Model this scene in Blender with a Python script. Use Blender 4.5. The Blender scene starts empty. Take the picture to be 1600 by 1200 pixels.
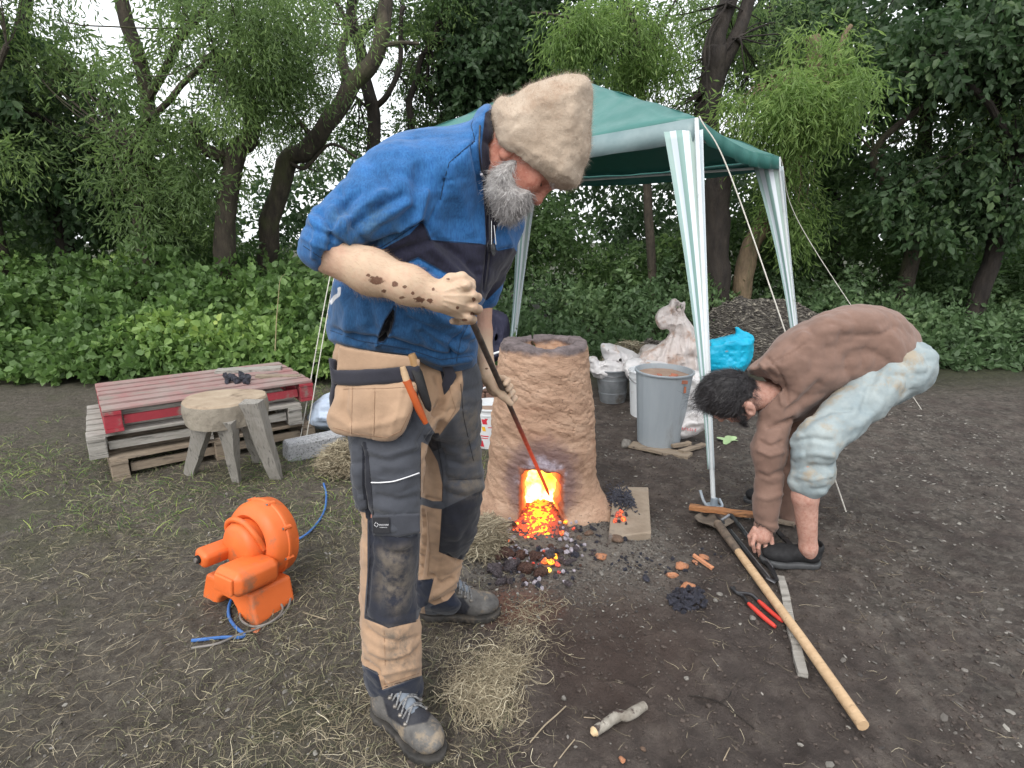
import bpy, math, random
import numpy as np
from mathutils import Vector, Matrix, noise as mnoise
import time
T0 = time.time()
random.seed(7)
rng = np.random.default_rng(7)
R = math.radians
scene = bpy.context.scene
col = scene.collection

# ------------------------------------------------------------------ camera, world, sun, exposure
CAM_H, PITCH, FOC = 1.37, R(14.0), 900.0
CP, SP = math.cos(PITCH), math.sin(PITCH)
cam_d = bpy.data.cameras.new('camera')
cam = bpy.data.objects.new('camera', cam_d)
col.objects.link(cam)
cam.location = (0, 0, CAM_H)
cam.rotation_euler = (R(90) - PITCH, 0, 0)
cam_d.sensor_width = 36.0
cam_d.lens = 36.0 * FOC / 1600.0
cam_d.clip_start = 0.05
cam_d.clip_end = 400.0
scene.camera = cam

SUN_EL, SUN_AZ = R(48), R(200)       # soft light from the upper left behind the camera
world = bpy.data.worlds.new('World')
scene.world = world
world.use_nodes = True
wn = world.node_tree.nodes
wl = world.node_tree.links
wn.clear()
w_out = wn.new('ShaderNodeOutputWorld')
w_bg = wn.new('ShaderNodeBackground')
w_sky = wn.new('ShaderNodeTexSky')
w_sky.sky_type = 'NISHITA'
w_sky.sun_disc = False
w_sky.sun_elevation = SUN_EL
w_sky.sun_rotation = SUN_AZ
w_sky.air_density = 1.4
w_sky.dust_density = 4.0
w_sky.ozone_density = 1.0
w_hsv = wn.new('ShaderNodeHueSaturation')
w_hsv.inputs['Saturation'].default_value = 0.30
w_hsv.inputs['Value'].default_value = 1.0
w_bg.inputs['Strength'].default_value = 0.15
wl.new(w_sky.outputs[0], w_hsv.inputs['Color'])
# thin bright overcast: the blue sky is veiled by even cloud
w_mix = wn.new('ShaderNodeMix'); w_mix.data_type = 'RGBA'
w_mix.inputs[0].default_value = 0.55
w_mix.inputs[7].default_value = (9.4, 9.7, 10.0, 1)
wl.new(w_hsv.outputs[0], w_mix.inputs[6])
wl.new(w_mix.outputs[2], w_bg.inputs['Color'])
wl.new(w_bg.outputs[0], w_out.inputs['Surface'])

sun_d = bpy.data.lights.new('sun', 'SUN')
sun_d.energy = 1.0
sun_d.angle = R(35)
sun_d.color = (1.0, 0.96, 0.90)
sun = bpy.data.objects.new('sun', sun_d)
col.objects.link(sun)
sd = Vector((math.sin(SUN_AZ) * math.cos(SUN_EL), math.cos(SUN_AZ) * math.cos(SUN_EL), math.sin(SUN_EL)))
sun.rotation_euler = sd.to_track_quat('Z', 'Y').to_euler()

scene.view_settings.view_transform = 'Standard'
scene.view_settings.look = 'None'
scene.view_settings.gamma = 1.0
scene.view_settings.use_curve_mapping = False
scene.view_settings.exposure = 0.62
scene.cycles.max_bounces = 6
scene.cycles.transparent_max_bounces = 4

# ------------------------------------------------------------------ projection helpers (metres from photo measurements)
def P(px, py, Y):
    u = (600 - py) / FOC
    t = Y / (CP + u * SP)
    return Vector(((px - 800) / FOC * t, Y, CAM_H + (-SP + u * CP) * t))

def G(px, py, z=0.0):
    u = (600 - py) / FOC
    t = (z - CAM_H) / (-SP + u * CP)
    return Vector(((px - 800) / FOC * t, (CP + u * SP) * t, z))

def topx(V):
    dz = V[..., 2] - CAM_H
    f = np.maximum(V[..., 1] * CP - dz * SP, 0.05)
    up = V[..., 1] * SP + dz * CP
    return 800 + FOC * V[..., 0] / f, 600 - FOC * up / f

def A(*v):
    return np.array(v, dtype=float)

# ------------------------------------------------------------------ value noise in numpy
def _hash(ix, iy, iz, seed):
    h = (ix * 374761393 + iy * 668265263 + iz * 2147483647 + seed * 1274126177) & 0xffffffff
    h = ((h ^ (h >> 13)) * 1274126177) & 0xffffffff
    h = (h ^ (h >> 16)) & 0xffffff
    return h.astype(np.float64) / 0xffffff * 2 - 1

def vnoise(V, scale=1.0, seed=0):
    V = np.asarray(V, dtype=float) * scale + 137.0
    I = np.floor(V).astype(np.int64)
    F = V - I
    F = F * F * F * (F * (F * 6 - 15) + 10)
    out = 0
    for dx in (0, 1):
        for dy in (0, 1):
            for dz in (0, 1):
                w = (F[..., 0] if dx else 1 - F[..., 0]) * (F[..., 1] if dy else 1 - F[..., 1]) * (F[..., 2] if dz else 1 - F[..., 2])
                out = out + w * _hash(I[..., 0] + dx, I[..., 1] + dy, I[..., 2] + dz, seed)
    return out

def fbm(V, scale=1.0, octv=4, seed=0, gain=0.5):
    a, s, o = 1.0, scale, 0
    for k in range(octv):
        o = o + a * vnoise(V, s, seed + k * 17)
        a *= gain; s *= 2.03
    return o

# ------------------------------------------------------------------ mesh helpers
def mesh_np(name, V, F, smooth=True):
    V = np.ascontiguousarray(V, dtype=np.float32); F = np.ascontiguousarray(F, dtype=np.int32)
    me = bpy.data.meshes.new(name)
    me.vertices.add(len(V)); me.vertices.foreach_set('co', V.ravel())
    k = F.shape[1]
    me.loops.add(F.size); me.loops.foreach_set('vertex_index', F.ravel())
    me.polygons.add(len(F)); me.polygons.foreach_set('loop_start', np.arange(0, F.size, k, dtype=np.int32))
    me.update(calc_edges=True)
    if smooth: me.polygons.foreach_set('use_smooth', np.ones(len(F), dtype=bool))
    else: me.polygons.foreach_set('use_smooth', np.zeros(len(F), dtype=bool))
    return me

def attr(me, name, vals, domain='POINT'):
    a = me.attributes.new(name, 'FLOAT', domain)
    a.data.foreach_set('value', np.ascontiguousarray(vals, dtype=np.float32))

def put(name, me, mats=None, parent=None, loc=None, label=None, cat=None, group=None, kind=None, rot=None):
    o = bpy.data.objects.new(name, me)
    col.objects.link(o)
    if me is not None and mats is not None:
        for m in (mats if isinstance(mats, (list, tuple)) else [mats]):
            if len(me.materials) < len(mats if isinstance(mats, (list, tuple)) else [mats]): me.materials.append(m)
    if parent is not None: o.parent = parent
    if loc is not None: o.location = loc
    if rot is not None: o.rotation_euler = rot
    tag(o, label, cat, group, kind)
    return o

def tag(o, label=None, cat=None, group=None, kind=None):
    if label: o['label'] = label
    if cat: o['category'] = cat
    if group: o['group'] = group
    if kind: o['kind'] = kind
    return o

def thing(name, loc, label, cat, group=None, rotz=0.0):
    o = bpy.data.objects.new(name, None); col.objects.link(o)
    o.empty_display_size = 0.05
    o.location = loc; o.rotation_euler = (0, 0, rotz)
    return tag(o, label, cat, group)

def kids(o):
    return [c for c in bpy.data.objects if c.parent == o]

def shift_to_parent(o, parent):
    """parts built in world coordinates become children of an un-rotated empty"""
    o.parent = parent
    l = parent.location
    if parent.parent is not None: l = l + parent.parent.location
    o.location = (-l[0], -l[1], -l[2])

class MB:
    """collects simple solids; build() links them as one mesh"""
    def __init__(s): s.V = []; s.F = []; s.n = 0
    def add(s, V, F):
        V = [tuple(v) for v in V]
        s.V += V; s.F += [tuple(i + s.n for i in f) for f in F]; s.n += len(V)
        return s
    def box(s, c, size, M=None, jit=0.0, bev=0.0):
        hx, hy, hz = size[0] / 2, size[1] / 2, size[2] / 2
        if bev <= 0:
            vs = [Vector((x * hx, y * hy, z * hz)) for x in (-1, 1) for y in (-1, 1) for z in (-1, 1)]
            fs = [(0, 1, 3, 2), (4, 6, 7, 5), (0, 4, 5, 1), (2, 3, 7, 6), (0, 2, 6, 4), (1, 5, 7, 3)]
        else:
            vs = []; idx = {}
            for x in (-1, 1):
                for y in (-1, 1):
                    for z in (-1, 1):
                        for ax in range(3):
                            p = [x * hx, y * hy, z * hz]
                            for k in range(3):
                                if k != ax: p[k] -= (x, y, z)[k] * bev
                            idx[(x, y, z, ax)] = len(vs); vs.append(Vector(p))
            fs = []
            for ax in range(3):
                a, b = [(1, 2), (2, 0), (0, 1)][ax]
                for sg in (-1, 1):
                    q = []
                    for (u, v) in ((-1, -1), (1, -1), (1, 1), (-1, 1)):
                        k = [0, 0, 0]; k[ax] = sg; k[a] = u; k[b] = v
                        q.append(idx[(k[0], k[1], k[2], ax)])
                    fs.append(tuple(q if sg > 0 else q[::-1]))
            for ax in range(3):     # edges along axis ax
                a, b = [(1, 2), (2, 0), (0, 1)][ax]
                for u in (-1, 1):
                    for v in (-1, 1):
                        k0 = [0, 0, 0]; k0[ax] = -1; k0[a] = u; k0[b] = v
                        k1 = list(k0); k1[ax] = 1
                        q = [idx[(*k0, a)], idx[(*k1, a)], idx[(*k1, b)], idx[(*k0, b)]]
                        fs.append(tuple(q if u * v < 0 else q[::-1]))
            for x in (-1, 1):
                for y in (-1, 1):
                    for z in (-1, 1):
                        q = [idx[(x, y, z, 0)], idx[(x, y, z, 1)], idx[(x, y, z, 2)]]
                        fs.append(tuple(q if x * y * z > 0 else q[::-1]))
        if jit: vs = [v + Vector([random.uniform(-jit, jit) for _ in range(3)]) for v in vs]
        if M is not None: vs = [M @ v for v in vs]
        c = Vector(c)
        return s.add([v + c for v in vs], fs)
    def tube(s, pts, r, seg=8, cap=True, flat=1.0):
        pts = [Vector(p) for p in pts]
        n = len(pts)
        rs = r if isinstance(r, (list, tuple)) else [r] * n
        up = None; V = []
        for i, p in enumerate(pts):
            d = (pts[min(i + 1, n - 1)] - pts[max(i - 1, 0)])
            if d.length < 1e-9: d = Vector((0, 0, 1))
            d.normalize()
            if up is None:
                up = Vector((0, 0, 1)) if abs(d.z) < 0.9 else Vector((1, 0, 0))
            a = d.cross(up); a.normalize(); up = a.cross(d); up.normalize()
            for k in range(seg):
                t = 2 * math.pi * k / seg
                V.append(p + a * (math.cos(t) * rs[i]) + up * (math.sin(t) * rs[i] * flat))
        F = []
        for i in range(n - 1):
            for k in range(seg):
                k2 = (k + 1) % seg
                F.append((i * seg + k, i * seg + k2, (i + 1) * seg + k2, (i + 1) * seg + k))
        if cap:
            F.append(tuple(range(seg - 1, -1, -1))); F.append(tuple((n - 1) * seg + k for k in range(seg)))
        return s.add(V, F)
    def lathe(s, prof, c=(0, 0, 0), seg=32, M=None, rib=None):
        """prof: list of (r, z) from bottom to top of outer side, may come back down inside"""
        c = Vector(c); V = []
        for (r, z) in prof:
            for k in range(seg):
                t = 2 * math.pi * k / seg
                rr = r * (rib(t) if rib else 1.0)
                v = Vector((math.cos(t) * rr, math.sin(t) * rr, z))
                if M is not None: v = M @ v
                V.append(v + c)
        F = []
        n = len(prof)
        for i in range(n - 1):
            for k in range(seg):
                k2 = (k + 1) % seg
                F.append((i * seg + k, i * seg + k2, (i + 1) * seg + k2, (i + 1) * seg + k))
        F.append(tuple(range(seg - 1, -1, -1)))
        F.append(tuple((n - 1) * seg + k for k in range(seg)))
        return s.add(V, F)
    def prism(s, poly, d):
        """poly: list of 3D points (planar), extruded by vector d"""
        n = len(poly); d = Vector(d)
        V = [Vector(p) for p in poly] + [Vector(p) + d for p in poly]
        F = [tuple(range(n - 1, -1, -1)), tuple(range(n, 2 * n))]
        for i in range(n):
            j = (i + 1) % n
            F.append((i, j, n + j, n + i))
        return s.add(V, F)
    def build(s, name, mats, parent=None, smooth=False, bevel=0, **kw):
        me = bpy.data.meshes.new(name)
        me.from_pydata([tuple(v) for v in s.V], [], s.F)
        me.update()
        if smooth:
            me.polygons.foreach_set('use_smooth', np.ones(len(me.polygons), dtype=bool))
            me.set_sharp_from_angle(angle=R(40))
        o = put(name, me, mats, parent=parent, **kw)
        return o

def crom(pts, n=8):
    """Catmull-Rom through points"""
    pts = [np.array(p, dtype=float) for p in pts]
    p = [2 * pts[0] - pts[1]] + pts + [2 * pts[-1] - pts[-2]]
    out = []
    for i in range(1, len(p) - 2):
        for k in range(n):
            t = k / n
            out.append(0.5 * ((2 * p[i]) + (-p[i - 1] + p[i + 1]) * t + (2 * p[i - 1] - 5 * p[i] + 4 * p[i + 1] - p[i + 2]) * t * t + (-p[i - 1] + 3 * p[i] - 3 * p[i + 1] + p[i + 2]) * t ** 3))
    out.append(pts[-1])
    return out

def ribbons(C, W, side=None):
    """C (n,m,3) centre lines, W (n,) or (n,m) half widths, returns V,F (quads), strand id per vertex"""
    n, m, _ = C.shape
    T = np.gradient(C, axis=1)
    if side is None:
        side = rng.normal(size=(n, 1, 3))
    N = np.cross(T, side)
    N /= np.linalg.norm(N, axis=2, keepdims=True) + 1e-9
    W = np.asarray(W, dtype=float)
    if W.ndim == 1: W = W[:, None] * np.linspace(1, 0.35, m)[None, :]
    L = C - N * W[..., None]; Q = C + N * W[..., None]
    V = np.stack([L, Q], axis=2).reshape(-1, 3)
    b = np.arange(n)[:, None] * (2 * m) + np.arange(m - 1)[None, :] * 2
    b = b.ravel()
    F = np.stack([b, b + 1, b + 3, b + 2], axis=1)
    return V, F, np.repeat(np.arange(n), 2 * m)

def strands_obj(name, C, W, mat, side=None, rnd=None, **kw):
    V, F, sid = ribbons(C, W, side)
    me = mesh_np(name, V, F)
    r = rng.random(C.shape[0]) if rnd is None else rnd
    attr(me, 'rnd', r[sid])
    return put(name, me, mat, **kw)

# ------------------------------------------------------------------ materials
def newmat(name):
    m = bpy.data.materials.new(name); m.use_nodes = True
    nt = m.node_tree
    return m, nt, nt.nodes, nt.links, nt.nodes['Principled BSDF']

def ramp(nt, fac, stops, interp='LINEAR'):
    r = nt.nodes.new('ShaderNodeValToRGB')
    r.color_ramp.interpolation = interp
    e = r.color_ramp.elements
    while len(e) > 1: e.remove(e[-1])
    e[0].position = stops[0][0]; c = stops[0][1]; e[0].color = (*c, 1) if len(c) == 3 else c
    for p, c in stops[1:]:
        x = e.new(p); x.color = (*c, 1) if len(c) == 3 else c
    if fac is not None: nt.links.new(fac, r.inputs[0])
    return r.outputs[0]

def texc(nt, kind='Object', scale=(1, 1, 1)):
    t = nt.nodes.new('ShaderNodeTexCoord')
    mp = nt.nodes.new('ShaderNodeMapping'); mp.inputs['Scale'].default_value = scale
    nt.links.new(t.outputs[kind], mp.inputs[0])
    return mp.outputs[0]

def nz(nt, vec, scale, detail=4, rough=0.55, dist=0.0):
    n = nt.nodes.new('ShaderNodeTexNoise')
    n.inputs['Scale'].default_value = scale; n.inputs['Detail'].default_value = detail
    n.inputs['Roughness'].default_value = rough; n.inputs['Distortion'].default_value = dist
    if vec is not None: nt.links.new(vec, n.inputs['Vector'])
    return n.outputs['Fac']

def vor(nt, vec, scale, feature='F1', out='Distance', rnd=1.0):
    n = nt.nodes.new('ShaderNodeTexVoronoi'); n.feature = feature
    n.inputs['Scale'].default_value = scale; n.inputs['Randomness'].default_value = rnd
    nt.links.new(vec, n.inputs['Vector'])
    return n.outputs[out]

def mixc(nt, fac, a, b, mode='MIX'):
    m = nt.nodes.new('ShaderNodeMix'); m.data_type = 'RGBA'; m.blend_type = mode
    for i, v in ((0, fac), (6, a), (7, b)):
        if hasattr(v, 'is_linked') or isinstance(v, bpy.types.NodeSocket): nt.links.new(v, m.inputs[i])
        elif i == 0: m.inputs[0].default_value = v
        else: m.inputs[i].default_value = (*v, 1)
    return m.outputs[2]

def mth(nt, op, a, b=None, clamp=False):
    m = nt.nodes.new('ShaderNodeMath'); m.operation = op; m.use_clamp = clamp
    for i, v in enumerate((a, b)):
        if v is None: continue
        if isinstance(v, bpy.types.NodeSocket): nt.links.new(v, m.inputs[i])
        else: m.inputs[i].default_value = v
    return m.outputs[0]

def smap(nt, v, a, b, c=0.0, d=1.0):
    m = nt.nodes.new('ShaderNodeMapRange'); m.clamp = True
    m.interpolation_type = 'SMOOTHSTEP'
    nt.links.new(v, m.inputs[0])
    m.inputs[1].default_value = a; m.inputs[2].default_value = b; m.inputs[3].default_value = c; m.inputs[4].default_value = d
    return m.outputs[0]

def att(nt, name):
    a = nt.nodes.new('ShaderNodeAttribute'); a.attribute_name = name
    return a.outputs['Fac']

def bump(nt, h, strength, dist, prev=None):
    b = nt.nodes.new('ShaderNodeBump'); b.inputs['Strength'].default_value = strength; b.inputs['Distance'].default_value = dist
    nt.links.new(h, b.inputs['Height'])
    if prev is not None: nt.links.new(prev, b.inputs['Normal'])
    return b.outputs[0]

_mats = {}
def simple(name, c1, c2=None, rough=0.7, scale=12, bs=0.0, bd=0.004, bscale=None, metal=0.0, spec=0.4, stretch=(1, 1, 1), dirt=None, dirt_scale=6, dirt_lo=0.5, dirt_hi=0.7, detail=5):
    if name in _mats: return _mats[name]
    m, nt, N, L, b = newmat(name)
    v = texc(nt, 'Object', stretch)
    c2 = c2 or tuple(x * 0.7 for x in c1)
    n = nz(nt, v, scale, detail, 0.6)
    c = ramp(nt, n, [(0.3, c1), (0.7, c2)])
    if dirt:
        d = smap(nt, nz(nt, v, dirt_scale, 6, 0.65), dirt_lo, dirt_hi)
        c = mixc(nt, d, c, dirt)
    L.new(c, b.inputs['Base Color'])
    rr = nz(nt, v, scale * 2.3, 3)
    L.new(smap(nt, rr, 0.2, 0.8, max(0, rough - 0.12), min(1, rough + 0.12)), b.inputs['Roughness'])
    b.inputs['Metallic'].default_value = metal
    b.inputs['Specular IOR Level'].default_value = spec
    if bs > 0:
        L.new(bump(nt, nz(nt, v, bscale or scale * 4, 6, 0.65), bs, bd), b.inputs['Normal'])
    _mats[name] = m
    return m

# ------------------------------------------------------------------ implicit modelling
def polysdf_map(poly, pad=40, ss=1.0):
    """signed distance (pixels, inside positive) of a polygon, as a lookup grid"""
    poly = np.array(poly, dtype=float)
    x0, y0 = poly.min(0) - pad; x1, y1 = poly.max(0) + pad
    xs = np.arange(x0, x1 + ss, ss); ys = np.arange(y0, y1 + ss, ss)
    X, Y = np.meshgrid(xs, ys, indexing='ij')
    d = np.full(X.shape, 1e9); ins = np.zeros(X.shape, bool)
    n = len(poly)
    for i in range(n):
        a = poly[i]; b = poly[(i + 1) % n]; e = b - a
        wx = X - a[0]; wy = Y - a[1]
        t = np.clip((wx * e[0] + wy * e[1]) / (e @ e + 1e-9), 0, 1)
        d = np.minimum(d, (wx - e[0] * t) ** 2 + (wy - e[1] * t) ** 2)
        c = ((a[1] <= Y) & (b[1] > Y)) | ((b[1] <= Y) & (a[1] > Y))
        with np.errstate(divide='ignore', invalid='ignore'):
            xi = a[0] + (Y - a[1]) / (b[1] - a[1] + 1e-12) * e[0]
        ins ^= c & (X < xi)
    d = np.sqrt(d) * np.where(ins, 1, -1)
    return (x0, y0, ss, d)

def maplook(mp, px, py):
    x0, y0, ss, d = mp
    fx = (px - x0) / ss; fy = (py - y0) / ss
    cx = np.clip(fx, 0, d.shape[0] - 1.001); cy = np.clip(fy, 0, d.shape[1] - 1.001)
    ix = cx.astype(int); iy = cy.astype(int); tx = cx - ix; ty = cy - iy
    v = (d[ix, iy] * (1 - tx) * (1 - ty) + d[ix + 1, iy] * tx * (1 - ty) + d[ix, iy + 1] * (1 - tx) * ty + d[ix + 1, iy + 1] * tx * ty)
    off = np.hypot(fx - cx, fy - cy) * ss
    return v - off

def smooth_poly(poly, n=4):
    p = [np.array(q, dtype=float) for q in poly]
    m = len(p); out = []
    for i in range(m):
        a, b, c, d = p[i - 1], p[i], p[(i + 1) % m], p[(i + 2) % m]
        for k in range(n):
            t = k / n
            out.append(0.5 * ((2 * b) + (-a + c) * t + (2 * a - 5 * b + 4 * c - d) * t * t + (-a + 3 * b - 3 * c + d) * t ** 3))
    return out

class Slab:
    """a rounded body with a given outline, own distance, real thickness"""
    def __init__(s, poly, Rr, T, dep, smooth=True, pad=60):
        s.mp = polysdf_map(smooth_poly(poly) if smooth else poly, pad=pad)
        s.R, s.T = Rr, T
        s.c = np.array(dep, dtype=float)   # rows px, py, Y
        pp = np.array(poly, dtype=float)
        ws = []
        for (x, y) in pp:
            Y = s.depth(np.array([x]), np.array([y]))[0]
            for dT in (-1, 1): ws.append(P(x, y, Y + dT * T))
        ws = np.array(ws)
        s.lo, s.hi = ws.min(0) - 0.01, ws.max(0) + 0.01
    def depth(s, px, py):
        if len(s.c) == 1: return np.full(np.shape(px), s.c[0, 2])
        w = 0; a = 0
        for (x, y, Y) in s.c:
            k = 1.0 / (((px - x) ** 2 + (py - y) ** 2) + 900.0) ** 1.5
            w = w + k; a = a + k * Y
        return a / w
    def __call__(s, V):
        px, py = topx(V)
        Yc = s.depth(px, py)
        d = maplook(s.mp, px, py) / FOC * np.maximum(Yc, 0.3)
        q = np.sqrt(np.maximum(s.R - d, 0) ** 2 + ((V[:, 1] - Yc) * s.R / s.T) ** 2) - s.R
        return q * min(1.0, s.T / s.R)

class Cap:
    """tapered capsule a(ra) -> b(rb)"""
    def __init__(s, a, b, ra, rb=None):
        s.a = np.array(a, dtype=float); s.b = np.array(b, dtype=float); s.ra = ra; s.rb = ra if rb is None else rb
        m = max(s.ra, s.rb)
        s.lo = np.minimum(s.a, s.b) - m; s.hi = np.maximum(s.a, s.b) + m
    def __call__(s, V):
        e = s.b - s.a; w = V - s.a
        t = np.clip((w @ e) / (e @ e + 1e-12), 0, 1)
        d = w - t[:, None] * e
        return np.sqrt((d * d).sum(1)) - (s.ra + (s.rb - s.ra) * t)

class Ell:
    def __init__(s, c, r, axes=None):
        s.c = np.array(c, dtype=float); s.r = np.array(r, dtype=float)
        s.M = np.eye(3) if axes is None else np.array([np.array(a, dtype=float) / np.linalg.norm(a) for a in axes])
        m = s.r.max()
        s.lo = s.c - m; s.hi = s.c + m
    def __call__(s, V):
        q = (V - s.c) @ s.M.T
        k0 = np.sqrt(((q / s.r) ** 2).sum(1)); k1 = np.sqrt(((q / s.r ** 2) ** 2).sum(1))
        return np.where(k1 < 1e-6, -s.r.min(), k0 * (k0 - 1.0) / np.maximum(k1, 1e-6))

class Fn:
    def __init__(s, f, lo, hi): s.f = f; s.lo = np.array(lo, float); s.hi = np.array(hi, float)
    def __call__(s, V): return s.f(V)

def chain(pts, rs):
    return [Cap(pts[i], pts[i + 1], rs[i], rs[i + 1]) for i in range(len(pts) - 1)]

def field(prims):
    """prims: list of (prim, k, op) op '+' smooth union, '-' smooth cut, '&' smooth intersection"""
    pr = []
    for p in prims:
        if isinstance(p, tuple): pr.append((p[0], p[1], p[2] if len(p) > 2 else '+'))
        else: pr.append((p, 0.01, '+'))
    def f(V):
        d = None
        for (p, k, op) in pr:
            v = p(V)
            if d is None: d = v; continue
            if op == '+':
                h = np.maximum(k - np.abs(d - v), 0) / k
                d = np.minimum(d, v) - h * h * k * 0.25
            elif op == '-':
                v = -v
                h = np.maximum(k - np.abs(d - v), 0) / k
                d = np.maximum(d, v) + h * h * k * 0.25
            else:
                h = np.maximum(k - np.abs(d - v), 0) / k
                d = np.maximum(d, v) + h * h * k * 0.25
        return d
    lo = np.min([p.lo for p, k, op in pr if op == '+'], axis=0); hi = np.max([p.hi for p, k, op in pr if op == '+'], axis=0)
    return f, lo, hi

def polygonize(prims, vox, pad=0.012, slack=2.2, disp=None):
    f, lo, hi = field(prims)
    lo = lo - pad; hi = hi + pad
    B = 4
    n = (np.ceil((hi - lo) / (vox * B)).astype(int) + 1)
    # coarse pass at block centres
    gx, gy, gz = [lo[i] + (np.arange(n[i]) + 0.5) * vox * B for i in range(3)]
    X = np.stack(np.meshgrid(gx, gy, gz, indexing='ij'), -1).reshape(-1, 3)
    d = f(X).reshape(n)
    act = np.abs(d) < vox * B * slack
    D = np.where(np.repeat(np.repeat(np.repeat(d, B, 0), B, 1), B, 2) < 0, -1.0, 1.0).astype(np.float32)
    D *= vox * B
    bi = np.argwhere(act)
    off = np.stack(np.meshgrid(*[np.arange(B)] * 3, indexing='ij'), -1).reshape(-1, 3)
    for s in range(0, len(bi), 8000):
        idx = (bi[s:s + 8000, None, :] * B + off[None]).reshape(-1, 3)
        V = lo + idx * vox
        v = f(V)
        if disp is not None: v = v - disp(V)
        D[idx[:, 0], idx[:, 1], idx[:, 2]] = v
    # naive surface nets
    ins = D < 0
    c = np.zeros(tuple(k - 1 for k in D.shape), dtype=np.int8)
    for dx in (0, 1):
        for dy in (0, 1):
            for dz in (0, 1):
                c += ins[dx:D.shape[0] - 1 + dx, dy:D.shape[1] - 1 + dy, dz:D.shape[2] - 1 + dz]
    cells = np.argwhere((c > 0) & (c < 8))
    cid = np.full(c.shape, -1, dtype=np.int32)
    cid[cells[:, 0], cells[:, 1], cells[:, 2]] = np.arange(len(cells))
    acc = np.zeros((len(cells), 3)); cnt = np.zeros(len(cells))
    cor = [(0, 0, 0), (1, 0, 0), (0, 1, 0), (1, 1, 0), (0, 0, 1), (1, 0, 1), (0, 1, 1), (1, 1, 1)]
    vals = {k: D[cells[:, 0] + k[0], cells[:, 1] + k[1], cells[:, 2] + k[2]].astype(float) for k in cor}
    for a in cor:
        for ax in range(3):
            if a[ax] == 0:
                b = list(a); b[ax] = 1; b = tuple(b)
                va, vb = vals[a], vals[b]
                m = (va < 0) != (vb < 0)
                t = np.where(m, va / np.where(m, va - vb, 1), 0)
                p = np.zeros((len(cells), 3)); p[:] = a
                p[:, ax] += t
                acc += p * m[:, None]; cnt += m
    V = lo + (cells + acc / np.maximum(cnt, 1)[:, None]) * vox
    quads = []
    for ax in range(3):
        a, b = [(1, 2), (2, 0), (0, 1)][ax]
        sl0 = [slice(None)] * 3; sl1 = [slice(None)] * 3
        sl0[ax] = slice(0, -1); sl1[ax] = slice(1, None)
        ch = ins[tuple(sl0)] != ins[tuple(sl1)]
        e = np.argwhere(ch)
        ok = (e[:, a] > 0) & (e[:, b] > 0) & (e[:, a] < c.shape[a]) & (e[:, b] < c.shape[b])
        e = e[ok]
        q = []
        for (u, v) in ((-1, -1), (0, -1), (0, 0), (-1, 0)):
            k = e.copy(); k[:, a] += u; k[:, b] += v
            q.append(cid[k[:, 0], k[:, 1], k[:, 2]])
        q = np.stack(q, 1)
        fl = ~ins[e[:, 0], e[:, 1], e[:, 2]]
        q[fl] = q[fl][:, ::-1]
        quads.append(q)
    F = np.concatenate(quads)
    F = F[(F >= 0).all(1)]
    return V, F

def relax(V, F, it=2, lam=0.5):
    e = np.concatenate([F[:, [0, 1]], F[:, [1, 2]], F[:, [2, 3]], F[:, [3, 0]]])
    n = len(V)
    for _ in range(it):
        s = np.zeros((n, 3)); c = np.bincount(e[:, 0], minlength=n) + np.bincount(e[:, 1], minlength=n)
        for k in range(3):
            s[:, k] = np.bincount(e[:, 0], V[e[:, 1], k], n) + np.bincount(e[:, 1], V[e[:, 0], k], n)
        V = V + lam * (s / np.maximum(c, 1)[:, None] - V)
    return V

def vnormals(V, F):
    a = V[F[:, 2]] - V[F[:, 0]]; b = V[F[:, 3]] - V[F[:, 1]]
    fn = np.cross(a, b)
    N = np.zeros_like(V)
    for k in range(4):
        for j in range(3):
            N[:, j] += np.bincount(F[:, k], fn[:, j], len(V))
    return N / (np.linalg.norm(N, axis=1, keepdims=True) + 1e-12)

def wrinkle(V, scale, amp, seed, stretch=(1, 1, 1)):
    """rounded swells with sharp valleys, like creased cloth"""
    W = V * np.array(stretch)
    W = W + 0.35 / scale * np.stack([vnoise(W, scale * .8, seed + 1), vnoise(W, scale * .8, seed + 2), vnoise(W, scale * .8, seed + 3)], -1)
    return amp * (np.abs(vnoise(W, scale, seed + 4)) ** .7 * 1.6 - .6) + amp * .4 * (np.abs(vnoise(W, scale * 2.1, seed + 5)) ** .7 * 1.6 - .6)

from mathutils.bvhtree import BVHTree
class Surf:
    """finds the visible side of a modelled surface in a direction of the picture"""
    def __init__(s, V, F): s.t = BVHTree.FromPolygons([tuple(v) for v in V], [tuple(int(i) for i in f) for f in F])
    def at(s, x, y, off=.001):
        o = Vector((0, 0, CAM_H)); d = (P(x, y, 1.0) - o).normalized()
        h, n, i, dist = s.t.ray_cast(o, d)
        if h is None: return None
        return h - d * off
    def line(s, pts, off=.0008, step=6):
        out = []
        for a, b in zip(pts[:-1], pts[1:]):
            n = max(1, int(math.hypot(b[0] - a[0], b[1] - a[1]) / step))
            for k in range(n):
                q = s.at(a[0] + (b[0] - a[0]) * k / n, a[1] + (b[1] - a[1]) * k / n, off)
                if q is not None: out.append(q)
        q = s.at(*pts[-1][:2], off)
        if q is not None: out.append(q)
        return out

def seg2d(px, py, line):
    """distance in px to polyline and side weight"""
    d = np.full(px.shape, 1e9)
    for i in range(len(line) - 1):
        a = np.array(line[i][:2], float); b = np.array(line[i + 1][:2], float); e = b - a
        wx = px - a[0]; wy = py - a[1]
        t = np.clip((wx * e[0] + wy * e[1]) / (e @ e + 1e-9), 0, 1)
        d = np.minimum(d, np.hypot(wx - e[0] * t, wy - e[1] * t))
    return d

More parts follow.
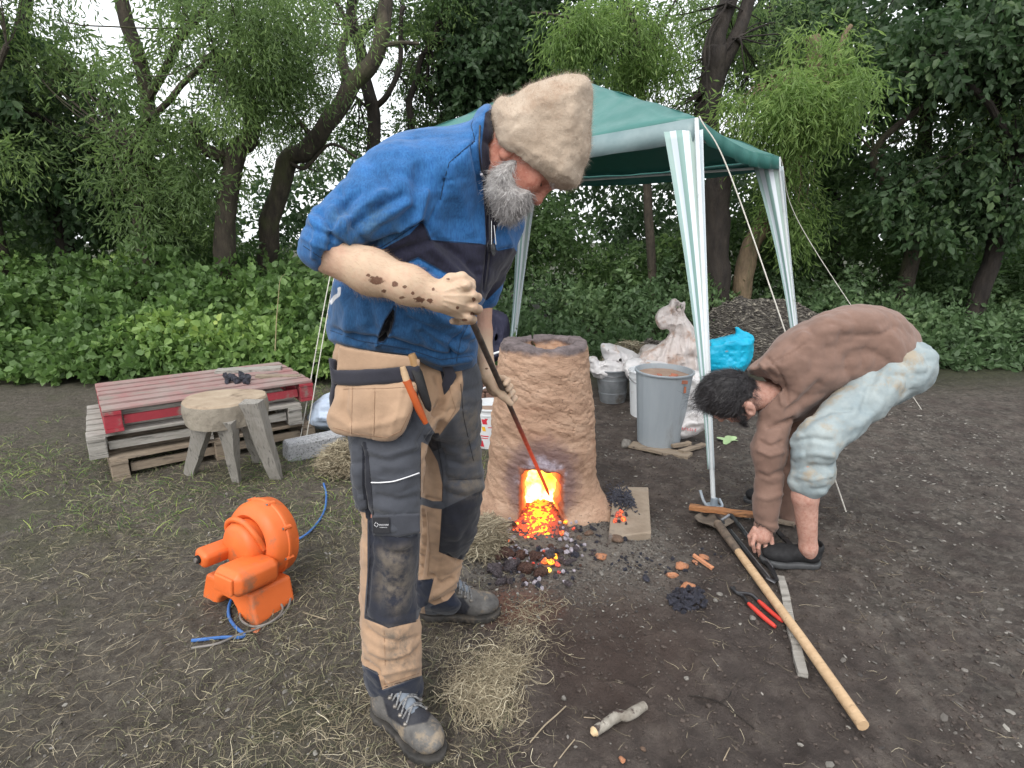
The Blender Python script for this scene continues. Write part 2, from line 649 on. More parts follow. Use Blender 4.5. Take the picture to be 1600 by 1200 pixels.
def folds(V, F, lst):
    """sculpt creases/ridges in cloth along lines drawn on the visible side; (line, width px, height m)"""
    N = vnormals(V, F)
    px, py = topx(V)
    h = np.zeros(len(V))
    vis = np.clip(-N[:, 1] * 1.6 + 0.3, 0, 1)
    for (line, w, a) in lst:
        d = seg2d(px, py, line)
        h += a * np.exp(-(d / w) ** 2)
    return V + N * (h * vis)[:, None]

def join_vf(parts):
    Vs, Fs, n = [], [], 0
    for V, F in parts:
        Vs.append(V); Fs.append(F + n); n += len(V)
    return np.concatenate(Vs), np.concatenate(Fs)

def log(s): print('[%.1fs] %s' % (time.time() - T0, s))
# ================================================================== GROUND
def ground_z(x, y):
    x = np.asarray(x, float); y = np.asarray(y, float)
    V = np.stack([x, y, np.zeros_like(x)], -1)
    near = np.clip((4.6 - y) / 1.5, 0, 1)
    z = 0.012 * fbm(V, 1.6, 3, 3) + 0.010 * fbm(V, 6, 4, 11)
    z = z + 0.0036 * fbm(V, 26, 3, 21) * near + 0.006 * (np.abs(vnoise(V, 11, 23)) ** .8 - .4) * near
    # low mound of ash, clay and soil at the foot of the furnace
    d = np.hypot((x - 0.13) / 0.62, (y - 2.62) / 0.62)
    z = z + 0.05 * np.exp(-d ** 2 * 1.6)
    d2 = np.hypot((x - 0.2) / 0.42, (y - 2.03) / 0.28)
    z = z + 0.03 * np.exp(-d2 ** 2)
    for (fx_, fy_, fa_) in ((.55, 1.62, .4), (.42, 1.30, .2), (.78, 1.38, -.3), (.30, 1.62, 1.2), (.95, 1.95, .9), (.70, 3.35, .5), (.95, 3.6, .2), (-.75, 2.4, .6), (-.95, 1.5, -.5), (.62, 2.05, 1.5)):
        u_ = (x - fx_) * math.cos(fa_) + (y - fy_) * math.sin(fa_); v_ = -(x - fx_) * math.sin(fa_) + (y - fy_) * math.cos(fa_)
        q_ = np.hypot(u_ / .055, v_ / .14)
        z = z - 0.016 * np.clip(1.15 - q_, 0, 1) ** .6 + 0.006 * np.exp(-((q_ - 1.25) / .25) ** 2)
    z = z + 0.10 * np.clip((y - 5.2) / 3.0, 0, 1) ** 2 + 0.018 * np.clip(y - 8, 0, 40)
    return z

def gzs(x, y): return float(ground_z(np.array([x]), np.array([y]))[0])

def GG(px, py, dz=0.0):
    """point on the uneven ground seen at a pixel"""
    p = G(px, py)
    for _ in range(3): p = G(px, py, gzs(p.x, p.y))
    return Vector((p.x, p.y, p.z + dz))

# ground material: dark trodden soil, grey green litter on the left, grey chippings on the right, ash round the furnace
gm, nt, N_, L_, b_ = newmat('trodden_soil')
v = texc(nt)
sep = nt.nodes.new('ShaderNodeSeparateXYZ'); L_.new(v, sep.inputs[0])
soil = ramp(nt, nz(nt, v, 9, 8, 0.68), [(0.28, (0.040, 0.032, 0.028)), (0.5, (0.094, 0.075, 0.066)), (0.72, (0.17, 0.142, 0.122))])
wet = smap(nt, nz(nt, v, 1.7, 4), 0.45, 0.65)
soil = mixc(nt, mth(nt, 'MULTIPLY', wet, 0.45), soil, (0.040, 0.030, 0.028))
lit = ramp(nt, nz(nt, v, 26, 8, 0.75), [(0.3, (0.042, 0.036, 0.029)), (0.5, (0.105, 0.091, 0.073)), (0.7, (0.19, 0.17, 0.135))])
moss = ramp(nt, nz(nt, v, 34, 6, 0.7), [(0.3, (0.045, 0.050, 0.027)), (0.7, (0.12, 0.13, 0.065))])
lit = mixc(nt, mth(nt, 'MULTIPLY', smap(nt, nz(nt, v, 2.6, 5), 0.50, 0.66), 0.5), lit, moss)
warp = mth(nt, 'MULTIPLY', mth(nt, 'SUBTRACT', nz(nt, v, 2.2, 5, 0.6), 0.5), 1.3)
lx = mth(nt, 'ADD', sep.outputs[0], warp)
leftm = smap(nt, lx, -0.38, -0.02, 1.0, 0.0)
c = mixc(nt, mth(nt, 'MULTIPLY', leftm, 0.85), soil, lit)
chip = ramp(nt, vor(nt, v, 42, 'F1', 'Color'), [(0.1, (0.05, 0.044, 0.04)), (0.5, (0.13, 0.118, 0.10)), (0.9, (0.24, 0.22, 0.19))])
rightm = mth(nt, 'MULTIPLY', smap(nt, lx, 0.85, 1.5), smap(nt, nz(nt, v, 5, 5, 0.65), 0.36, 0.58))
c = mixc(nt, mth(nt, 'MULTIPLY', rightm, 0.42), c, chip)
# ash ring
vm = nt.nodes.new('ShaderNodeVectorMath'); vm.operation = 'SUBTRACT'; vm.inputs[1].default_value = (0.22, 2.42, 0)
L_.new(v, vm.inputs[0])
vl = nt.nodes.new('ShaderNodeVectorMath'); vl.operation = 'LENGTH'; L_.new(vm.outputs[0], vl.inputs[0])
rad = mth(nt, 'ADD', vl.outputs['Value'], mth(nt, 'MULTIPLY', mth(nt, 'SUBTRACT', nz(nt, v, 6, 5), 0.5), 0.5))
ash = ramp(nt, nz(nt, v, 50, 6, 0.7), [(0.3, (0.13, 0.115, 0.10)), (0.7, (0.30, 0.27, 0.235))])
c = mixc(nt, mth(nt, 'MULTIPLY', smap(nt, rad, 0.36, 0.66, 1, 0), 0.85), c, ash)
vm2 = nt.nodes.new('ShaderNodeVectorMath'); vm2.operation = 'SUBTRACT'; vm2.inputs[1].default_value = (0.03, 1.93, 0.03)
L_.new(v, vm2.inputs[0])
vl2 = nt.nodes.new('ShaderNodeVectorMath'); vl2.operation = 'LENGTH'; L_.new(vm2.outputs[0], vl2.inputs[0])
rad2 = mth(nt, 'ADD', vl2.outputs['Value'], mth(nt, 'MULTIPLY', mth(nt, 'SUBTRACT', nz(nt, v, 12, 5), 0.5), 0.25))
c = mixc(nt, mth(nt, 'MULTIPLY', smap(nt, rad2, 0.05, 0.20, 1, 0), 0.6), c, (0.22, 0.075, 0.045))  # reddish glow of the fire painted into the soil colour
# fresh soil patch (turned over, reddish brown)
vm3 = nt.nodes.new('ShaderNodeVectorMath'); vm3.operation = 'SUBTRACT'; vm3.inputs[1].default_value = (0.32, 1.75, 0.03)
L_.new(v, vm3.inputs[0])
vl3 = nt.nodes.new('ShaderNodeVectorMath'); vl3.operation = 'LENGTH'; L_.new(vm3.outputs[0], vl3.inputs[0])
rad3 = mth(nt, 'ADD', vl3.outputs['Value'], mth(nt, 'MULTIPLY', mth(nt, 'SUBTRACT', nz(nt, v, 5, 5), 0.5), 0.5))
c = mixc(nt, mth(nt, 'MULTIPLY', smap(nt, rad3, 0.12, 0.5, 1, 0), 0.55), c, (0.060, 0.036, 0.028))
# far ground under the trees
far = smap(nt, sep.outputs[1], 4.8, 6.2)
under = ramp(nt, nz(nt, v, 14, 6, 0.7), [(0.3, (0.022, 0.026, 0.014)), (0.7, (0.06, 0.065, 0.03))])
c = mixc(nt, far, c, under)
L_.new(c, b_.inputs['Base Color'])
L_.new(smap(nt, nz(nt, v, 14, 4), 0.3, 0.7, 0.62, 0.95), b_.inputs['Roughness'])
b_.inputs['Specular IOR Level'].default_value = 0.3
b1 = bump(nt, nz(nt, v, 38, 8, 0.74), 1.0, 0.035)
b2 = bump(nt, nz(nt, v, 190, 5, 0.7), 0.6, 0.004, b1)
L_.new(b2, b_.inputs['Normal'])

def axis(lo, hi, n, pw, c0):
    t = np.linspace(-1, 1, n)
    return t
def graded(breaks):
    out = []
    for (a, b, st) in breaks:
        k = max(1, int(round((b - a) / st)))
        out += list(np.linspace(a, b, k, endpoint=False))
    out.append(breaks[-1][1]); return np.array(out)
gx_ = graded([(-90, -30, 6), (-30, -10, 1.0), (-10, -4, 0.15), (-4, -1.9, 0.04), (-1.9, 2.2, 0.0105), (2.2, 4, 0.04), (4, 10, 0.15), (10, 30, 1.0), (30, 90, 6)])
gy_ = graded([(-12, -1, 1), (-1, 0.6, 0.1), (0.6, 3.4, 0.0105), (3.4, 5.5, 0.03), (5.5, 12, 0.15), (12, 30, 1), (30, 150, 6)])
GX, GY = np.meshgrid(gx_, gy_, indexing='ij')
V = np.stack([GX, GY, ground_z(GX, GY)], -1).reshape(-1, 3)
nx, ny = len(gx_), len(gy_)
i = (np.arange(nx - 1)[:, None] * ny + np.arange(ny - 1)[None, :]).ravel()
F = np.stack([i, i + ny, i + ny + 1, i + 1], 1)
put('ground', mesh_np('ground', V, F), gm, kind='structure')
log('ground %d' % len(V))

# ================================================================== FOLIAGE MATERIALS
def leafmat(name, stops, trans=0.35, rough=0.5):
    m, nt, N, L, b = newmat(name)
    c = ramp(nt, att(nt, 'rnd'), stops)
    L.new(c, b.inputs['Base Color']); b.inputs['Roughness'].default_value = rough
    b.inputs['Specular IOR Level'].default_value = 0.35
    tr = nt.nodes.new('ShaderNodeBsdfTranslucent')
    cc = nt.nodes.new('ShaderNodeHueSaturation'); cc.inputs['Value'].default_value = 1.3; cc.inputs['Saturation'].default_value = 1.1
    L.new(c, cc.inputs['Color']); L.new(cc.outputs[0], tr.inputs['Color'])
    mx = nt.nodes.new('ShaderNodeMixShader'); mx.inputs[0].default_value = trans
    L.new(b.outputs[0], mx.inputs[1]); L.new(tr.outputs[0], mx.inputs[2])
    L.new(mx.outputs[0], nt.nodes['Material Output'].inputs['Surface'])
    return m
LM_will = leafmat('willow_leaf', [(0.0, (0.067, 0.104, 0.042)), (0.5, (0.141, 0.213, 0.081)), (0.85, (0.215, 0.305, 0.104)), (1.0, (0.376, 0.464, 0.162))], 0.5)
LM_pale = leafmat('pale_willow_leaf', [(0.0, (0.081, 0.134, 0.041)), (0.5, (0.174, 0.268, 0.081)), (1.0, (0.376, 0.488, 0.174))], 0.5)
LM_dark = leafmat('dark_broad_leaf', [(0.0, (0.027, 0.051, 0.023)), (0.6, (0.054, 0.098, 0.042)), (1.0, (0.127, 0.189, 0.075))], 0.4)
LM_mid = leafmat('mid_green_leaf', [(0.0, (0.040, 0.076, 0.028)), (0.5, (0.087, 0.146, 0.051)), (1.0, (0.228, 0.317, 0.104))], 0.45)
LM_brm = leafmat('bramble_leaf', [(0.0, (0.054, 0.098, 0.035)), (0.45, (0.121, 0.207, 0.064)), (0.8, (0.228, 0.342, 0.099)), (1.0, (0.456, 0.537, 0.139))], 0.35)
LM_net = leafmat('nettle_leaf', [(0.0, (0.040, 0.073, 0.032)), (0.5, (0.091, 0.152, 0.065)), (0.9, (0.168, 0.244, 0.104)), (1.0, (0.349, 0.378, 0.127))], 0.3)

bark_m, nt, N_, L_, b_ = newmat('mossy_bark')
v = texc(nt, 'Object', (1, 1, 0.35))
c = ramp(nt, nz(nt, v, 14, 7, 0.7), [(0.3, (0.022, 0.018, 0.014)), (0.55, (0.058, 0.046, 0.034)), (0.75, (0.11, 0.09, 0.065))])
c = mixc(nt, mth(nt, 'MULTIPLY', smap(nt, nz(nt, v, 3, 5), 0.5, 0.68), 0.7), c, (0.075, 0.085, 0.03))
L_.new(c, b_.inputs['Base Color']); b_.inputs['Roughness'].default_value = 0.9
L_.new(bump(nt, nz(nt, v, 26, 8, 0.75), 1.0, 0.03), b_.inputs['Normal'])
bark_dark = simple('dark_bark', (0.014, 0.011, 0.010), (0.040, 0.032, 0.026), 0.9, 12, 1.0, 0.02, stretch=(1, 1, .35))
bark_tan = simple('tan_bark', (0.09, 0.065, 0.042), (0.22, 0.16, 0.10), 0.9, 10, 1.0, 0.02, stretch=(1, 1, .35), dirt=(0.06, 0.07, 0.03))

def leaf_mesh(C, size, asp, droop=0.0, fold=0.25, dirs=None, shape='rhomb'):
    """C (n,3) leaf bases; returns V,F; each leaf a folded two-quad blade"""
    n = len(C)
    if dirs is None: dirs = rng.normal(size=(n, 3))
    dirs = dirs + np.array([0, 0, -droop]); dirs /= np.linalg.norm(dirs, axis=1, keepdims=True)
    sv = rng.normal(size=(n, 3)); sv[:, 2] *= 0.5
    side = np.cross(dirs, sv); side /= np.linalg.norm(side, axis=1, keepdims=True) + 1e-9
    nr = np.cross(side, dirs)
    L = (size * rng.uniform(0.65, 1.25, n))[:, None]; W = L * asp
    base = C; tip = C + dirs * L
    if shape == 'rhomb':
        m = C + dirs * L * 0.45 + nr * L * 0.04
        a = m + side * W * 0.5 + nr * W * fold; b = m - side * W * 0.5 + nr * W * fold
        V = np.stack([base, a, tip, b], 1).reshape(-1, 3)
        k = np.arange(n)[:, None] * 4
        return V, (k + np.array([[0, 1, 2, 3]])), 4
    m1 = C + dirs * L * 0.3; m2 = C + dirs * L * 0.7
    a1 = m1 + side * W * 0.5 + nr * W * fold; b1 = m1 - side * W * 0.5 + nr * W * fold
    a2 = m2 + side * W * 0.36 + nr * W * fold * .8; b2 = m2 - side * W * 0.36 + nr * W * fold * .8
    tip = tip - nr * L * 0.08
    mid = C + dirs * L * 0.5
    V = np.stack([base, a1, a2, tip, b2, b1, m1, m2], 1).reshape(-1, 3)
    k = np.arange(n)[:, None] * 8
    F = np.concatenate([k + np.array([[0, 1, 2, 7]]), k + np.array([[7, 2, 3, 3]])[:, :4] * 0 + np.array([[0, 7, 4, 5]]), k + np.array([[7, 2, 3, 4]])])
    return V, F, 8

def leaves(name, C, size, asp, mat, rnd=None, droop=0.0, dirs=None, shape='rhomb', fold=0.25, **kw):
    V, F, k = leaf_mesh(C, size, asp, droop, fold, dirs, shape)
    me = mesh_np(name, V, F, smooth=False)
    r = rng.random(len(C)) if rnd is None else np.clip(rnd, 0, 1)
    attr(me, 'rnd', np.repeat(r, k))
    return put(name, me, mat, **kw)

def sprays(centers, radii, n, m=7, spread=0.20, droop=0.5, squash=0.8):
    """leaf bases set along many short twigs scattered through clumps; returns bases, dirs, rnd"""
    k = len(centers)
    w = np.array(radii) ** 2; w /= w.sum()
    idx = rng.choice(k, size=n // m, p=w)
    q = rng.normal(size=(len(idx), 3)); q /= np.linalg.norm(q, axis=1, keepdims=True)
    rr = rng.random(len(idx)) ** 0.45
    o = centers[idx] + q * (rr * radii[idx])[:, None] * np.array([1, 1, squash])
    d = q * 0.8 + rng.normal(size=q.shape) * 0.7; d[:, 2] -= droop
    d /= np.linalg.norm(d, axis=1, keepdims=True)
    t = np.linspace(0, 1, m)[None, :, None]
    sag = np.zeros((1, m, 3)); sag[0, :, 2] = -np.linspace(0, 1, m) ** 2 * droop * 0.5
    pts = o[:, None] + d[:, None] * t * spread + sag * spread
    sgn = np.where(np.arange(m) % 2, 1, -1)[None, :, None]
    sd = np.cross(d, rng.normal(size=d.shape)); sd /= np.linalg.norm(sd, axis=1, keepdims=True)
    dirs = d[:, None] * 0.8 + sd[:, None] * sgn * 0.8 + rng.normal(size=(len(idx), m, 3)) * 0.25
    clump = rng.random(k)[idx]
    rnd = clump[:, None] * 0.45 + rng.random((len(idx), 1)) * 0.25 + rng.random((len(idx), m)) * 0.3
    return pts.reshape(-1, 3), dirs.reshape(-1, 3), rnd.ravel()

def limb_mesh(lines, seg=9):
    mb = MB()
    for pts, r0, r1 in lines:
        c = crom(pts, 6)
        n = len(c)
        c = [p + (np.array([mnoise.noise(Vector(p) * 2.1), mnoise.noise(Vector(p) * 2.1 + Vector((9, 0, 0))), 0]) * (0.05 + r0 * 0.25) if 0 < i < n - 1 else 0) for i, p in enumerate(c)]
        rs = [(r0 + (r1 - r0) * (i / (n - 1)) ** 0.8) * (1 + 0.14 * mnoise.noise(Vector(p) * 6)) for i, p in enumerate(c)]
        mb.tube(c, rs, seg)
    return mb

def tree(name, label, trunk, limbs, crown, leafm, barkm, nleaf, lsize, lasp, droop, spread=0.22, group=None, twig=True, squash=0.8):
    """trunk/limbs: (list of points, r0, r1). crown: list of (centre, radius)"""
    base = trunk[0][0][0]
    t = thing(name, base, label, 'tree', group)
    o = limb_mesh(trunk, 12).build('trunk', barkm, smooth=True); shift_to_parent(o, t)
    for l in limbs:
        o = limb_mesh([l], 8).build('branch', barkm, smooth=True); shift_to_parent(o, t)
    C = np.array([c for c, r in crown], float); Rr = np.array([r for c, r in crown], float)
    # secondary clumps
    cc = []; cr = []
    for c, r in zip(C, Rr):
        for _ in range(int(10 + r * 10)):
            q = rng.normal(size=3); q /= np.linalg.norm(q)
            cc.append(c + q * r * rng.uniform(0.3, 1.0) * np.array([1, 1, 0.85])); cr.append(r * rng.uniform(0.16, 0.34))
    cc = np.array(cc); cr = np.array(cr)
    b, d, rn = sprays(cc, cr, nleaf, 7, spread, droop, squash)
    o = leaves('crown', b, lsize, lasp, leafm, rn, droop * 0.6, d, 'hex' if lasp > .5 else 'rhomb', .12 if lasp > .5 else .25); shift_to_parent(o, t)
    if twig:
        ln = []
        src = [p for l in (limbs or trunk) for p in l[0][1:]]
        sel = rng.choice(len(cc), size=min(len(cc), 60), replace=False)
        for s_ in sel:
            q = cc[s_]
            s0 = min(src, key=lambda p: np.linalg.norm(np.array(p) - q))
            s0 = np.array(s0, float)
            mid = (s0 + q) / 2 + rng.normal(size=3) * 0.10 * np.linalg.norm(q - s0)
            ln.append(([s0, mid, q], 0.012, 0.003))
        if ln:
            o = limb_mesh(ln, 4).build('twigs', barkm, smooth=True, kind='stuff'); shift_to_parent(o, t)
    return t

def PP(*a): return [np.array(P(x, y, Y)) for (x, y, Y) in a]

def gp(px, Y):
    """point on ground in image column px at distance Y"""
    p = P(px, 500, Y)
    return np.array([p.x, Y, gzs(p.x, Y) - 0.05])

trees = []
# 1 far left mossy leaning trunk
tree('willow_tree', 'mossy leaning willow trunk at the far left with feathery green leaves above the brambles',
     [([gp(345, 7.4)] + PP((362, 262, 7.4), (385, 220, 7.4), (398, 180, 7.4), (382, 140, 7.4), (360, 118, 7.3)), 0.13, 0.08)],
     [(PP((398, 185, 7.4), (392, 150, 7.3), (372, 130, 7.2), (340, 110, 7.0)), 0.08, 0.03),
      (PP((350, 245, 7.4), (320, 230, 7.3), (300, 190, 7.2)), 0.09, 0.04)],
     [(np.array(P(400, 60, 7.0)), 1.0), (np.array(P(440, 20, 6.6)), 0.8), (np.array(P(470, 90, 7.2)), 0.7), (np.array(P(360, 120, 6.8)), 0.8), (np.array(P(420, 170, 7.4)), 0.45)],
     LM_will, bark_m, 15000, 0.075, 0.24, 0.7, 0.26)
# 2 big leaning tree
tree('leaning_tree', 'thick leaning tree crossing up to the right above the brambles, forked against the sky',
     [([gp(395, 8.2)] + PP((440, 275, 8.1), (480, 235, 8.0), (520, 180, 8.0), (552, 130, 8.0), (580, 95, 8.0), (598, 60, 8.0), (605, 10, 8.0), (600, -50, 8.0)), 0.135, 0.085)],
     [(PP((546, 135, 8.0), (535, 105, 8.0), (533, 75, 8.0), (545, 40, 8.0)), 0.08, 0.05),
      (PP((590, 75, 8.0), (620, 68, 7.9), (655, 68, 7.9)), 0.04, 0.02),
      (PP((490, 215, 8.0), (470, 190, 8.0), (450, 168, 7.9), (430, 150, 7.9)), 0.035, 0.02),
      (PP((455, 255, 8.0), (480, 262, 8.0), (515, 225, 7.9), (560, 250, 7.9)), 0.03, 0.015)],
     [(np.array(P(470, 40, 8.4)), 1.1), (np.array(P(430, 130, 8.6)), 0.9), (np.array(P(500, 190, 9.0)), 0.8), (np.array(P(455, 230, 8.8)), 0.7)],
     LM_will, bark_m, 10500, 0.07, 0.24, 0.6, 0.25)
# 3 dark upright
tree('dark_tree', 'slender dark upright tree behind the stooping man\'s shoulder with bare forked limbs',
     [([gp(588, 9.0)] + PP((585, 220, 8.9), (580, 150, 8.8), (570, 105, 8.8), (560, 60, 8.8), (552, 20, 8.8), (560, -40, 8.8)), 0.105, 0.07)],
     [(PP((560, 55, 8.8), (580, 35, 8.7), (600, 10, 8.7), (615, -30, 8.7)), 0.07, 0.05),
      (PP((556, 48, 8.8), (540, 30, 8.7), (528, 0, 8.7)), 0.04, 0.03),
      (PP((584, 170, 8.9), (605, 150, 8.8), (620, 115, 8.8), (628, 60, 8.8), (632, 10, 8.7)), 0.045, 0.03),
      (PP((583, 175, 8.9), (560, 155, 8.8), (548, 140, 8.8)), 0.025, 0.015)],
     [(np.array(P(610, 20, 9.4)), 0.55), (np.array(P(640, 130, 9.6)), 0.5), (np.array(P(560, 210, 9.6)), 0.6), (np.array(P(520, -40, 9.0)), 0.7)],
     LM_mid, bark_dark, 5000, 0.075, 0.4, 0.4, 0.25)
# 4 thin one
tree('thin_tree', 'thin crooked dark stem right of the forked trees above the blue jacket',
     [([gp(640, 9.5)] + PP((640, 190, 9.4), (640, 160, 9.4), (652, 120, 9.4), (660, 90, 9.4), (678, 60, 9.3), (685, 20, 9.3)), 0.06, 0.035)],
     [(PP((660, 90, 9.4), (675, 75, 9.4), (700, 60, 9.3)), 0.025, 0.015)],
     [(np.array(P(690, 30, 9.4)), 0.6), (np.array(P(665, 190, 9.8)), 0.6), (np.array(P(650, 100, 10.0)), 0.35)],
     LM_mid, bark_dark, 5500, 0.075, 0.4, 0.4, 0.25)
# 5 dark broadleaf
tree('broadleaf_tree', 'dense dark broadleaf tree behind the felt hat',
     [([gp(815, 10.2)] + PP((805, 250, 10.2), (798, 100, 10.1), (795, 40, 10.1), (800, -40, 10.0)), 0.13, 0.08)],
     [(PP((798, 100, 10.1), (770, 60, 10.0), (755, 10, 9.9)), 0.05, 0.03), (PP((798, 80, 10.1), (830, 40, 10.0), (850, -10, 9.9)), 0.05, 0.03)],
     [(np.array(P(780, 110, 9.9)), 1.1), (np.array(P(730, 150, 10.0)), 0.8), (np.array(P(800, 20, 9.8)), 1.3), (np.array(P(890, 100, 10.0)), 1.0), (np.array(P(730, 40, 10.2)), .9), (np.array(P(960, 60, 10.6)), 0.9)],
     LM_dark, bark_dark, 23000, 0.10, 0.62, 0.4, 0.28)
# 6 overhanging pale willow branch top middle-right
tree('willow_sapling', 'pale green willow with drooping sprays above the gazebo roof',
     [([gp(1030, 8.4)] + PP((1010, 300, 8.3), (1000, 120, 8.2), (985, 30, 8.1), (960, -60, 8.0)), 0.07, 0.04)],
     [(PP((1000, 100, 8.2), (960, 60, 7.9), (900, 30, 7.6), (830, 20, 7.4)), 0.03, 0.012), (PP((997, 80, 8.2), (1030, 40, 8.0), (1055, 0, 7.9)), 0.03, 0.012),
      (PP((925, 100, 7.7), (960, 80, 7.7), (985, 60, 7.8)), 0.012, 0.01)],
     [(np.array(P(920, 30, 7.6)), 0.6), (np.array(P(970, 20, 7.8)), 0.55), (np.array(P(890, 65, 7.6)), 0.3), (np.array(P(1030, 100, 8.2)), 0.6), (np.array(P(985, 100, 8.3)), 0.35)],
     LM_pale, bark_m, 9000, 0.095, 0.20, 0.9, 0.28)
# 7 trunk right
tree('big_trunk_tree', 'dark thick trunk with ivy stems behind the near gazebo corner, pale leaves either side',
     [([gp(1118, 7.8)] + PP((1118, 420, 7.8), (1118, 330, 7.8), (1112, 220, 7.8), (1112, 130, 7.8), (1118, 80, 7.8)), 0.17, 0.15),
      (PP((1116, 130, 7.8), (1118, 90, 7.8), (1125, 40, 7.8), (1140, -10, 7.8), (1150, -70, 7.8)), 0.13, 0.09),
      (PP((1114, 150, 7.8), (1130, 100, 7.8), (1160, 40, 7.8), (1175, -10, 7.8), (1190, -60, 7.8)), 0.10, 0.07)],
     [(PP((1100, 240, 7.6), (1104, 140, 7.6), (1098, 90, 7.6), (1108, 50, 7.6), (1135, 5, 7.6)), 0.018, 0.012),
      (PP((1085, 125, 7.6), (1105, 105, 7.55), (1110, 60, 7.6), (1128, 20, 7.6)), 0.012, 0.01),
      (PP((1120, 110, 7.8), (1150, 60, 7.6), (1160, 90, 7.5), (1168, 120, 7.5)), 0.012, 0.006)],
     [(np.array(P(1060, 170, 8.0)), 0.55), (np.array(P(1150, 120, 8.3)), 0.6), (np.array(P(1090, 20, 8.6)), 0.9), (np.array(P(1030, 200, 8.4)), 0.4), (np.array(P(1180, 60, 8.8)), 0.7)],
     LM_will, bark_dark, 9500, 0.08, 0.24, 0.7, 0.25)
# 8 tan leaning trunk lower right
tree('leaning_willow', 'tan barked leaning willow at right edge behind the far gazebo leg',
     [([gp(1145, 8.0)] + PP((1170, 395, 8.0), (1200, 345, 8.0), (1225, 290, 8.0), (1240, 220, 8.0), (1262, 150, 8.0), (1270, 60, 7.9)), 0.14, 0.09)],
     [(PP((1240, 220, 8.0), (1225, 170, 7.9), (1200, 130, 7.7)), 0.05, 0.02), (PP((1262, 150, 8.0), (1300, 100, 7.8), (1330, 40, 7.8)), 0.05, 0.03)],
     [(np.array(P(1205, 185, 7.3)), 0.62), (np.array(P(1240, 150, 7.0)), 0.5), (np.array(P(1155, 215, 7.6)), 0.28), (np.array(P(1290, 120, 7.0)), 0.7), (np.array(P(1240, 270, 7.8)), 0.45), (np.array(P(1235, 340, 7.8)), 0.4)],
     LM_pale, bark_tan, 12000, 0.105, 0.18, 0.9, 0.30)
tree('oak_tree', 'dark leaved tree at the top right corner of the picture behind the willow',
     [([gp(1300, 10.5)] + PP((1300, 300, 10.4), (1290, 100, 10.2), (1280, -20, 10.0)), 0.2, 0.12)],
     [(PP((1290, 100, 10.2), (1240, 40, 10.0), (1200, 10, 9.9)), 0.06, 0.03)],
     [(np.array(P(1210, 60, 9.9)), 0.8), (np.array(P(1280, 30, 9.7)), 1.2), (np.array(P(1320, 180, 9.9)), 1.1), (np.array(P(1220, 130, 10.2)), 0.6)],
     LM_dark, bark_dark, 9000, 0.11, 0.6, 0.4, 0.28)
# trees beyond the sides of the photograph, carrying the same belt on
def side_tree(px, Y, lm, bm, name, label, n, big=1.0):
    b = gp(px, Y)
    top = [b, b + A(0.1, 0, 1.6), b + A(rng.uniform(-.4, .4), 0, 3.0), b + A(rng.uniform(-.7, .7), 0, 4.6)]
    lims = [([top[1], top[1] + A(rng.uniform(-1, 1), -0.3, 0.8), top[1] + A(rng.uniform(-1.6, 1.6), -0.5, 1.8)], 0.07, 0.03),
            ([top[2], top[2] + A(rng.uniform(-1, 1), -0.2, 0.7), top[2] + A(rng.uniform(-1.6, 1.6), -0.3, 1.6)], 0.06, 0.03)]
    cr = [(b + A(rng.uniform(-1.2, 1.2), rng.uniform(-.6, .4), rng.uniform(1.9, 5.2)) * 1.0, rng.uniform(0.6, 1.1) * big) for _ in range(7)]
    tree(name, label, [(top, 0.12, 0.07)], lims, cr, lm, bm, n, 0.09 if lm is not LM_dark else 0.10, 0.26 if lm is not LM_dark else 0.6, 0.6, 0.26)
side_tree(235, 7.6, LM_will, bark_m, 'willow_tree', 'leafy willow standing left of the mossy leaning trunk', 17000)
side_tree(110, 8.2, LM_dark, bark_dark, 'broadleaf_tree', 'dark broadleaf tree second from the left end of the belt', 18000, 1.2)
side_tree(10, 7.4, LM_will, bark_m, 'willow_tree', 'willow at the extreme left of the tree belt', 15000)
side_tree(1400, 8.2, LM_will, bark_m, 'willow_tree', 'willow right of the stooping man in brown', 17000)
side_tree(1520, 7.6, LM_dark, bark_dark, 'broadleaf_tree', 'dark broadleaf tree second from the right end of the belt', 18000, 1.2)
side_tree(1620, 8.4, LM_pale, bark_m, 'willow_tree', 'pale willow at the extreme right of the tree belt', 13000)
side_tree(-160, 7.4, LM_will, bark_m, 'willow_tree', 'willow beyond the left end of the belt, outside the picture edge', 9000)
side_tree(-420, 7.0, LM_dark, bark_dark, 'broadleaf_tree', 'dark broadleaf tree farthest out beyond the left edge', 9000, 1.3)
side_tree(1840, 7.6, LM_will, bark_m, 'willow_tree', 'willow beyond the right end of the belt, outside the picture edge', 9000)
side_tree(2120, 7.2, LM_dark, bark_dark, 'broadleaf_tree', 'dark broadleaf tree farthest out beyond the right edge', 9000, 1.3)
log('trees')

# far wood behind: one mass
cc = []; cr = []
for k in range(400):
    px = rng.uniform(-650, 2250); Y = rng.uniform(11.0, 15.0)
    py = 385 - abs(rng.normal()) * 80
    p = P(px, py, Y); cc.append(p); cr.append(rng.uniform(0.25, 0.75))
cc = np.array(cc); cr = np.array(cr)
b, d, rn = sprays(cc, cr, 50000, 6, 0.35, 0.4)
leaves('far_wood', b, 0.15, 0.55, LM_dark, rn * 0.9, 0.3, d, kind='stuff', label='dark mass of farther trees behind the tree belt', cat='trees')
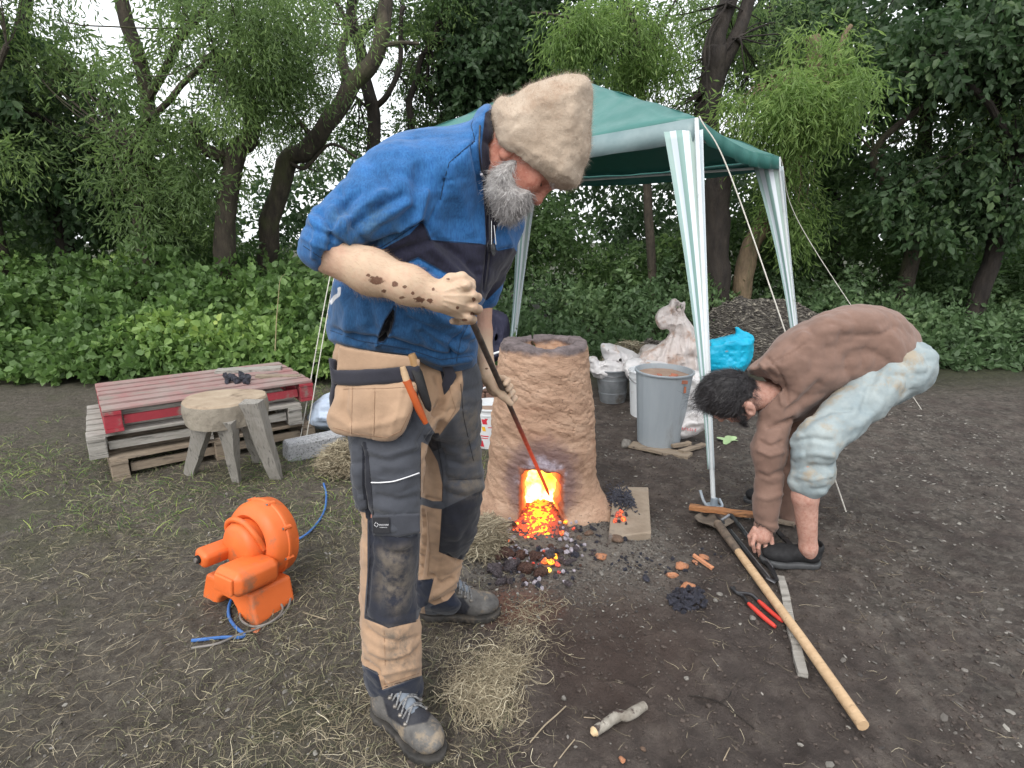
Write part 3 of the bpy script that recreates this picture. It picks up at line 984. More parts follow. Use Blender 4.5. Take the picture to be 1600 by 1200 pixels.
# understorey shrubs, the low dark wall of leaves under and beside the gazebo
cc = []; cr = []
for k in range(700):
    px = rng.uniform(-620, 2220); Y = rng.uniform(8.4, 10.5)
    z = rng.uniform(0.1, 1.9) * (0.9 + 0.4 * math.sin(px * 0.011)) + 0.1
    p = P(px, 300, Y); cc.append((p.x, Y, z + gzs(p.x, Y))); cr.append(rng.uniform(0.2, 0.5))
cc = np.array(cc); cr = np.array(cr)
b, d, rn = sprays(cc, cr, 96000, 6, 0.25, 0.3)
leaves('understorey_shrubs', b, 0.10, 0.6, LM_mid, rn * 0.7, 0.2, d, kind='stuff', label='dark leafy shrubs filling the space below the trees', cat='shrubs')
log('understorey')

# bramble bank at left, nettles and low weeds behind the buckets
def bank(name, label, xs, Ys, hfun, n, lm, lsize, asp, m=6, shape='hex', stems=80, spread=0.16):
    k = int(n / m)
    px = rng.uniform(xs[0], xs[1], k); Y = Ys[0] + (Ys[1] - Ys[0]) * rng.random(k) ** 1.2
    x = (px - 800) / FOC * Y * 1.02
    h = hfun(px, Y)
    bumpn = 0.5 + 0.5 * fbm(np.stack([x, Y, x * 0], -1), 2.3, 3, 5)
    z = h * (0.25 + 0.75 * np.clip(bumpn, 0.05, 1.15)) * (rng.random(k) ** 0.45)
    edge = np.clip((Y - Ys[0]) / 0.45, 0.0, 1.0)
    z = z * (0.25 + 0.75 * edge ** 0.6)
    o = np.stack([x, Y, ground_z(x, Y) + z], -1)
    d = rng.normal(size=(k, 3)); d[:, 2] = np.abs(d[:, 2]) * 0.6; d[:, 1] -= 0.6
    d /= np.linalg.norm(d, axis=1, keepdims=True)
    t = np.linspace(0, 1, m)[None, :, None]
    pts = o[:, None] + d[:, None] * t * spread
    sgn = np.where(np.arange(m) % 2, 1, -1)[None, :, None]
    sdv = np.cross(d, rng.normal(size=d.shape)); sdv /= np.linalg.norm(sdv, axis=1, keepdims=True)
    dirs = d[:, None] * 0.5 + sdv[:, None] * sgn + rng.normal(size=(k, m, 3)) * 0.3 + np.array([0, -0.2, 0.1])
    cl = np.clip(0.35 + 0.4 * fbm(o, 1.9, 2, 9), 0, 1)
    rn = cl[:, None] * 0.6 + rng.random((k, 1)) * 0.2 + rng.random((k, m)) * 0.25
    leaves(name, pts.reshape(-1, 3), lsize, asp, lm, rn.ravel(), 0.1, dirs.reshape(-1, 3), shape, 0.12, kind='stuff', label=label, cat='plants')
bank('bramble_bank', 'bright green bramble bank behind the pallets', (-560, 560), (5.5, 7.4),
     lambda px, Y: np.clip(0.55 + 0.45 * (Y - 5.4), 0.4, 1.35), 50000, LM_brm, 0.082, 0.74)
bank('nettle_bed', 'low nettles and weeds growing behind the bags and buckets', (500, 2150), (6.1, 8.6),
     lambda px, Y: np.clip(0.25 + 0.33 * (Y - 6.0), 0.25, 1.05), 42000, LM_net, 0.085, 0.50)
# ivy and climbers hanging in the dark at left above the brambles
bank('ivy_curtain', 'dark climbing foliage above the bramble bank', (-150, 700), (7.6, 8.4),
     lambda px, Y: 1.9 + 0 * px, 16000, LM_mid, 0.085, 0.6, shape='rhomb')
bm_stem = simple('dry_stem', (0.24, 0.20, 0.11), (0.34, 0.30, 0.17), 0.8, 8)
# dry hogweed-like stem in the brambles
s = thing('dry_stalk', GG(432, 560), 'tall dry stalk standing in the bramble bank left of the guy ropes', 'stalk')
o = MB().tube(PP((430, 548, 5.55), (432, 500, 5.55), (437, 440, 5.55)), [0.006, 0.005, 0.003], 6).build('stem', bm_stem); shift_to_parent(o, s)
o = MB().tube(PP((437, 440, 5.55), (440, 432, 5.56), (446, 428, 5.57)), [0.003, 0.002, 0.001], 5).build('tip', bm_stem); shift_to_parent(o, s)
log('banks')
# ================================================================== CLAY FURNACE
FX, FY = 0.158, 2.83
DZ0, DZ1, DX0, DX1 = 0.015, 0.292, 0.052, 0.232
zr = np.array([-.1, 0.0, .06, .12, .2, .32, .5, .66, .80, .88, 1.0])
rr_ = np.array([.40, .378, .330, .300, .284, .275, .262, .243, .226, .214, .20])
def furn(V):
    x = V[:, 0] - FX; y = V[:, 1] - FY; z = V[:, 2]
    th = np.arctan2(y, x)
    r = np.hypot(x, y)
    R0 = np.interp(z, zr, rr_)
    # buttress lumps at the foot, left and right of the mouth
    R0 = R0 + 0.035 * np.exp(-((z - 0.02) / 0.10) ** 2) * (np.exp(-((th + 0.5) / 0.35) ** 2) + np.exp(-((th + 2.5) / 0.35) ** 2))
    d = (r - R0) * 0.96
    top = 0.885 + 0.006 * np.sin(th * 2 + 1) + 0.003 * np.sin(th * 5) + 0.03 * y
    h = np.maximum(0.03 - np.abs(d - (z - top)), 0) / 0.03
    d = np.maximum(d, z - top) + h * h * 0.03 * .25
    ri = np.hypot(x - 0.018, y + 0.005)
    inner = -(ri - (0.128 + 0.02 * np.clip((0.4 - z) / 0.3, 0, 1)))
    h = np.maximum(0.02 - np.abs(d - inner), 0) / 0.02
    d = np.maximum(d, inner) + h * h * 0.02 * .25
    # mouth
    cx = (DX0 + DX1) / 2; hw = (DX1 - DX0) / 2 + 0.004 * np.sin(z * 40)
    splay = np.clip((FY - 0.22 - V[:, 1]) * 0.25, -0.02, 0.03)
    nn_ = .012 * vnoise(V, 16, 95) + .006 * vnoise(V, 38, 96)
    qx = np.abs(V[:, 0] - cx) - hw - splay + nn_; qz = np.abs(z - (DZ0 + DZ1) / 2) - (DZ1 - DZ0) / 2 - splay * .6 + nn_
    box = np.maximum(np.maximum(qx, qz), V[:, 1] - FY)
    k = 0.034
    box = box + np.where((qx > -k) & (qz > -k), np.hypot(qx + k, qz + k) - np.maximum(qx, qz) - k, 0) * 0.9
    h = np.maximum(0.014 - np.abs(d + box), 0) / 0.014
    d = np.maximum(d, -box) + h * h * 0.014 * .25
    # vertical crack at the rim
    cr = np.abs(x + 0.045 + 0.01 * np.sin(z * 60)) - 0.0055
    crk = np.maximum(np.maximum(cr, 0.80 - z), -y)
    d = np.maximum(d, -crk)
    return d
def furn_disp(V):
    # smeared layers of clay: soft diagonal ridges, small lumps, cracks
    W = V.copy(); W[:, 2] = W[:, 2] * 2.6 + W[:, 0] * 0.8
    a = 0.0048 * fbm(W, 5, 3, 41) + 0.0030 * fbm(W, 17, 3, 43)
    n = np.abs(fbm(W, 9, 2, 47))
    a = a - 0.009 * np.exp(-(n / 0.03) ** 2) * np.clip(fbm(V, 3.2, 2, 48) * 2.4 - 0.05, 0, 1)
    n2 = np.abs(fbm(V * np.array([1, 1, 1.6]), 15, 2, 57))
    a = a - 0.004 * np.exp(-(n2 / 0.03) ** 2) * np.clip(fbm(V, 6, 2, 58) * 2.2, 0, 1)
    a = a + 0.0018 * fbm(V, 60, 2, 49)
    return a
V, F = polygonize([(Fn(furn, (FX - .44, FY - .44, -.06), (FX + .44, FY + .44, .93)), .01, '+')], 0.0055, disp=furn_disp, slack=2.4)
log('furnace mesh %d' % len(F))
cm, nt, N_, L_, b_ = newmat('furnace_clay')
v = texc(nt)
sep = nt.nodes.new('ShaderNodeSeparateXYZ'); L_.new(v, sep.inputs[0])
X_, Y_, Z_ = sep.outputs
v2 = texc(nt, 'Object', (1, 1, 2.6))
clay = ramp(nt, nz(nt, v2, 7, 8, 0.66), [(0.25, (0.24, 0.145, 0.098)), (0.48, (0.42, 0.272, 0.188)), (0.72, (0.54, 0.375, 0.272))])
red = smap(nt, nz(nt, v2, 3.5, 5), 0.52, 0.66)
clay = mixc(nt, mth(nt, 'MULTIPLY', red, 0.5), clay, (0.32, 0.165, 0.105))
pit = smap(nt, nz(nt, v, 75, 4, 0.6), 0.62, 0.70)
clay = mixc(nt, mth(nt, 'MULTIPLY', pit, 0.6), clay, (0.09, 0.06, 0.05))
# smoke blackened rim
wz = mth(nt, 'ADD', Z_, mth(nt, 'MULTIPLY', mth(nt, 'SUBTRACT', nz(nt, v, 9, 5), 0.5), 0.07))
rimm = smap(nt, wz, 0.842, 0.868)
rimc = ramp(nt, nz(nt, v, 22, 6, 0.7), [(0.3, (0.075, 0.062, 0.062)), (0.7, (0.19, 0.155, 0.155))])
c = mixc(nt, rimm, clay, rimc)
# pale ash bloom, lilac with painted purple glare, and dark heat marks round the mouth
dx = mth(nt, 'SUBTRACT', X_, 0.142); dzz = mth(nt, 'SUBTRACT', Z_, 0.25)
rad = mth(nt, 'SQRT', mth(nt, 'ADD', mth(nt, 'MULTIPLY', dx, dx), mth(nt, 'MULTIPLY', mth(nt, 'MULTIPLY', dzz, dzz), 0.75)))
rad = mth(nt, 'ADD', rad, mth(nt, 'MULTIPLY', mth(nt, 'SUBTRACT', nz(nt, v, 14, 6, 0.65), 0.5), 0.12))
front = smap(nt, Y_, FY - 0.15, FY - 0.1, 1, 0)
outer = mth(nt, 'MULTIPLY', smap(nt, rad, 0.135, 0.225, 1, 0), front)
c = mixc(nt, mth(nt, 'MULTIPLY', outer, 0.75), c, (0.145, 0.095, 0.105))
ashc = ramp(nt, nz(nt, v, 40, 6, 0.7), [(0.3, (0.20, 0.165, 0.19)), (0.65, (0.52, 0.47, 0.54))])
ashm = mth(nt, 'MULTIPLY', mth(nt, 'MULTIPLY', smap(nt, rad, 0.09, 0.125, 1, 0), smap(nt, nz(nt, v, 12, 6, 0.7), 0.36, 0.54)), front)
ashm = mth(nt, 'MULTIPLY', ashm, smap(nt, Z_, 0.10, 0.2))
c = mixc(nt, mth(nt, 'MULTIPLY', ashm, 0.9), c, ashc)
# fired red lip of the mouth
ax = mth(nt, 'SUBTRACT', mth(nt, 'ABSOLUTE', dx), 0.09)
az = mth(nt, 'SUBTRACT', Z_, 0.292)
lip = mth(nt, 'ADD', mth(nt, 'MAXIMUM', ax, az), mth(nt, 'MULTIPLY', mth(nt, 'SUBTRACT', nz(nt, v, 25, 4), 0.5), 0.02))
lipm = mth(nt, 'MULTIPLY', smap(nt, lip, 0.008, 0.028, 1, 0), front)
c = mixc(nt, mth(nt, 'MULTIPLY', lipm, 0.85), c, (0.36, 0.13, 0.07))
L_.new(c, b_.inputs['Base Color']); b_.inputs['Roughness'].default_value = 0.93
b_.inputs['Specular IOR Level'].default_value = 0.2
# the inside of the shaft wall gives off heat glow
rin = mth(nt, 'SUBTRACT', mth(nt, 'MAXIMUM', ax, az), 0)
vs = nt.nodes.new('ShaderNodeVectorMath'); vs.operation = 'LENGTH'
cmb = nt.nodes.new('ShaderNodeCombineXYZ')
L_.new(mth(nt, 'SUBTRACT', X_, FX + 0.018), cmb.inputs[0]); L_.new(mth(nt, 'SUBTRACT', Y_, FY), cmb.inputs[1]); L_.new(cmb.outputs[0], vs.inputs[0])
hot = mth(nt, 'MULTIPLY', smap(nt, vs.outputs['Value'], 0.155, 0.262, 1, 0), smap(nt, Z_, 0.33, 0.42, 1, 0))
hot = mth(nt, 'MULTIPLY', hot, smap(nt, nz(nt, v, 18, 4), 0.25, 0.6, 0.5, 1.0))
b_.inputs['Emission Color'].default_value = (1.0, 0.13, 0.02, 1)
L_.new(mth(nt, 'MULTIPLY', hot, 2.6), b_.inputs['Emission Strength'])
b1 = bump(nt, nz(nt, v2, 34, 8, 0.72), 0.75, 0.012)
b2 = bump(nt, nz(nt, v, 160, 4, 0.7), 0.5, 0.003, b1)
L_.new(b2, b_.inputs['Normal'])
fur = thing('clay_furnace', (FX, FY, 0), 'hand built tan clay furnace with blackened cracked rim and glowing square mouth', 'furnace')
o = put('shaft', mesh_np('shaft', V, F), cm); shift_to_parent(o, fur)

# ------------------------------------------------------------------ lumps
def ico(sub=2):
    import bmesh
    bm = bmesh.new(); bmesh.ops.create_icosphere(bm, subdivisions=sub, radius=1.0)
    V = np.array([v.co[:] for v in bm.verts]); F = np.array([[v.index for v in f.verts] for f in bm.faces]); bm.free()
    return V, F
ICO1, ICO2 = ico(1), ico(2)
def lump_mesh(name, seed, sub=2, rough=0.35, sq=(1, 1, 1), facet=0.0, smooth=False):
    V, F = (ICO1, ICO2)[sub - 1]
    n = fbm(V, 1.3, 2, seed)
    W = V * (1 + rough * n)[:, None]
    if facet > 0:      # chop with random planes for broken faces
        r2 = np.random.default_rng(seed)
        for _ in range(6):
            p = r2.normal(size=3); p /= np.linalg.norm(p); t = r2.uniform(0.45, 0.8)
            dd = W @ p - t
            W = W - np.maximum(dd, 0)[:, None] * p * facet
    W = W * np.array(sq)
    return mesh_np(name, W, F, smooth)

def emis(name, stops, s, scale=30, base=(0.03, 0.02, 0.02), objrand=True):
    m, nt, N, L, b = newmat(name)
    v = texc(nt)
    f = nz(nt, v, scale, 3, 0.6)
    if objrand:
        oi = nt.nodes.new('ShaderNodeObjectInfo')
        f = mth(nt, 'ADD', f, mth(nt, 'MULTIPLY', mth(nt, 'SUBTRACT', oi.outputs['Random'], 0.5), 0.25))
    L.new(ramp(nt, f, stops), b.inputs['Emission Color'])
    b.inputs['Base Color'].default_value = (*base, 1); b.inputs['Roughness'].default_value = 0.9
    b.inputs['Emission Strength'].default_value = s
    return m
M_white_hot = emis('white_hot', [(0.30, (1.0, 0.42, 0.02)), (0.48, (1.0, 0.72, 0.08)), (0.68, (1.0, 0.93, 0.50))], 2.3, 9)
M_yellow = emis('yellow_ember', [(0.36, (0.95, 0.10, 0.01)), (0.50, (1.0, 0.36, 0.015)), (0.66, (1.0, 0.75, 0.10))], 2.0, 1.6)
M_orange = emis('orange_ember', [(0.36, (0.10, 0.005, 0.001)), (0.50, (0.9, 0.075, 0.01)), (0.70, (1.0, 0.30, 0.02))], 1.3, 1.6, (0.10, 0.06, 0.05))
M_dull = emis('dull_ember', [(0.44, (0.0, 0.0, 0.0)), (0.58, (0.7, 0.03, 0.01)), (0.72, (1.0, 0.12, 0.02))], 1.0, 1.8, (0.09, 0.055, 0.055))
M_coal = simple('charcoal', (0.014, 0.014, 0.020), (0.080, 0.082, 0.110), 0.42, 1.2, 0.7, 0.1, 4)
M_ash = simple('ash_white_lump', (0.24, 0.21, 0.24), (0.60, 0.55, 0.61), 0.95, 2.5, 0.5, 0.1, 5)
M_slag = simple('slag', (0.10, 0.08, 0.09), (0.30, 0.25, 0.27), 0.75, 2.0, 1.0, 0.2, 3, dirt=(0.04, 0.025, 0.025))
M_slagr = simple('reddish_slag', (0.13, 0.055, 0.04), (0.28, 0.15, 0.11), 0.8, 2.0, 1.0, 0.2, 3, dirt=(0.05, 0.03, 0.03))
M_terra = simple('terracotta', (0.42, 0.17, 0.085), (0.55, 0.27, 0.15), 0.9, 1.6, 0.5, 0.1, 5, dirt=(0.12, 0.08, 0.07), dirt_scale=1.5)
M_stone = simple('grey_stone', (0.13, 0.12, 0.11), (0.30, 0.28, 0.25), 0.85, 1.5, 0.5, 0.1, 4)
M_brownst = simple('brown_stone', (0.09, 0.06, 0.045), (0.20, 0.13, 0.09), 0.8, 1.5, 0.5, 0.1, 4)

def scatter_mesh(name, C, sizes, mat, seeds=4, sub=1, rough=0.4, sq=(1, 1, 0.7), **kw):
    """many tiny lumps in one mesh (too small and too many to count)"""
    Vb, Fb = (ICO1, ICO2)[sub - 1]
    n = len(C)
    W = Vb[None] * (1 + rough * np.stack([fbm(Vb + 5 * k, 1.6, 2, k) for k in range(seeds)])[rng.integers(0, seeds, n)][..., None])
    W = W * (np.array(sq) * rng.uniform(0.6, 1.35, (n, 3)))[:, None, :]
    a = rng.uniform(0, 2 * np.pi, n); ca, sa = np.cos(a), np.sin(a)
    X = W[..., 0] * ca[:, None] - W[..., 1] * sa[:, None]; Y = W[..., 0] * sa[:, None] + W[..., 1] * ca[:, None]
    tl = rng.uniform(-.5, .5, n)
    Z = W[..., 2] * np.cos(tl)[:, None] + X * np.sin(tl)[:, None]
    W = np.stack([X, Y, Z], -1) * sizes[:, None, None] + C[:, None, :]
    F = (Fb[None] + (np.arange(n) * len(Vb))[:, None, None]).reshape(-1, 3)
    me = mesh_np(name, W.reshape(-1, 3), F, smooth=False)
    attr(me, 'rnd', np.repeat(rng.random(n), len(Vb)))
    return put(name, me, mat, **kw)

# fire inside: a heap of white-hot coals filling the shaft behind the mouth
def firef(V):
    x = V[:, 0] - (FX + 0.0); y = V[:, 1] - (FY + 0.01); z = V[:, 2]
    slope = 0.28 + (V[:, 1] - 2.71) * 2.2
    d = np.maximum(np.hypot(x, y) - 0.135, z - slope)
    return np.maximum(d, -z - .02)
V, F = polygonize([(Fn(firef, (FX - .15, FY - .2, -.02), (FX + .15, FY + .15, .5)), .01, '+')], 0.008,
                  disp=lambda V: 0.016 * fbm(V, 14, 2, 91) + 0.006 * fbm(V, 45, 2, 92), slack=3)
fb = put('fire_bed', mesh_np('fire_bed', V, F), M_white_hot, label='white hot and yellow burning coals seen through the furnace mouth', cat='fire', kind='stuff')

# spilled embers in front of the mouth: glowing gravel
n = 1900
u = rng.random(n); ang = rng.uniform(-1, 1, n)
ys = 2.72 - u * 0.37
half = np.interp(u, [0, .4, .7, 1.0], [0.075, 0.095, 0.135, 0.16])
xs = 0.142 - 0.02 * u + ang * half
zs = np.interp(u, [0, 0.25, 0.5, 0.8, 1], [0.045, 0.048, 0.042, 0.03, 0.012]) * (1 - 0.5 * ang ** 2) * rng.uniform(0.75, 1.0, n) + ground_z(xs, ys) * 0.6
heat = (1 - np.abs(ang)) * 0.75 + 0.50 - np.maximum(u - 0.55, 0) * 1.3 + rng.normal(size=n) * 0.2
C = np.stack([xs, ys, zs], -1); sz = rng.uniform(0.004, 0.016, n) * rng.uniform(.6, 1, n)
for nm, lo_, hi_, mt_, lb in (('hot_embers', 0.92, 9, M_yellow, 'yellow hot small embers pouring out of the furnace mouth'),
                          ('red_embers', 0.55, 0.92, M_orange, 'orange red small embers around the spill below the mouth'),
                          ('dull_embers', -9, 0.55, M_dull, 'dark cooling embers at the edge of the spill')):
    k = (heat > lo_) & (heat <= hi_)
    if k.sum(): scatter_mesh(nm, C[k], sz[k], mt_, kind='stuff', label=lb, cat='embers')
# bed under the embers
bedV = []
gu, gv = np.meshgrid(np.linspace(0, 1, 36), np.linspace(-1, 1, 30), indexing='ij')
bx = 0.142 - 0.02 * gu + gv * np.interp(gu, [0, .4, .7, 1.0], [0.085, 0.10, 0.14, 0.16]); by = 2.72 - gu * 0.37
bz = np.interp(gu, [0, 0.25, 0.5, 0.8, 1], [0.038, 0.040, 0.034, 0.022, 0.0]) * (1 - 0.8 * np.abs(gv) ** 2.5) + ground_z(bx, by) * .5
bz[-1] -= 0.02; bz[:, 0] -= 0.02; bz[:, -1] -= 0.02
i = (np.arange(35)[:, None] * 30 + np.arange(29)[None]).ravel()
bm_ = emis('ember_bed_glow', [(0.44, (0.03, 0.001, 0.0)), (0.56, (0.75, 0.06, 0.01)), (0.70, (1.0, 0.35, 0.02))], 0.9, 45, (0.06, 0.03, 0.02), False)
put('ember_bed', mesh_np('ember_bed', np.stack([bx, by, bz], -1).reshape(-1, 3), np.stack([i, i + 1, i + 31, i + 30], 1)), bm_, kind='stuff', label='glowing bed of crushed embers below the furnace mouth', cat='embers')

# ---- individual lumps one can pick apart
LUMPS = {}
def lump(kind_, seed, mat, sub=2, rough=0.4, sq=(1, 1, .8), facet=0.8, smooth=False):
    k = (kind_, seed)
    if k not in LUMPS:
        me = lump_mesh(kind_, seed, sub, rough, sq, facet, smooth); me.materials.append(mat); LUMPS[k] = me
    return LUMPS[k]
def drop(name, me, px, py, size, label, cat, group, dz=0.35, off=(0, 0, 0)):
    p = GG(px, py)
    o = put(name, me, None, label=label, cat=cat, group=group)
    o.location = (p.x + off[0], p.y + off[1], p.z + size * dz + off[2])
    o.rotation_euler = (random.uniform(-.4, .4), random.uniform(-.4, .4), random.uniform(0, 6.28))
    o.scale = (size,) * 3
    return o
# big slag lumps at the lower left of the spill
for k, (px, py, s, m, lb) in enumerate([
    (775, 893, .040, 0, 'large grey crusted slag lump at the left foot of the ember spill'),
    (800, 888, .034, 0, 'grey slag lump right of the largest one below the embers'),
    (823, 893, .036, 1, 'pinkish brown slag lump in the middle below the glowing spill'),
    (846, 897, .030, 1, 'reddish slag lump beside the little glowing ember patch'),
    (788, 868, .030, 1, 'dark red slag lump between straw and white ash lumps'),
    (812, 870, .030, 1, 'tan red slag lump just under the yellow embers'),
    (838, 872, .028, 1, 'dark slag lump at the lower edge of the yellow embers'),
    (782, 912, .024, 0, 'small dark slag lump in front of the largest one'),
    (880, 862, .018, 1, 'small brown stone right of the ember spill')]):
    drop('slag_lump', lump('slag_lump', 60 + k, (M_slag, M_slagr)[m], 2, .55, (1.1, 1, .8), .3, True), px, py, s, lb, 'slag', 'slag lumps below the furnace mouth', 0.3)
# white ash lumps
for k, (px, py, s) in enumerate([(785, 818, .020), (797, 812, .012), (792, 836, .014), (800, 842, .018), (806, 856, .012), (900, 818, .014), (886, 838, .013),
                                 (875, 845, .012), (893, 846, .014), (901, 857, .013), (913, 853, .012), (880, 826, .010), (899, 868, .010), (836, 912, .014),
                                 (843, 907, .012), (821, 914, .012), (812, 895, .010), (790, 828, .012), (875, 818, .012), (910, 870, .009), (863, 862, .009)]):
    drop('ash_lump', lump('ash_lump', 80 + k % 5, M_ash, 1, .4, (1.1, .9, .9), .7), px, py, s, 'small white ash coated lump around the ember spill', 'ash lump', 'white ash lumps', 0.5)
# the little glowing group in front
for k, (px, py, s, m) in enumerate([(860, 882, .016, 2), (868, 872, .012, 2), (857, 893, .012, 2), (850, 880, .014, 1), (872, 885, .013, 0), (850, 866, .012, 1),
                                    (778, 822, .012, 1), (896, 828, .010, 0), (884, 818, .012, 2), (806, 822, .014, 2), (797, 848, .012, 1), (877, 835, .014, 1)]):
    drop('ember', lump('ember', 100 + k % 4 + 10 * m, (M_dull, M_orange, M_yellow)[m], 2, .4, (1, 1, .9), .8), px, py, s,
         'red glowing ember lump at the edge of the spill', 'ember', 'single embers below the mouth', 0.7)
# rubble of clinker, ash and charcoal heaped in front of the mouth
for k in range(150):
    t_ = random.random(); px = 776 + t_ * 128 + random.gauss(0, 5); py = 858 + random.gauss(0, 20) + 10 * math.sin(t_ * 3)
    if 808 < px < 880 and py < 858: continue
    if not (818 < py < 922): continue
    r_ = random.random()
    if r_ < .34: nm_, mt_, lb_, gp_ = 'ash_lump', M_ash, 'pale lilac ash coated lump in the rubble below the embers', 'ash lumps in the rubble'
    elif r_ < .62: nm_, mt_, lb_, gp_ = 'slag_lump', M_slag, 'grey clinker lump in the rubble below the embers', 'clinker lumps in the rubble'
    elif r_ < .80: nm_, mt_, lb_, gp_ = 'slag_lump', M_slagr, 'reddish clinker lump in the rubble below the embers', 'reddish clinker lumps in the rubble'
    elif r_ < .93 or abs(px - 842) > 45: nm_, mt_, lb_, gp_ = 'charcoal_lump', M_coal, 'charcoal lump in the rubble below the embers', 'charcoal lumps in the rubble'
    else: nm_, mt_, lb_, gp_ = 'ember', M_dull, 'dull red ember in the rubble below the mouth', 'dull embers in the rubble'
    drop(nm_, lump(nm_ + gp_, 300 + k % 6, mt_, 1, .45, (1.15, .95, .8), .8), px, py, random.uniform(.008, .019) * (1 if nm_ != 'ember' else .7), lb_, nm_.replace('_', ' '), gp_, random.uniform(.3, 1.1))
# smaller coals all around the spill (countable, tiny)
for k in range(90):
    a = random.uniform(-0.5, math.pi + 0.5); r = random.uniform(0.9, 1.6)
    px = 842 + math.cos(a) * 62 * r; py = 846 + math.sin(a) * 44 * r
    if py < 815: continue
    s = random.uniform(0.005, 0.012)
    drop('charcoal_lump', lump('charcoal_lump', 140 + k % 6, M_coal if k % 3 else M_slag, 1, .4, (1.2, .9, .7), .9), px, py, s,
         'small loose piece of charcoal or clinker around the ember spill', 'charcoal', 'charcoal pieces round the furnace mouth', 0.5)

# stone slab at right of the furnace with its own coal
M_slab = simple('pale_stone_slab', (0.22, 0.17, 0.125), (0.36, 0.30, 0.235), 0.9, 6, 0.7, 0.01, 30, dirt=(0.12, 0.10, 0.09))
p0 = GG(1012, 778); p1 = GG(1017, 843); p2 = GG(950, 848); p3 = GG(958, 772)
mb = MB(); mb.prism([(p1.x, p1.y, .0), (p0.x, p0.y, .0), (p3.x, p3.y, .0), (p2.x, p2.y, .0)], (0, 0, 0.055))
sl = mb.build('stone_slab', M_slab, label='square pale stone slab half buried at the right foot of the furnace', cat='slab')
bv = sl.modifiers.new('b', 'BEVEL'); bv.width = 0.006; bv.segments = 2
n = 900
C = np.stack([rng.normal(size=n) * 0.045 + GG(972, 793).x, rng.normal(size=n) * 0.07 + GG(972, 793).y, np.full(n, 0.057)], -1)
C[:, 2] = 0.057 + rng.random(n) * 0.012 * np.exp(-((C[:, 0] - C[:, 0].mean()) / .05) ** 2)
k = (C[:, 0] > p2.x) & (C[:, 0] < p1.x - .01)
scatter_mesh('charcoal_dust', C[k], rng.uniform(0.002, 0.007, k.sum()), M_coal, kind='stuff', label='black charcoal dust and crumbs on the stone slab', cat='charcoal')
for k, (px, py, s, m) in enumerate([(966, 806, .020, 0), (974, 812, .015, 0), (961, 814, .014, 0), (970, 800, .012, 0), (978, 804, .012, 9), (967, 815, .012, 9), (957, 806, .011, 9), (978, 818, .010, 9)]):
    q = G(px, py, 0.06)
    if m == 0: o = put('ember', lump('ember', 170 + k, M_orange, 2, .4, (1, 1, .9), .8), None, label='glowing red coal lying on the stone slab', cat='ember', group='red coals on the stone slab')
    else: o = put('charcoal_lump', lump('charcoal_lump', 140 + k % 6, M_coal, 1), None, label='black charcoal piece beside the red coals on the stone slab', cat='charcoal', group='charcoal on the stone slab')
    o.location = (q.x, q.y, .055 + s * .6); o.scale = (s,) * 3; o.rotation_euler = (k, k * 2, k * 3)
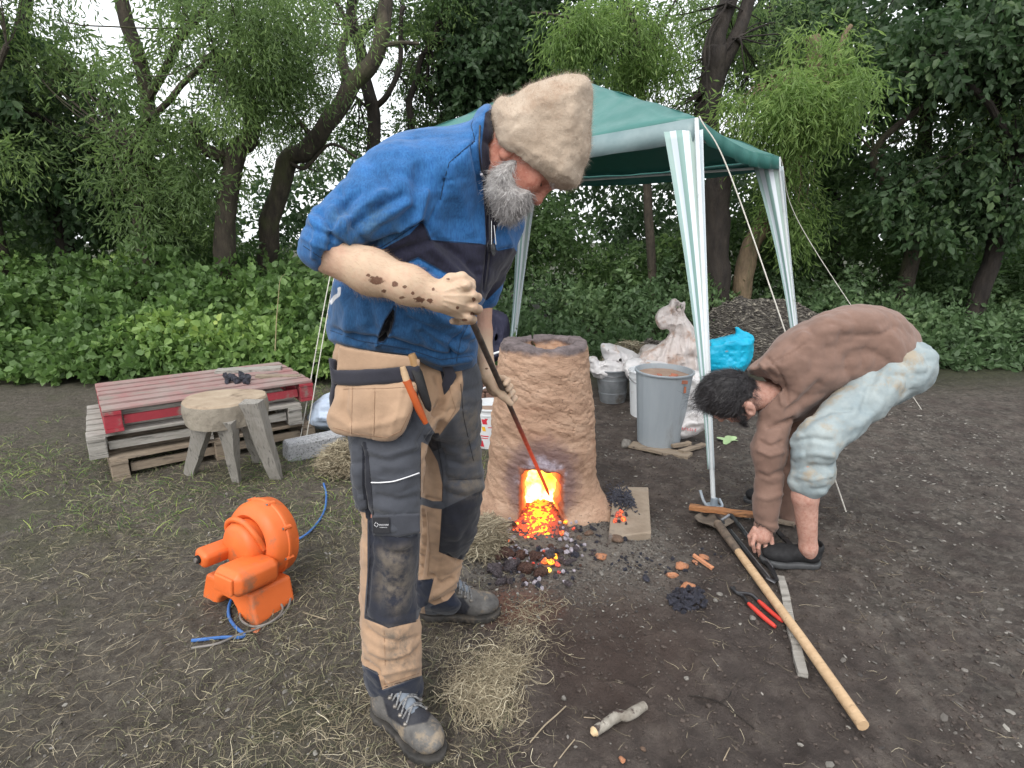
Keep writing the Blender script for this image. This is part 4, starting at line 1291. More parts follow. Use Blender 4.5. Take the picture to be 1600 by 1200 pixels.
# stones and shards, each one
for (nm, px, py, s, seed, mt_, sq, lb, ct) in [
    ('stone', 965, 846, .030, 201, M_brownst, (1.3, .9, .7), 'rounded brown stone between furnace foot and stone slab', 'stone'),
    ('stone', 975, 843, .022, 202, M_coal, (1.4, .7, .6), 'dark blue grey stone leaning on the rounded brown stone', 'stone'),
    ('clay_shard', 940, 872, .026, 203, M_terra, (1.3, .9, .6), 'tan clay fragment lying on the ash right of the embers', 'clay fragment'),
    ('stone', 940, 898, .014, 204, M_stone, (1.3, .9, .7), 'small pale blue grey pebble below the tan clay fragment', 'stone'),
    ('stone', 1010, 905, .018, 205, M_coal, (1.4, .9, .7), 'dark bluish stone left of the terracotta shards', 'stone'),
    ('stone', 920, 835, .020, 206, M_brownst, (1.3, 1, .7), 'reddish brown stone under the right foot of the furnace', 'stone'),
    ('stone', 905, 842, .018, 207, M_brownst, (1, 1, .7), 'small brown stone beside white ash lumps', 'stone'),
    ('stone', 978, 697, .045, 208, M_stone, (1.1, .9, .8), 'grey stone at the left end of the board under the grey bin', 'stone'),
    ('terracotta_shard', 1066, 888, .030, 209, M_terra, (1.2, 1, .5), 'largest orange terracotta shard of the scattered group', 'terracotta shard'),
    ('terracotta_shard', 1052, 902, .024, 210, M_terra, (1.3, .6, .6), 'brownish curved shard left below the largest orange shard', 'terracotta shard'),
    ('terracotta_shard', 1085, 880, .018, 211, M_terra, (1.2, .9, .5), 'orange shard just right of the largest shard', 'terracotta shard'),
    ('terracotta_shard', 1100, 873, .022, 212, M_terra, (1.2, .9, .5), 'orange shard farthest right of the scattered group', 'terracotta shard'),
    ('terracotta_shard', 1076, 922, .032, 213, M_terra, (1.1, .9, .6), 'rounded orange shard lying on the heap of blue black charcoal', 'terracotta shard'),
    ('stone', 881, 1092, .012, 214, M_stone, (.8, .8, 1.0), 'small white pebble standing alone on the dark mud', 'stone'),
    ('stone', 1072, 1062, .011, 215, M_stone, (1, .8, .8), 'small grey pebble on dark mud below the charcoal heap', 'stone'),
    ('stone', 1124, 930, .014, 216, M_stone, (1, .8, .6), 'pale stone right of the charcoal heap', 'stone'),
    ('stone', 1118, 940, .012, 217, M_stone, (1, .8, .6), 'pale flat stone just below another right of the charcoal heap', 'stone'),
    ('stone', 1176, 968, .014, 218, M_stone, (1, .8, .6), 'pale chip lying beside the red plier handle', 'stone'),
    ('clay_shard', 972, 1190, .012, 219, M_terra, (1.3, .8, .5), 'pinkish chip at the bottom edge below the cut stick', 'clay fragment'),
    ('stone', 1005, 1172, .010, 220, M_brownst, (1.1, .8, .6), 'small brown chip below the right end of the cut stick', 'stone')]:
    p = drop(nm, lump(nm, seed, mt_, 2, .25, sq, .9, True), px, py, s, lb, ct, None, 0.35)
    p.rotation_euler = (random.uniform(-.15, .15), random.uniform(-.15, .15), random.uniform(0, 6.28))
# long shard leaning
o = MB().box((0, 0, 0), (.10, .012, .012), jit=.002).build('terracotta_strip', M_terra, label='thin orange strip lying across the terracotta shards', cat='clay fragment')
q = GG(1098, 884); o.location = (q.x, q.y, q.z + .02); o.rotation_euler = (0.1, 0.2, -0.9)
# charcoal heap: ~70 single pieces
for k in range(56):
    a = random.random() * 6.28; r = math.sqrt(random.random())
    px = 1075 + math.cos(a) * 30 * r; py = 938 + math.sin(a) * 20 * r
    s = random.uniform(.009, .020)
    drop('charcoal_lump', lump('charcoal_lump', 230 + k % 7, M_coal, 1, .35, (1.25, .9, .8), .9), px, py, s,
         'blue black charcoal piece in the small heap below the terracotta shards', 'charcoal', 'charcoal heap below the shards', 0.5, (0, 0, 0.028 * (1 - r)))
for k in range(46):
    px, py = random.choice([(1000, 885), (1050, 895), (1035, 878), (770, 905), (1100, 878), (985, 878)])
    px += random.gauss(0, 16); py += random.gauss(0, 8)
    drop('charcoal_lump', lump('charcoal_lump', 230 + k % 7, M_coal, 1), px, py, random.uniform(.004, .011),
         'loose charcoal piece scattered on the ash between furnace and shards', 'charcoal', 'scattered charcoal pieces', 0.5)
log('furnace parts')
# ================================================================== GAZEBO
HE = 2.0
cA = P(1088, 188, 3.32); cB = P(1217, 247, 4.79); cC = P(838, 286, 6.1); cD = P(553, 250, 4.96)
for c_ in (cA, cB, cC, cD): c_.z = HE
cA = Vector((P(1088, 188, 3.32).x, 3.32, HE)); cB = Vector((2.08, 4.79, HE)); cC = Vector((0.22, 6.15, HE)); cD = Vector((-1.27, 4.96, HE))
peak = Vector((.39, 4.85, 2.60))
M_canopy = simple('green_canopy_cloth', (0.022, 0.125, 0.110), (0.030, 0.150, 0.132), 0.42, 3, 0.25, 0.004, 60, spec=0.6)
M_val = simple('sky_sheen_valance_cloth', (0.13, 0.20, 0.21), (0.22, 0.29, 0.30), 0.4, 6, 0.3, 0.004, 30, spec=0.5)  # sky reflection on the front valance, painted in as a paler colour
M_tube = simple('white_steel_tube', (0.62, 0.66, 0.68), (0.52, 0.56, 0.58), 0.35, 8, spec=0.6, dirt=(0.3, 0.3, 0.28), dirt_lo=.6, dirt_hi=.75)
M_rope = simple('white_rope', (0.62, 0.60, 0.55), (0.45, 0.43, 0.38), 0.8, 60)
M_plast = simple('grey_plastic', (0.28, 0.33, 0.38), (0.22, 0.26, 0.30), 0.45, 10)
gz = thing('gazebo', ((cA.x + cC.x) / 2, (cA.y + cC.y) / 2, 0), 'green party gazebo with pitched roof and striped corner curtains behind the furnace', 'gazebo')
def panel(a, b, nm):
    n = 22; V = []
    for i in range(n + 1):
        for j in range(n + 1):
            s = j / n; t = i / n
            e = a.lerp(b, s)
            sagx = -0.05 * math.sin(math.pi * s) * (1 - t)      # eave sag between the corners
            p = e.lerp(peak, t)
            z = p.z + sagx - 0.05 * math.sin(math.pi * t) * math.sin(math.pi * s)
            wr = 0.014 * abs(mnoise.noise(Vector((s * 7 + t * 3, t * 4, a.x * 3)))) + 0.016 * mnoise.noise(Vector((s * 3 + t * 6, t * 9, b.x * 5))) * (1 - t)
            V.append((p.x, p.y, z + wr))
    k = (np.arange(n)[:, None] * (n + 1) + np.arange(n)[None]).ravel()
    F = np.stack([k, k + 1, k + n + 2, k + n + 1], 1)
    me = mesh_np(nm, np.array(V), F); me.materials.append(M_canopy)
    o = put('roof_panel', me, None); sm = o.modifiers.new('t', 'SOLIDIFY'); sm.thickness = 0.002
    shift_to_parent(o, gz)
    return V[:n + 1]
def valance(a, b, mat, drop_):
    n = 60; V = []
    for j in range(n + 1):
        s = j / n; e = a.lerp(b, s)
        z = e.z - 0.05 * math.sin(math.pi * s)
        nrm = (b - a).cross(Vector((0, 0, 1))).normalized()
        w = 0.012 * math.sin(s * 40 + 2 * mnoise.noise(Vector((s * 5, 1, a.x))))
        for m_, f in ((0, 0.0), (1, .5), (2, 1.0)):
            V.append(e + nrm * (0.006 + w * f) + Vector((0, 0, z - e.z - drop_ * f + (0.004 if m_ == 0 else 0))))
    k = (np.arange(n)[:, None] * 3 + np.arange(2)[None]).ravel()
    F = np.stack([k, k + 3, k + 4, k + 1], 1)
    me = mesh_np('valance', np.array([v[:] for v in V]), F); me.materials.append(mat)
    o = put('valance', me, None); sm = o.modifiers.new('t', 'SOLIDIFY'); sm.thickness = 0.0015
    shift_to_parent(o, gz)
M_canopy_hem = simple('green_valance_cloth', (0.020, 0.115, 0.10), (0.03, 0.14, 0.12), 0.5, 3)
for (a, b, m_) in ((cD, cA, M_val), (cA, cB, M_canopy_hem), (cB, cC, M_canopy_hem), (cC, cD, M_canopy_hem)):
    panel(a, b, 'roof_panel'); valance(a, b, m_, 0.115 if m_ is M_val else 0.09)
ctr = (cA + cB + cC + cD) / 4
feet = {}
base = {'A': GG(1115, 792), 'B': Vector((2.30, 4.60, 0)), 'C': Vector((0.06, 6.55, 0)), 'D': Vector((-1.42, 5.02, 0))}
# make the far feet follow the lines seen in the picture
base['B'] = Vector(P(1256, 640, 4.75)); base['B'].z = gzs(base['B'].x, 4.75)
base['C'] = Vector(P(800, 600, 6.5)); base['C'].z = gzs(base['C'].x, 6.5)
M_strA, nt, N_, L_, b_ = newmat('striped_curtain_cloth')
L_.new(ramp(nt, att(nt, 'rnd'), [(0.0, (0.50, 0.56, 0.60)), (0.16, (0.32, 0.41, 0.38)), (0.34, (0.62, 0.66, 0.71)), (0.52, (0.20, 0.32, 0.30)), (0.68, (0.52, 0.58, 0.64)), (0.84, (0.27, 0.38, 0.36))], 'CONSTANT'), b_.inputs['Base Color'])
b_.inputs['Roughness'].default_value = 0.6
def curtain(top, bot, w0, w1, dirv, n=36, m=40, endt=0.93, power=0.75):
    """gathered striped cloth hanging from the corner and tied along the leg"""
    V = []; at = []
    dirv = Vector(dirv).normalized(); nr = dirv.cross(Vector((0, 0, 1))).normalized()
    if nr.y < 0: nr = -nr
    for i in range(m + 1):
        t = i / m * endt; q = top.lerp(bot, t)
        w = w1 + (w0 - w1) * (1 - t / endt) ** (1 / power)
        for j in range(n + 1):
            s = j / n
            pl = math.sin(s * 8 + 1.0 * math.sin(t * 4)) * (0.006 + 0.08 * w) - .02
            sway = -0.5 if w0 > 0 else -0.5
            V.append(q + dirv * ((s - 0.12) * w - .008) + nr * (pl + 0.02 * math.sin(s * 3.14)))
            at.append(s * 0.999)
    k = (np.arange(m)[:, None] * (n + 1) + np.arange(n)[None]).ravel()
    F = np.stack([k, k + 1, k + n + 2, k + n + 1], 1)
    me = mesh_np('curtain', np.array([v[:] for v in V]), F); attr(me, 'rnd', np.array(at)); me.materials.append(M_strA)
    o = put('curtain', me, None); sm = o.modifiers.new('t', 'SOLIDIFY'); sm.thickness = 0.0015
    return o
for key, c_ in (('A', cA), ('B', cB), ('C', cC), ('D', cD)):
    b0 = base[key]
    o = MB().tube([b0, c_], 0.0125, 12).build('leg', M_tube, smooth=True); shift_to_parent(o, gz)
    f = MB().lathe([(0.045, 0), (0.045, 0.006), (0.02, 0.012), (0.017, 0.05), (0.0, 0.05)], b0, 16).build('foot_plate', M_plast, smooth=True); shift_to_parent(f, gz)
def mid(a, b): return a.lerp(b, .5)
for (a, b, m_) in ((cD, cA, 0), (cA, cB, 0), (cB, cC, 0), (cC, cD, 0)):
    i_ = Vector((ctr.x, ctr.y, 0)); a = a + (i_ - Vector((a.x, a.y, 0))).normalized() * .05; b = b + (i_ - Vector((b.x, b.y, 0))).normalized() * .05
    o = MB().tube([a + Vector((0, 0, -.075)), b + Vector((0, 0, -.075))], 0.010, 8).build('eave_bar', M_tube, smooth=True); shift_to_parent(o, gz)
for a in (cA, cB, cC, cD):
    o = MB().tube([a + Vector((0, 0, -.025)), peak + Vector((0, 0, -.03))], 0.010, 8).build('rafter', M_tube, smooth=True); shift_to_parent(o, gz)
# curtains: near corner wide at the top
o = curtain(cA + Vector((0, -.012, -.06)), base['A'], 0.20, 0.034, (-1, 0.25, 0), endt=.90, power=.62); shift_to_parent(o, gz)
o = curtain(cB + Vector((0, -.012, -.07)), base['B'], 0.21, 0.05, (-1, 0.35, 0), endt=.9, power=.45); shift_to_parent(o, gz)
o = curtain(cC + Vector((0, -.012, -.07)), base['C'], 0.20, 0.07, (-1, 0.1, 0), endt=.9, power=.6); shift_to_parent(o, gz)
o = curtain(cD + Vector((0, -.012, -.07)), base['D'], 0.15, 0.05, (1, 0.3, 0), endt=.9, power=.5); shift_to_parent(o, gz)
# guy ropes
def rope(name, pts, r, lb, mat=None, twist=True, cat='rope', group=None):
    c = crom(pts, 14) if len(pts) > 2 else [np.array(pts[0]) * (1 - t) + np.array(pts[1]) * t for t in np.linspace(0, 1, 30)]
    mb = MB(); mb.tube(c, r, 7)
    return mb.build(name, mat or M_rope, smooth=True, label=lb, cat=cat, group=group)
an = GG(1322, 800)
rope('guy_rope', [cA + Vector((0.01, -.01, .01)), P(1150, 297, 3.2), an], 0.0035, 'pale guy rope running from the near gazebo corner down behind the man in brown')
rope('guy_rope', [cB + Vector((0.01, -.01, 0)), P(1255, 360, 5.0), GG(1440, 640)], 0.003, 'thin guy rope from the far right gazebo corner')
rope('guy_rope', [cD, P(512, 450, 4.1), GG(468, 692)], 0.0034, 'left one of two guy ropes beside the stooping man, ending by the kerb stone')
rope('guy_rope', [cD + Vector((.02, 0, -.02)), P(519, 450, 4.02), GG(476, 700)], 0.0034, 'right one of two guy ropes beside the stooping man, next to his elbow')
# hooked peg at the near foot
pb = base['A']
mb = MB(); mb.tube(crom([P(1094, 766, pb.y - .03), P(1100, 784, pb.y - .05), P(1112, 796, pb.y - .06), P(1128, 792, pb.y - .03), P(1124, 780, pb.y + .02)], 6), 0.008, 8)
mb.build('tent_peg', simple('galvanised_steel', (0.32, 0.37, 0.42), (0.45, 0.50, 0.55), 0.4, 12, metal=0.6), smooth=True, label='hooked grey steel tent peg at the foot of the near gazebo leg', cat='tent peg')
log('gazebo')
# ================================================================== BUCKETS, BIN, BAGS
M_galv = simple('galvanised_metal', (0.20, 0.22, 0.24), (0.32, 0.34, 0.36), 0.45, 9, 0.15, 0.003, 40, metal=0.55, dirt=(0.16, 0.14, 0.12), dirt_lo=.5, dirt_hi=.7)
M_binm = simple('grey_blue_plastic', (0.25, 0.285, 0.315), (0.31, 0.345, 0.375), 0.5, 5, 0.1, 0.003, 30, stretch=(1, 1, .3), dirt=(0.17, 0.17, 0.16), dirt_lo=.55, dirt_hi=.75, dirt_scale=5)
M_whitep = simple('white_plastic', (0.66, 0.68, 0.70), (0.56, 0.58, 0.60), 0.42, 6, 0.1, 0.002, 30, dirt=(0.36, 0.30, 0.25), dirt_lo=.60, dirt_hi=.72)
M_muddy = simple('wet_clay', (0.24, 0.16, 0.12), (0.35, 0.25, 0.19), 0.7, 9, 0.7, 0.02, 14)
M_redcl = simple('red_clay_smear', (0.40, 0.13, 0.07), (0.30, 0.12, 0.08), 0.8, 20)
M_wire = simple('steel_wire', (0.20, 0.20, 0.21), (0.30, 0.30, 0.31), 0.4, 20, metal=0.7)

def bucket(name, c, r0, r1, h, mat, label, cat, fill=None, rimr=0.006, rib=None, tilt=(0, 0), bands=(), seg=48, fillz=.86):
    t = thing(name, c, label, cat)
    t.rotation_euler = (tilt[0], tilt[1], 0)
    rz = lambda z: r0 + (r1 - r0) * z / h
    prof = [(0.0, .002), (r0 * .9, 0.0), (r0, 0.004)]
    zs = sorted(set([h * k / 8 for k in range(1, 8)]))
    for z in zs: prof.append((rz(z), z))
    prof += [(r1, h - .014), (r1 + rimr, h - .012), (r1 + rimr * 1.2, h - .003), (r1 + rimr, h), (r1 - .002, h), (r1 - .004, h - .01)]
    for z in zs[::-1]: prof.append((rz(z) - .004, z + .004))
    prof.append((0.0, .01))
    o = MB().lathe(prof, (0, 0, 0), seg, rib=rib).build('shell', mat, t, smooth=True)
    for bz in bands:
        rb = rz(bz)
        MB().lathe([(rb - .002, bz - .007), (rb + .0035, bz - .005), (rb + .0035, bz + .005), (rb - .002, bz + .007)], (0, 0, 0), seg).build('band', mat, t, smooth=True)
    if fill:
        z = h * fillz; V = [(0, 0, z + .01)]; F = []
        n = 24
        for k in range(n):
            a = 6.283 * k / n; V.append((math.cos(a) * (rz(z) - .004), math.sin(a) * (rz(z) - .004), z + .008 * mnoise.noise(Vector((math.cos(a) * 2, math.sin(a) * 2, h * 9)))))
            F.append((0, 1 + k, 1 + (k + 1) % n))
        MB().add(V, F).build('contents', fill, t, smooth=True)
    return t
g = GG(957, 627)
bk = bucket('galvanised_bucket', g, .108, .148, .30, M_galv, 'galvanised metal bucket full of grey clay between furnace and white bucket', 'bucket', M_muddy, bands=(.09, .21), tilt=(0, -.03), fillz=.9)
MB().tube([(.15 * math.cos(a), -.15 * abs(math.sin(a)) * .95 - .004, .28 - .03 * math.sin(a)) for a in np.linspace(0, math.pi, 16)], .003, 6).build('handle', M_wire, bk, smooth=True)
for sx in (-1, 1): MB().box((sx * .151, 0, .272), (.008, .03, .03), bev=.003).build('lug', M_galv, bk)
g = GG(1013, 650)
bk = bucket('white_bucket', g, .145, .170, .385, M_whitep, 'white plastic bucket standing behind the grey bin', 'bucket', M_muddy, rimr=.008, bands=(.33, .30))
MB().tube([(.176 * math.cos(a), -.176 * math.sin(a), .33 - .05 * math.sin(a)) for a in np.linspace(0, math.pi, 18)], .0025, 6).build('handle', M_wire, bk, smooth=True)
g = GG(1030, 697)
bk = bucket('grey_bin', (g.x, g.y + .03, g.z + .02), .142, .186, .515, M_binm, 'tall ribbed grey blue plastic bin standing on a broken board', 'bin', M_muddy, rimr=.009,
            rib=lambda t: 1 + (.006 if int(t * 40 / 6.283) % 2 else -.001), tilt=(0.02, 0.015), seg=160, fillz=.93)
MB().box((0.085, -.165, .475), (.05, .006, .02), jit=.003).build('clay_smear', M_redcl, bk)
MB().box((0.10, -.158, .42), (.014, .004, .04), jit=.003).build('clay_smear', M_redcl, bk)
n = 24
mb = MB()
for k in range(9):
    a = random.uniform(3.6, 6.0); rr = random.uniform(.05, .16)
    mb.box((math.cos(a) * rr, math.sin(a) * rr * .8, .488), (random.uniform(.02, .05), .02, .012), jit=.006)
mb.build('clay_lumps', M_redcl, bk).__setitem__('kind', 'stuff')
# white paint bucket with red print behind the furnace
g = GG(768, 693)
bk = bucket('paint_bucket', g, .128, .150, .29, M_whitep, 'white bucket with red and yellow printing and raised white handle left of furnace', 'bucket', M_muddy, rimr=.007, bands=(.245,))
MB().tube(crom([(-.153, -.02, .25), (-.13, -.02, .33), (-.06, -.02, .40), (.03, -.02, .42), (.11, -.02, .37), (.15, -.02, .26)], 6), .006, 8).build('handle', M_whitep, bk, smooth=True)
M_redp = simple('red_print', (0.55, 0.03, 0.05), (0.50, 0.03, 0.05), 0.5, 5)
M_yelp = simple('yellow_print', (0.75, 0.42, 0.03), (0.7, 0.4, 0.03), 0.5, 5)
def decal(bk, r0, r1, h, a0, z0, w, hh, mat, nm='printed_mark', slant=0.0):
    V = []; F = []; n = 6
    for k in range(n + 1):
        for j in range(2):
            z = z0 + hh * j; a = a0 + (w * k / n + slant * j) / r0
            r = r0 + (r1 - r0) * z / h + .0012
            V.append((math.cos(a) * r, math.sin(a) * r, z))
    for k in range(n): F.append((2 * k, 2 * k + 2, 2 * k + 3, 2 * k + 1))
    return MB().add(V, F).build(nm, mat, bk)
for (a0, z0, w, hh, m_, sl_) in ((-1.95, .185, .030, .035, M_redp, -.008), (-1.90, .205, .018, .022, M_redp, .01), (-1.97, .135, .022, .032, M_yelp, -.006),
                             (-2.08, .095, .052, .008, M_redp, 0), (-2.05, .080, .044, .006, M_redp, 0), (-2.15, .020, .030, .045, M_redp, -.01), (-1.70, .16, .04, .006, M_redp, 0)):
    decal(bk, .128, .150, .29, a0, z0, w, hh, m_, slant=sl_)
# bricks stacked behind
M_brick = simple('old_brick', (0.12, 0.07, 0.055), (0.22, 0.125, 0.095), 0.9, 10, 0.8, 0.01, 40, dirt=(0.11, 0.075, 0.06))
bs = thing('brick_stack', P(757, 620, 4.45) * 1, 'low stack of weathered reddish bricks behind the man and furnace', 'bricks')
bs.location = (P(757, 620, 4.45).x, 4.45, gzs(-.2, 4.45))
bme = None
for lv in range(6):
    for k in range(4):
        if lv == 5 and k == 3: continue
        if bme is None:
            bo = MB().box((0, 0, 0), (.213, .10, .060), jit=.003, bev=.006).build('brick', M_brick, bs); bme = bo.data
        else: bo = put('brick', bme, None, parent=bs)
        bo.location = (-.33 + k * .225 + (.11 if lv % 2 else 0) + random.uniform(-.006, .006), random.uniform(-.012, .012), .032 + lv * .068)
        bo.rotation_euler = (0, 0, random.uniform(-.05, .05))
rope('white_pipe', [P(735, 560, 4.35), P(760, 556, 4.35), P(786, 548, 4.35)], .009, 'short white plastic pipe lying on top of the brick stack', M_whitep, cat='pipe')

# board under the bin
M_oldw = simple('weathered_wood', (0.20, 0.155, 0.115), (0.34, 0.28, 0.21), 0.85, 6, 0.8, 0.006, 40, stretch=(1, 8, 8), dirt=(0.09, 0.07, 0.06))
M_greyw = simple('grey_wood', (0.24, 0.225, 0.20), (0.38, 0.36, 0.33), 0.85, 5, 0.8, 0.006, 40, stretch=(1, 8, 8), dirt=(0.10, 0.095, 0.085))
M_wood = simple('pale_wood_handle', (0.42, 0.28, 0.16), (0.55, 0.39, 0.24), 0.6, 5, 0.4, 0.003, 40, stretch=(1, 9, 9), dirt=(0.22, 0.14, 0.08), dirt_scale=9, dirt_lo=.55, dirt_hi=.75)
M_rustw = simple('orange_rotten_wood', (0.32, 0.13, 0.055), (0.50, 0.25, 0.11), 0.9, 7, 1.0, 0.01, 30, stretch=(1, 6, 6), dirt=(0.08, 0.05, 0.04))
def plank(name, a, b, w, th, mat, label, cat='board', z=0.01, jit=.003, tilt=0.0, **kw):
    a = Vector(a); b = Vector(b); d = b - a; L = d.length
    n = 9; V = []; F = []
    side = d.cross(Vector((0, 0, 1))).normalized(); up = side.cross(d).normalized()
    side, up = side * math.cos(tilt) + up * math.sin(tilt), up * math.cos(tilt) - side * math.sin(tilt)
    for i in range(n):
        c = a + d * (i / (n - 1)); ws = w * (1 + random.uniform(-.08, .08)) / 2
        cc_ = c + side * random.uniform(-jit, jit) + up * random.uniform(-jit, jit) * .4
        for (s_, u_) in ((-1, 0), (1, 0), (1, 1), (-1, 1)): V.append(cc_ + side * ws * s_ + up * th * u_ + Vector([random.uniform(-jit, jit) * .4 for _ in range(3)]))
    for i in range(n - 1):
        for k in range(4):
            F.append((4 * i + k, 4 * i + (k + 1) % 4, 4 * i + 4 + (k + 1) % 4, 4 * i + 4 + k))
    F.append((3, 2, 1, 0)); F.append(tuple(4 * n - 4 + k for k in range(4)))
    mb = MB().add(V, F)
    o = mb.build(name, mat, label=label, cat=cat, **kw)
    return recenter(o)
def recenter(o):
    me = o.data; n = len(me.vertices); co = np.empty(n * 3, dtype=np.float32); me.vertices.foreach_get('co', co)
    co = co.reshape(-1, 3); c = co.mean(0); c[2] = co[:, 2].min(); co -= c
    me.vertices.foreach_set('co', co.ravel()); o.location = c; me.update()
    return o
plank('broken_board', GG(985, 697, .004), GG(1078, 716, .004), .10, .018, M_oldw, 'broken weathered board lying under the grey bin')
plank('wood_scrap', GG(1064, 712, .02), GG(1100, 700, .02), .045, .016, M_oldw, 'short wood scrap across the right end of the broken board')
plank('wood_scrap', GG(1050, 706, .03), GG(1078, 701, .03), .03, .02, M_oldw, 'small tan wood scrap in front of the bin foot')

# ------------------------------------------------------------------ bags
def bagmat(name, c1, c2, dirt=None, rough=0.38, lo=.55, hi=.68):
    return simple(name, c1, c2, rough, 4, 0.5, 0.008, 22, dirt=dirt, dirt_scale=7, dirt_lo=lo, dirt_hi=hi)
M_bagw = bagmat('white_sack_plastic', (0.56, 0.54, 0.54), (0.66, 0.65, 0.66), (0.42, 0.30, 0.24))
M_bagp = bagmat('dusty_pinkish_sack', (0.52, 0.45, 0.42), (0.64, 0.59, 0.57), (0.42, 0.29, 0.23), lo=.5, hi=.68)
M_bagb = bagmat('cyan_plastic', (0.005, 0.36, 0.58), (0.01, 0.46, 0.68), (0.20, 0.22, 0.25), lo=.62, hi=.68)
M_bagl = bagmat('pale_blue_plastic', (0.38, 0.46, 0.58), (0.50, 0.57, 0.68), (0.25, 0.27, 0.32))
M_navy = bagmat('navy_cloth', (0.016, 0.017, 0.038), (0.028, 0.028, 0.055), None, rough=.8)
def crumple(amp, sc, seed, stretch=(1, 1, 1)):
    st = np.array(stretch)
    def f(V):
        W = V * st
        a = np.abs(vnoise(W, sc, seed)); b = np.abs(vnoise(W, sc * 2.1, seed + 3)); c = np.abs(vnoise(W, sc * 4.6, seed + 5))
        return amp * (0.9 - a * 2.4 + 0.3 - b * 1.1 + .15 - c * .6)
    return f
def bag(name, prims, mat, label, cat, vox=.009, disp=None, it=1, fl=None):
    V, F = polygonize(prims, vox, disp=disp, slack=3)
    if fl: V = folds(V, F, fl)
    V = relax(V, F, it)
    c = V.mean(0); c[2] = V[:, 2].min()
    o = put(name, mesh_np(name, V - c, F), mat, label=label, cat=cat); o.location = c
    return o
S = Slab
bag('tall_sack', [(S([(1040, 600), (1012, 588), (1000, 572), (1004, 552), (1020, 541), (1038, 534), (1062, 530), (1085, 532), (1094, 560), (1100, 600)], .13, .17, [(1050, 560, 4.85)]), .05, '+'),
                  (S([(1036, 548), (1044, 520), (1049, 500), (1052, 486), (1058, 480), (1065, 486), (1078, 506), (1090, 530), (1094, 552)], .06, .10, [(1065, 520, 4.85)]), .05, '+'),
                  (S([(1050, 494), (1046, 480), (1049, 469), (1056, 466), (1064, 469), (1069, 474), (1068, 484), (1066, 494)], .02, .07, [(1055, 478, 4.85)]), .015, '+'),
                  (S([(1054, 476), (1040, 479), (1030, 485), (1026, 496), (1026, 508), (1033, 515), (1042, 516), (1050, 522), (1056, 500)], .03, .06, [(1042, 498, 4.80)]), .012, '+')],
    M_bagp, 'tall twisted dusty white sack tied in a floppy neck behind the white bucket', 'sack', .009, crumple(.013, 6, 61, (1.9, 1.2, .6)), fl=[([(1058, 482), (1054, 510), (1040, 560)], 3, -.02), ([(1060, 484), (1064, 520), (1058, 580)], 3, -.016), ([(1062, 484), (1076, 520), (1082, 580)], 3, -.018), ([(1056, 490), (1046, 520), (1020, 565)], 4, -.016), ([(1050, 486), (1060, 490), (1070, 488)], 2, -.02), ([(1030, 500), (1042, 494), (1052, 490)], 2, -.012), ([(1010, 560), (1040, 552), (1090, 560)], 4, -.012)])
bag('white_bag', [(S([(938, 540), (950, 537), (970, 543), (992, 552), (1012, 566), (1016, 584), (985, 586), (955, 578), (944, 560)], .07, .14, [(975, 560, 4.95)]), .03, '+')],
    M_bagw, 'white plastic bag with a pointed corner slumped behind the galvanised bucket', 'bag', .009, crumple(.011, 7, 62))
bag('white_bag', [(S([(921, 560), (930, 558), (936, 566), (952, 563), (970, 567), (985, 575), (980, 590), (940, 592), (924, 582)], .05, .09, [(950, 575, 4.83)]), .03, '+')],
    M_bagw, 'small crumpled white bag between the furnace and the galvanised bucket', 'bag', .009, crumple(.011, 9, 63))
bag('white_bag', [(S([(1000, 545), (1012, 538), (1035, 545), (1045, 560), (1030, 572), (1000, 568), (985, 556), (1000, 552)], .05, .10, [(1015, 555, 5.15)]), .03, '+')],
    M_bagp, 'dusty brownish plastic bag leaning left of the tall sack', 'bag', .010, crumple(.010, 8, 64))
bag('white_bag', [(S([(1040, 590), (1055, 582), (1085, 580), (1100, 590), (1104, 615), (1104, 650), (1094, 668), (1060, 670), (1045, 640)], .07, .13, [(1075, 625, 4.2)]), .03, '+')],
    M_bagw, 'full white bag between the grey bin and the gazebo leg', 'bag', .009, crumple(.010, 7, 65))
wb = bag('printed_bag', [(S([(1062, 650), (1090, 640), (1108, 648), (1112, 664), (1085, 680), (1062, 685), (1055, 670)], .03, .06, [(1085, 665, 3.75)]), .02, '+')],
    M_bagw, 'white bag corner with faded red lettering lying right of the grey bin', 'bag', .006, crumple(.005, 9, 66))
tx = bpy.data.curves.new('red_lettering', 'FONT'); tx.body = 'SAND'; tx.size = .055; tx.extrude = .0006; tx.align_x = 'CENTER'; tx.materials.append(M_redp)
dg = bpy.context.evaluated_depsgraph_get()
def text_mesh(body, size, mat, shear=0.0):
    c_ = bpy.data.curves.new('lettering', 'FONT'); c_.body = body; c_.size = size; c_.extrude = .0004; c_.align_x = 'CENTER'; c_.shear = shear
    ob = bpy.data.objects.new('lettering_tmp', c_); col.objects.link(ob)
    bpy.context.view_layer.update()
    me = bpy.data.meshes.new_from_object(ob.evaluated_get(bpy.context.evaluated_depsgraph_get()))
    bpy.data.objects.remove(ob); me.materials.clear(); me.materials.append(mat)
    return me
bpy.data.curves.remove(tx)
mb = MB()
for k in range(6):     # illegible red print, strokes of a row of letters
    x = -.05 + k * .017
    mb.box((x, 0, 0), (.003, .002, .016), jit=.0006)
    if k % 2: mb.box((x + .004, 0, .007), (.008, .002, .003))
    if k % 3 != 1: mb.box((x + .004, 0, -.007), (.008, .002, .003))
o = mb.build('red_print', M_redp, wb); q = P(1078, 671, 3.675); o.location = q - Vector(wb.location); o.rotation_euler = (-.25, .12, 0)
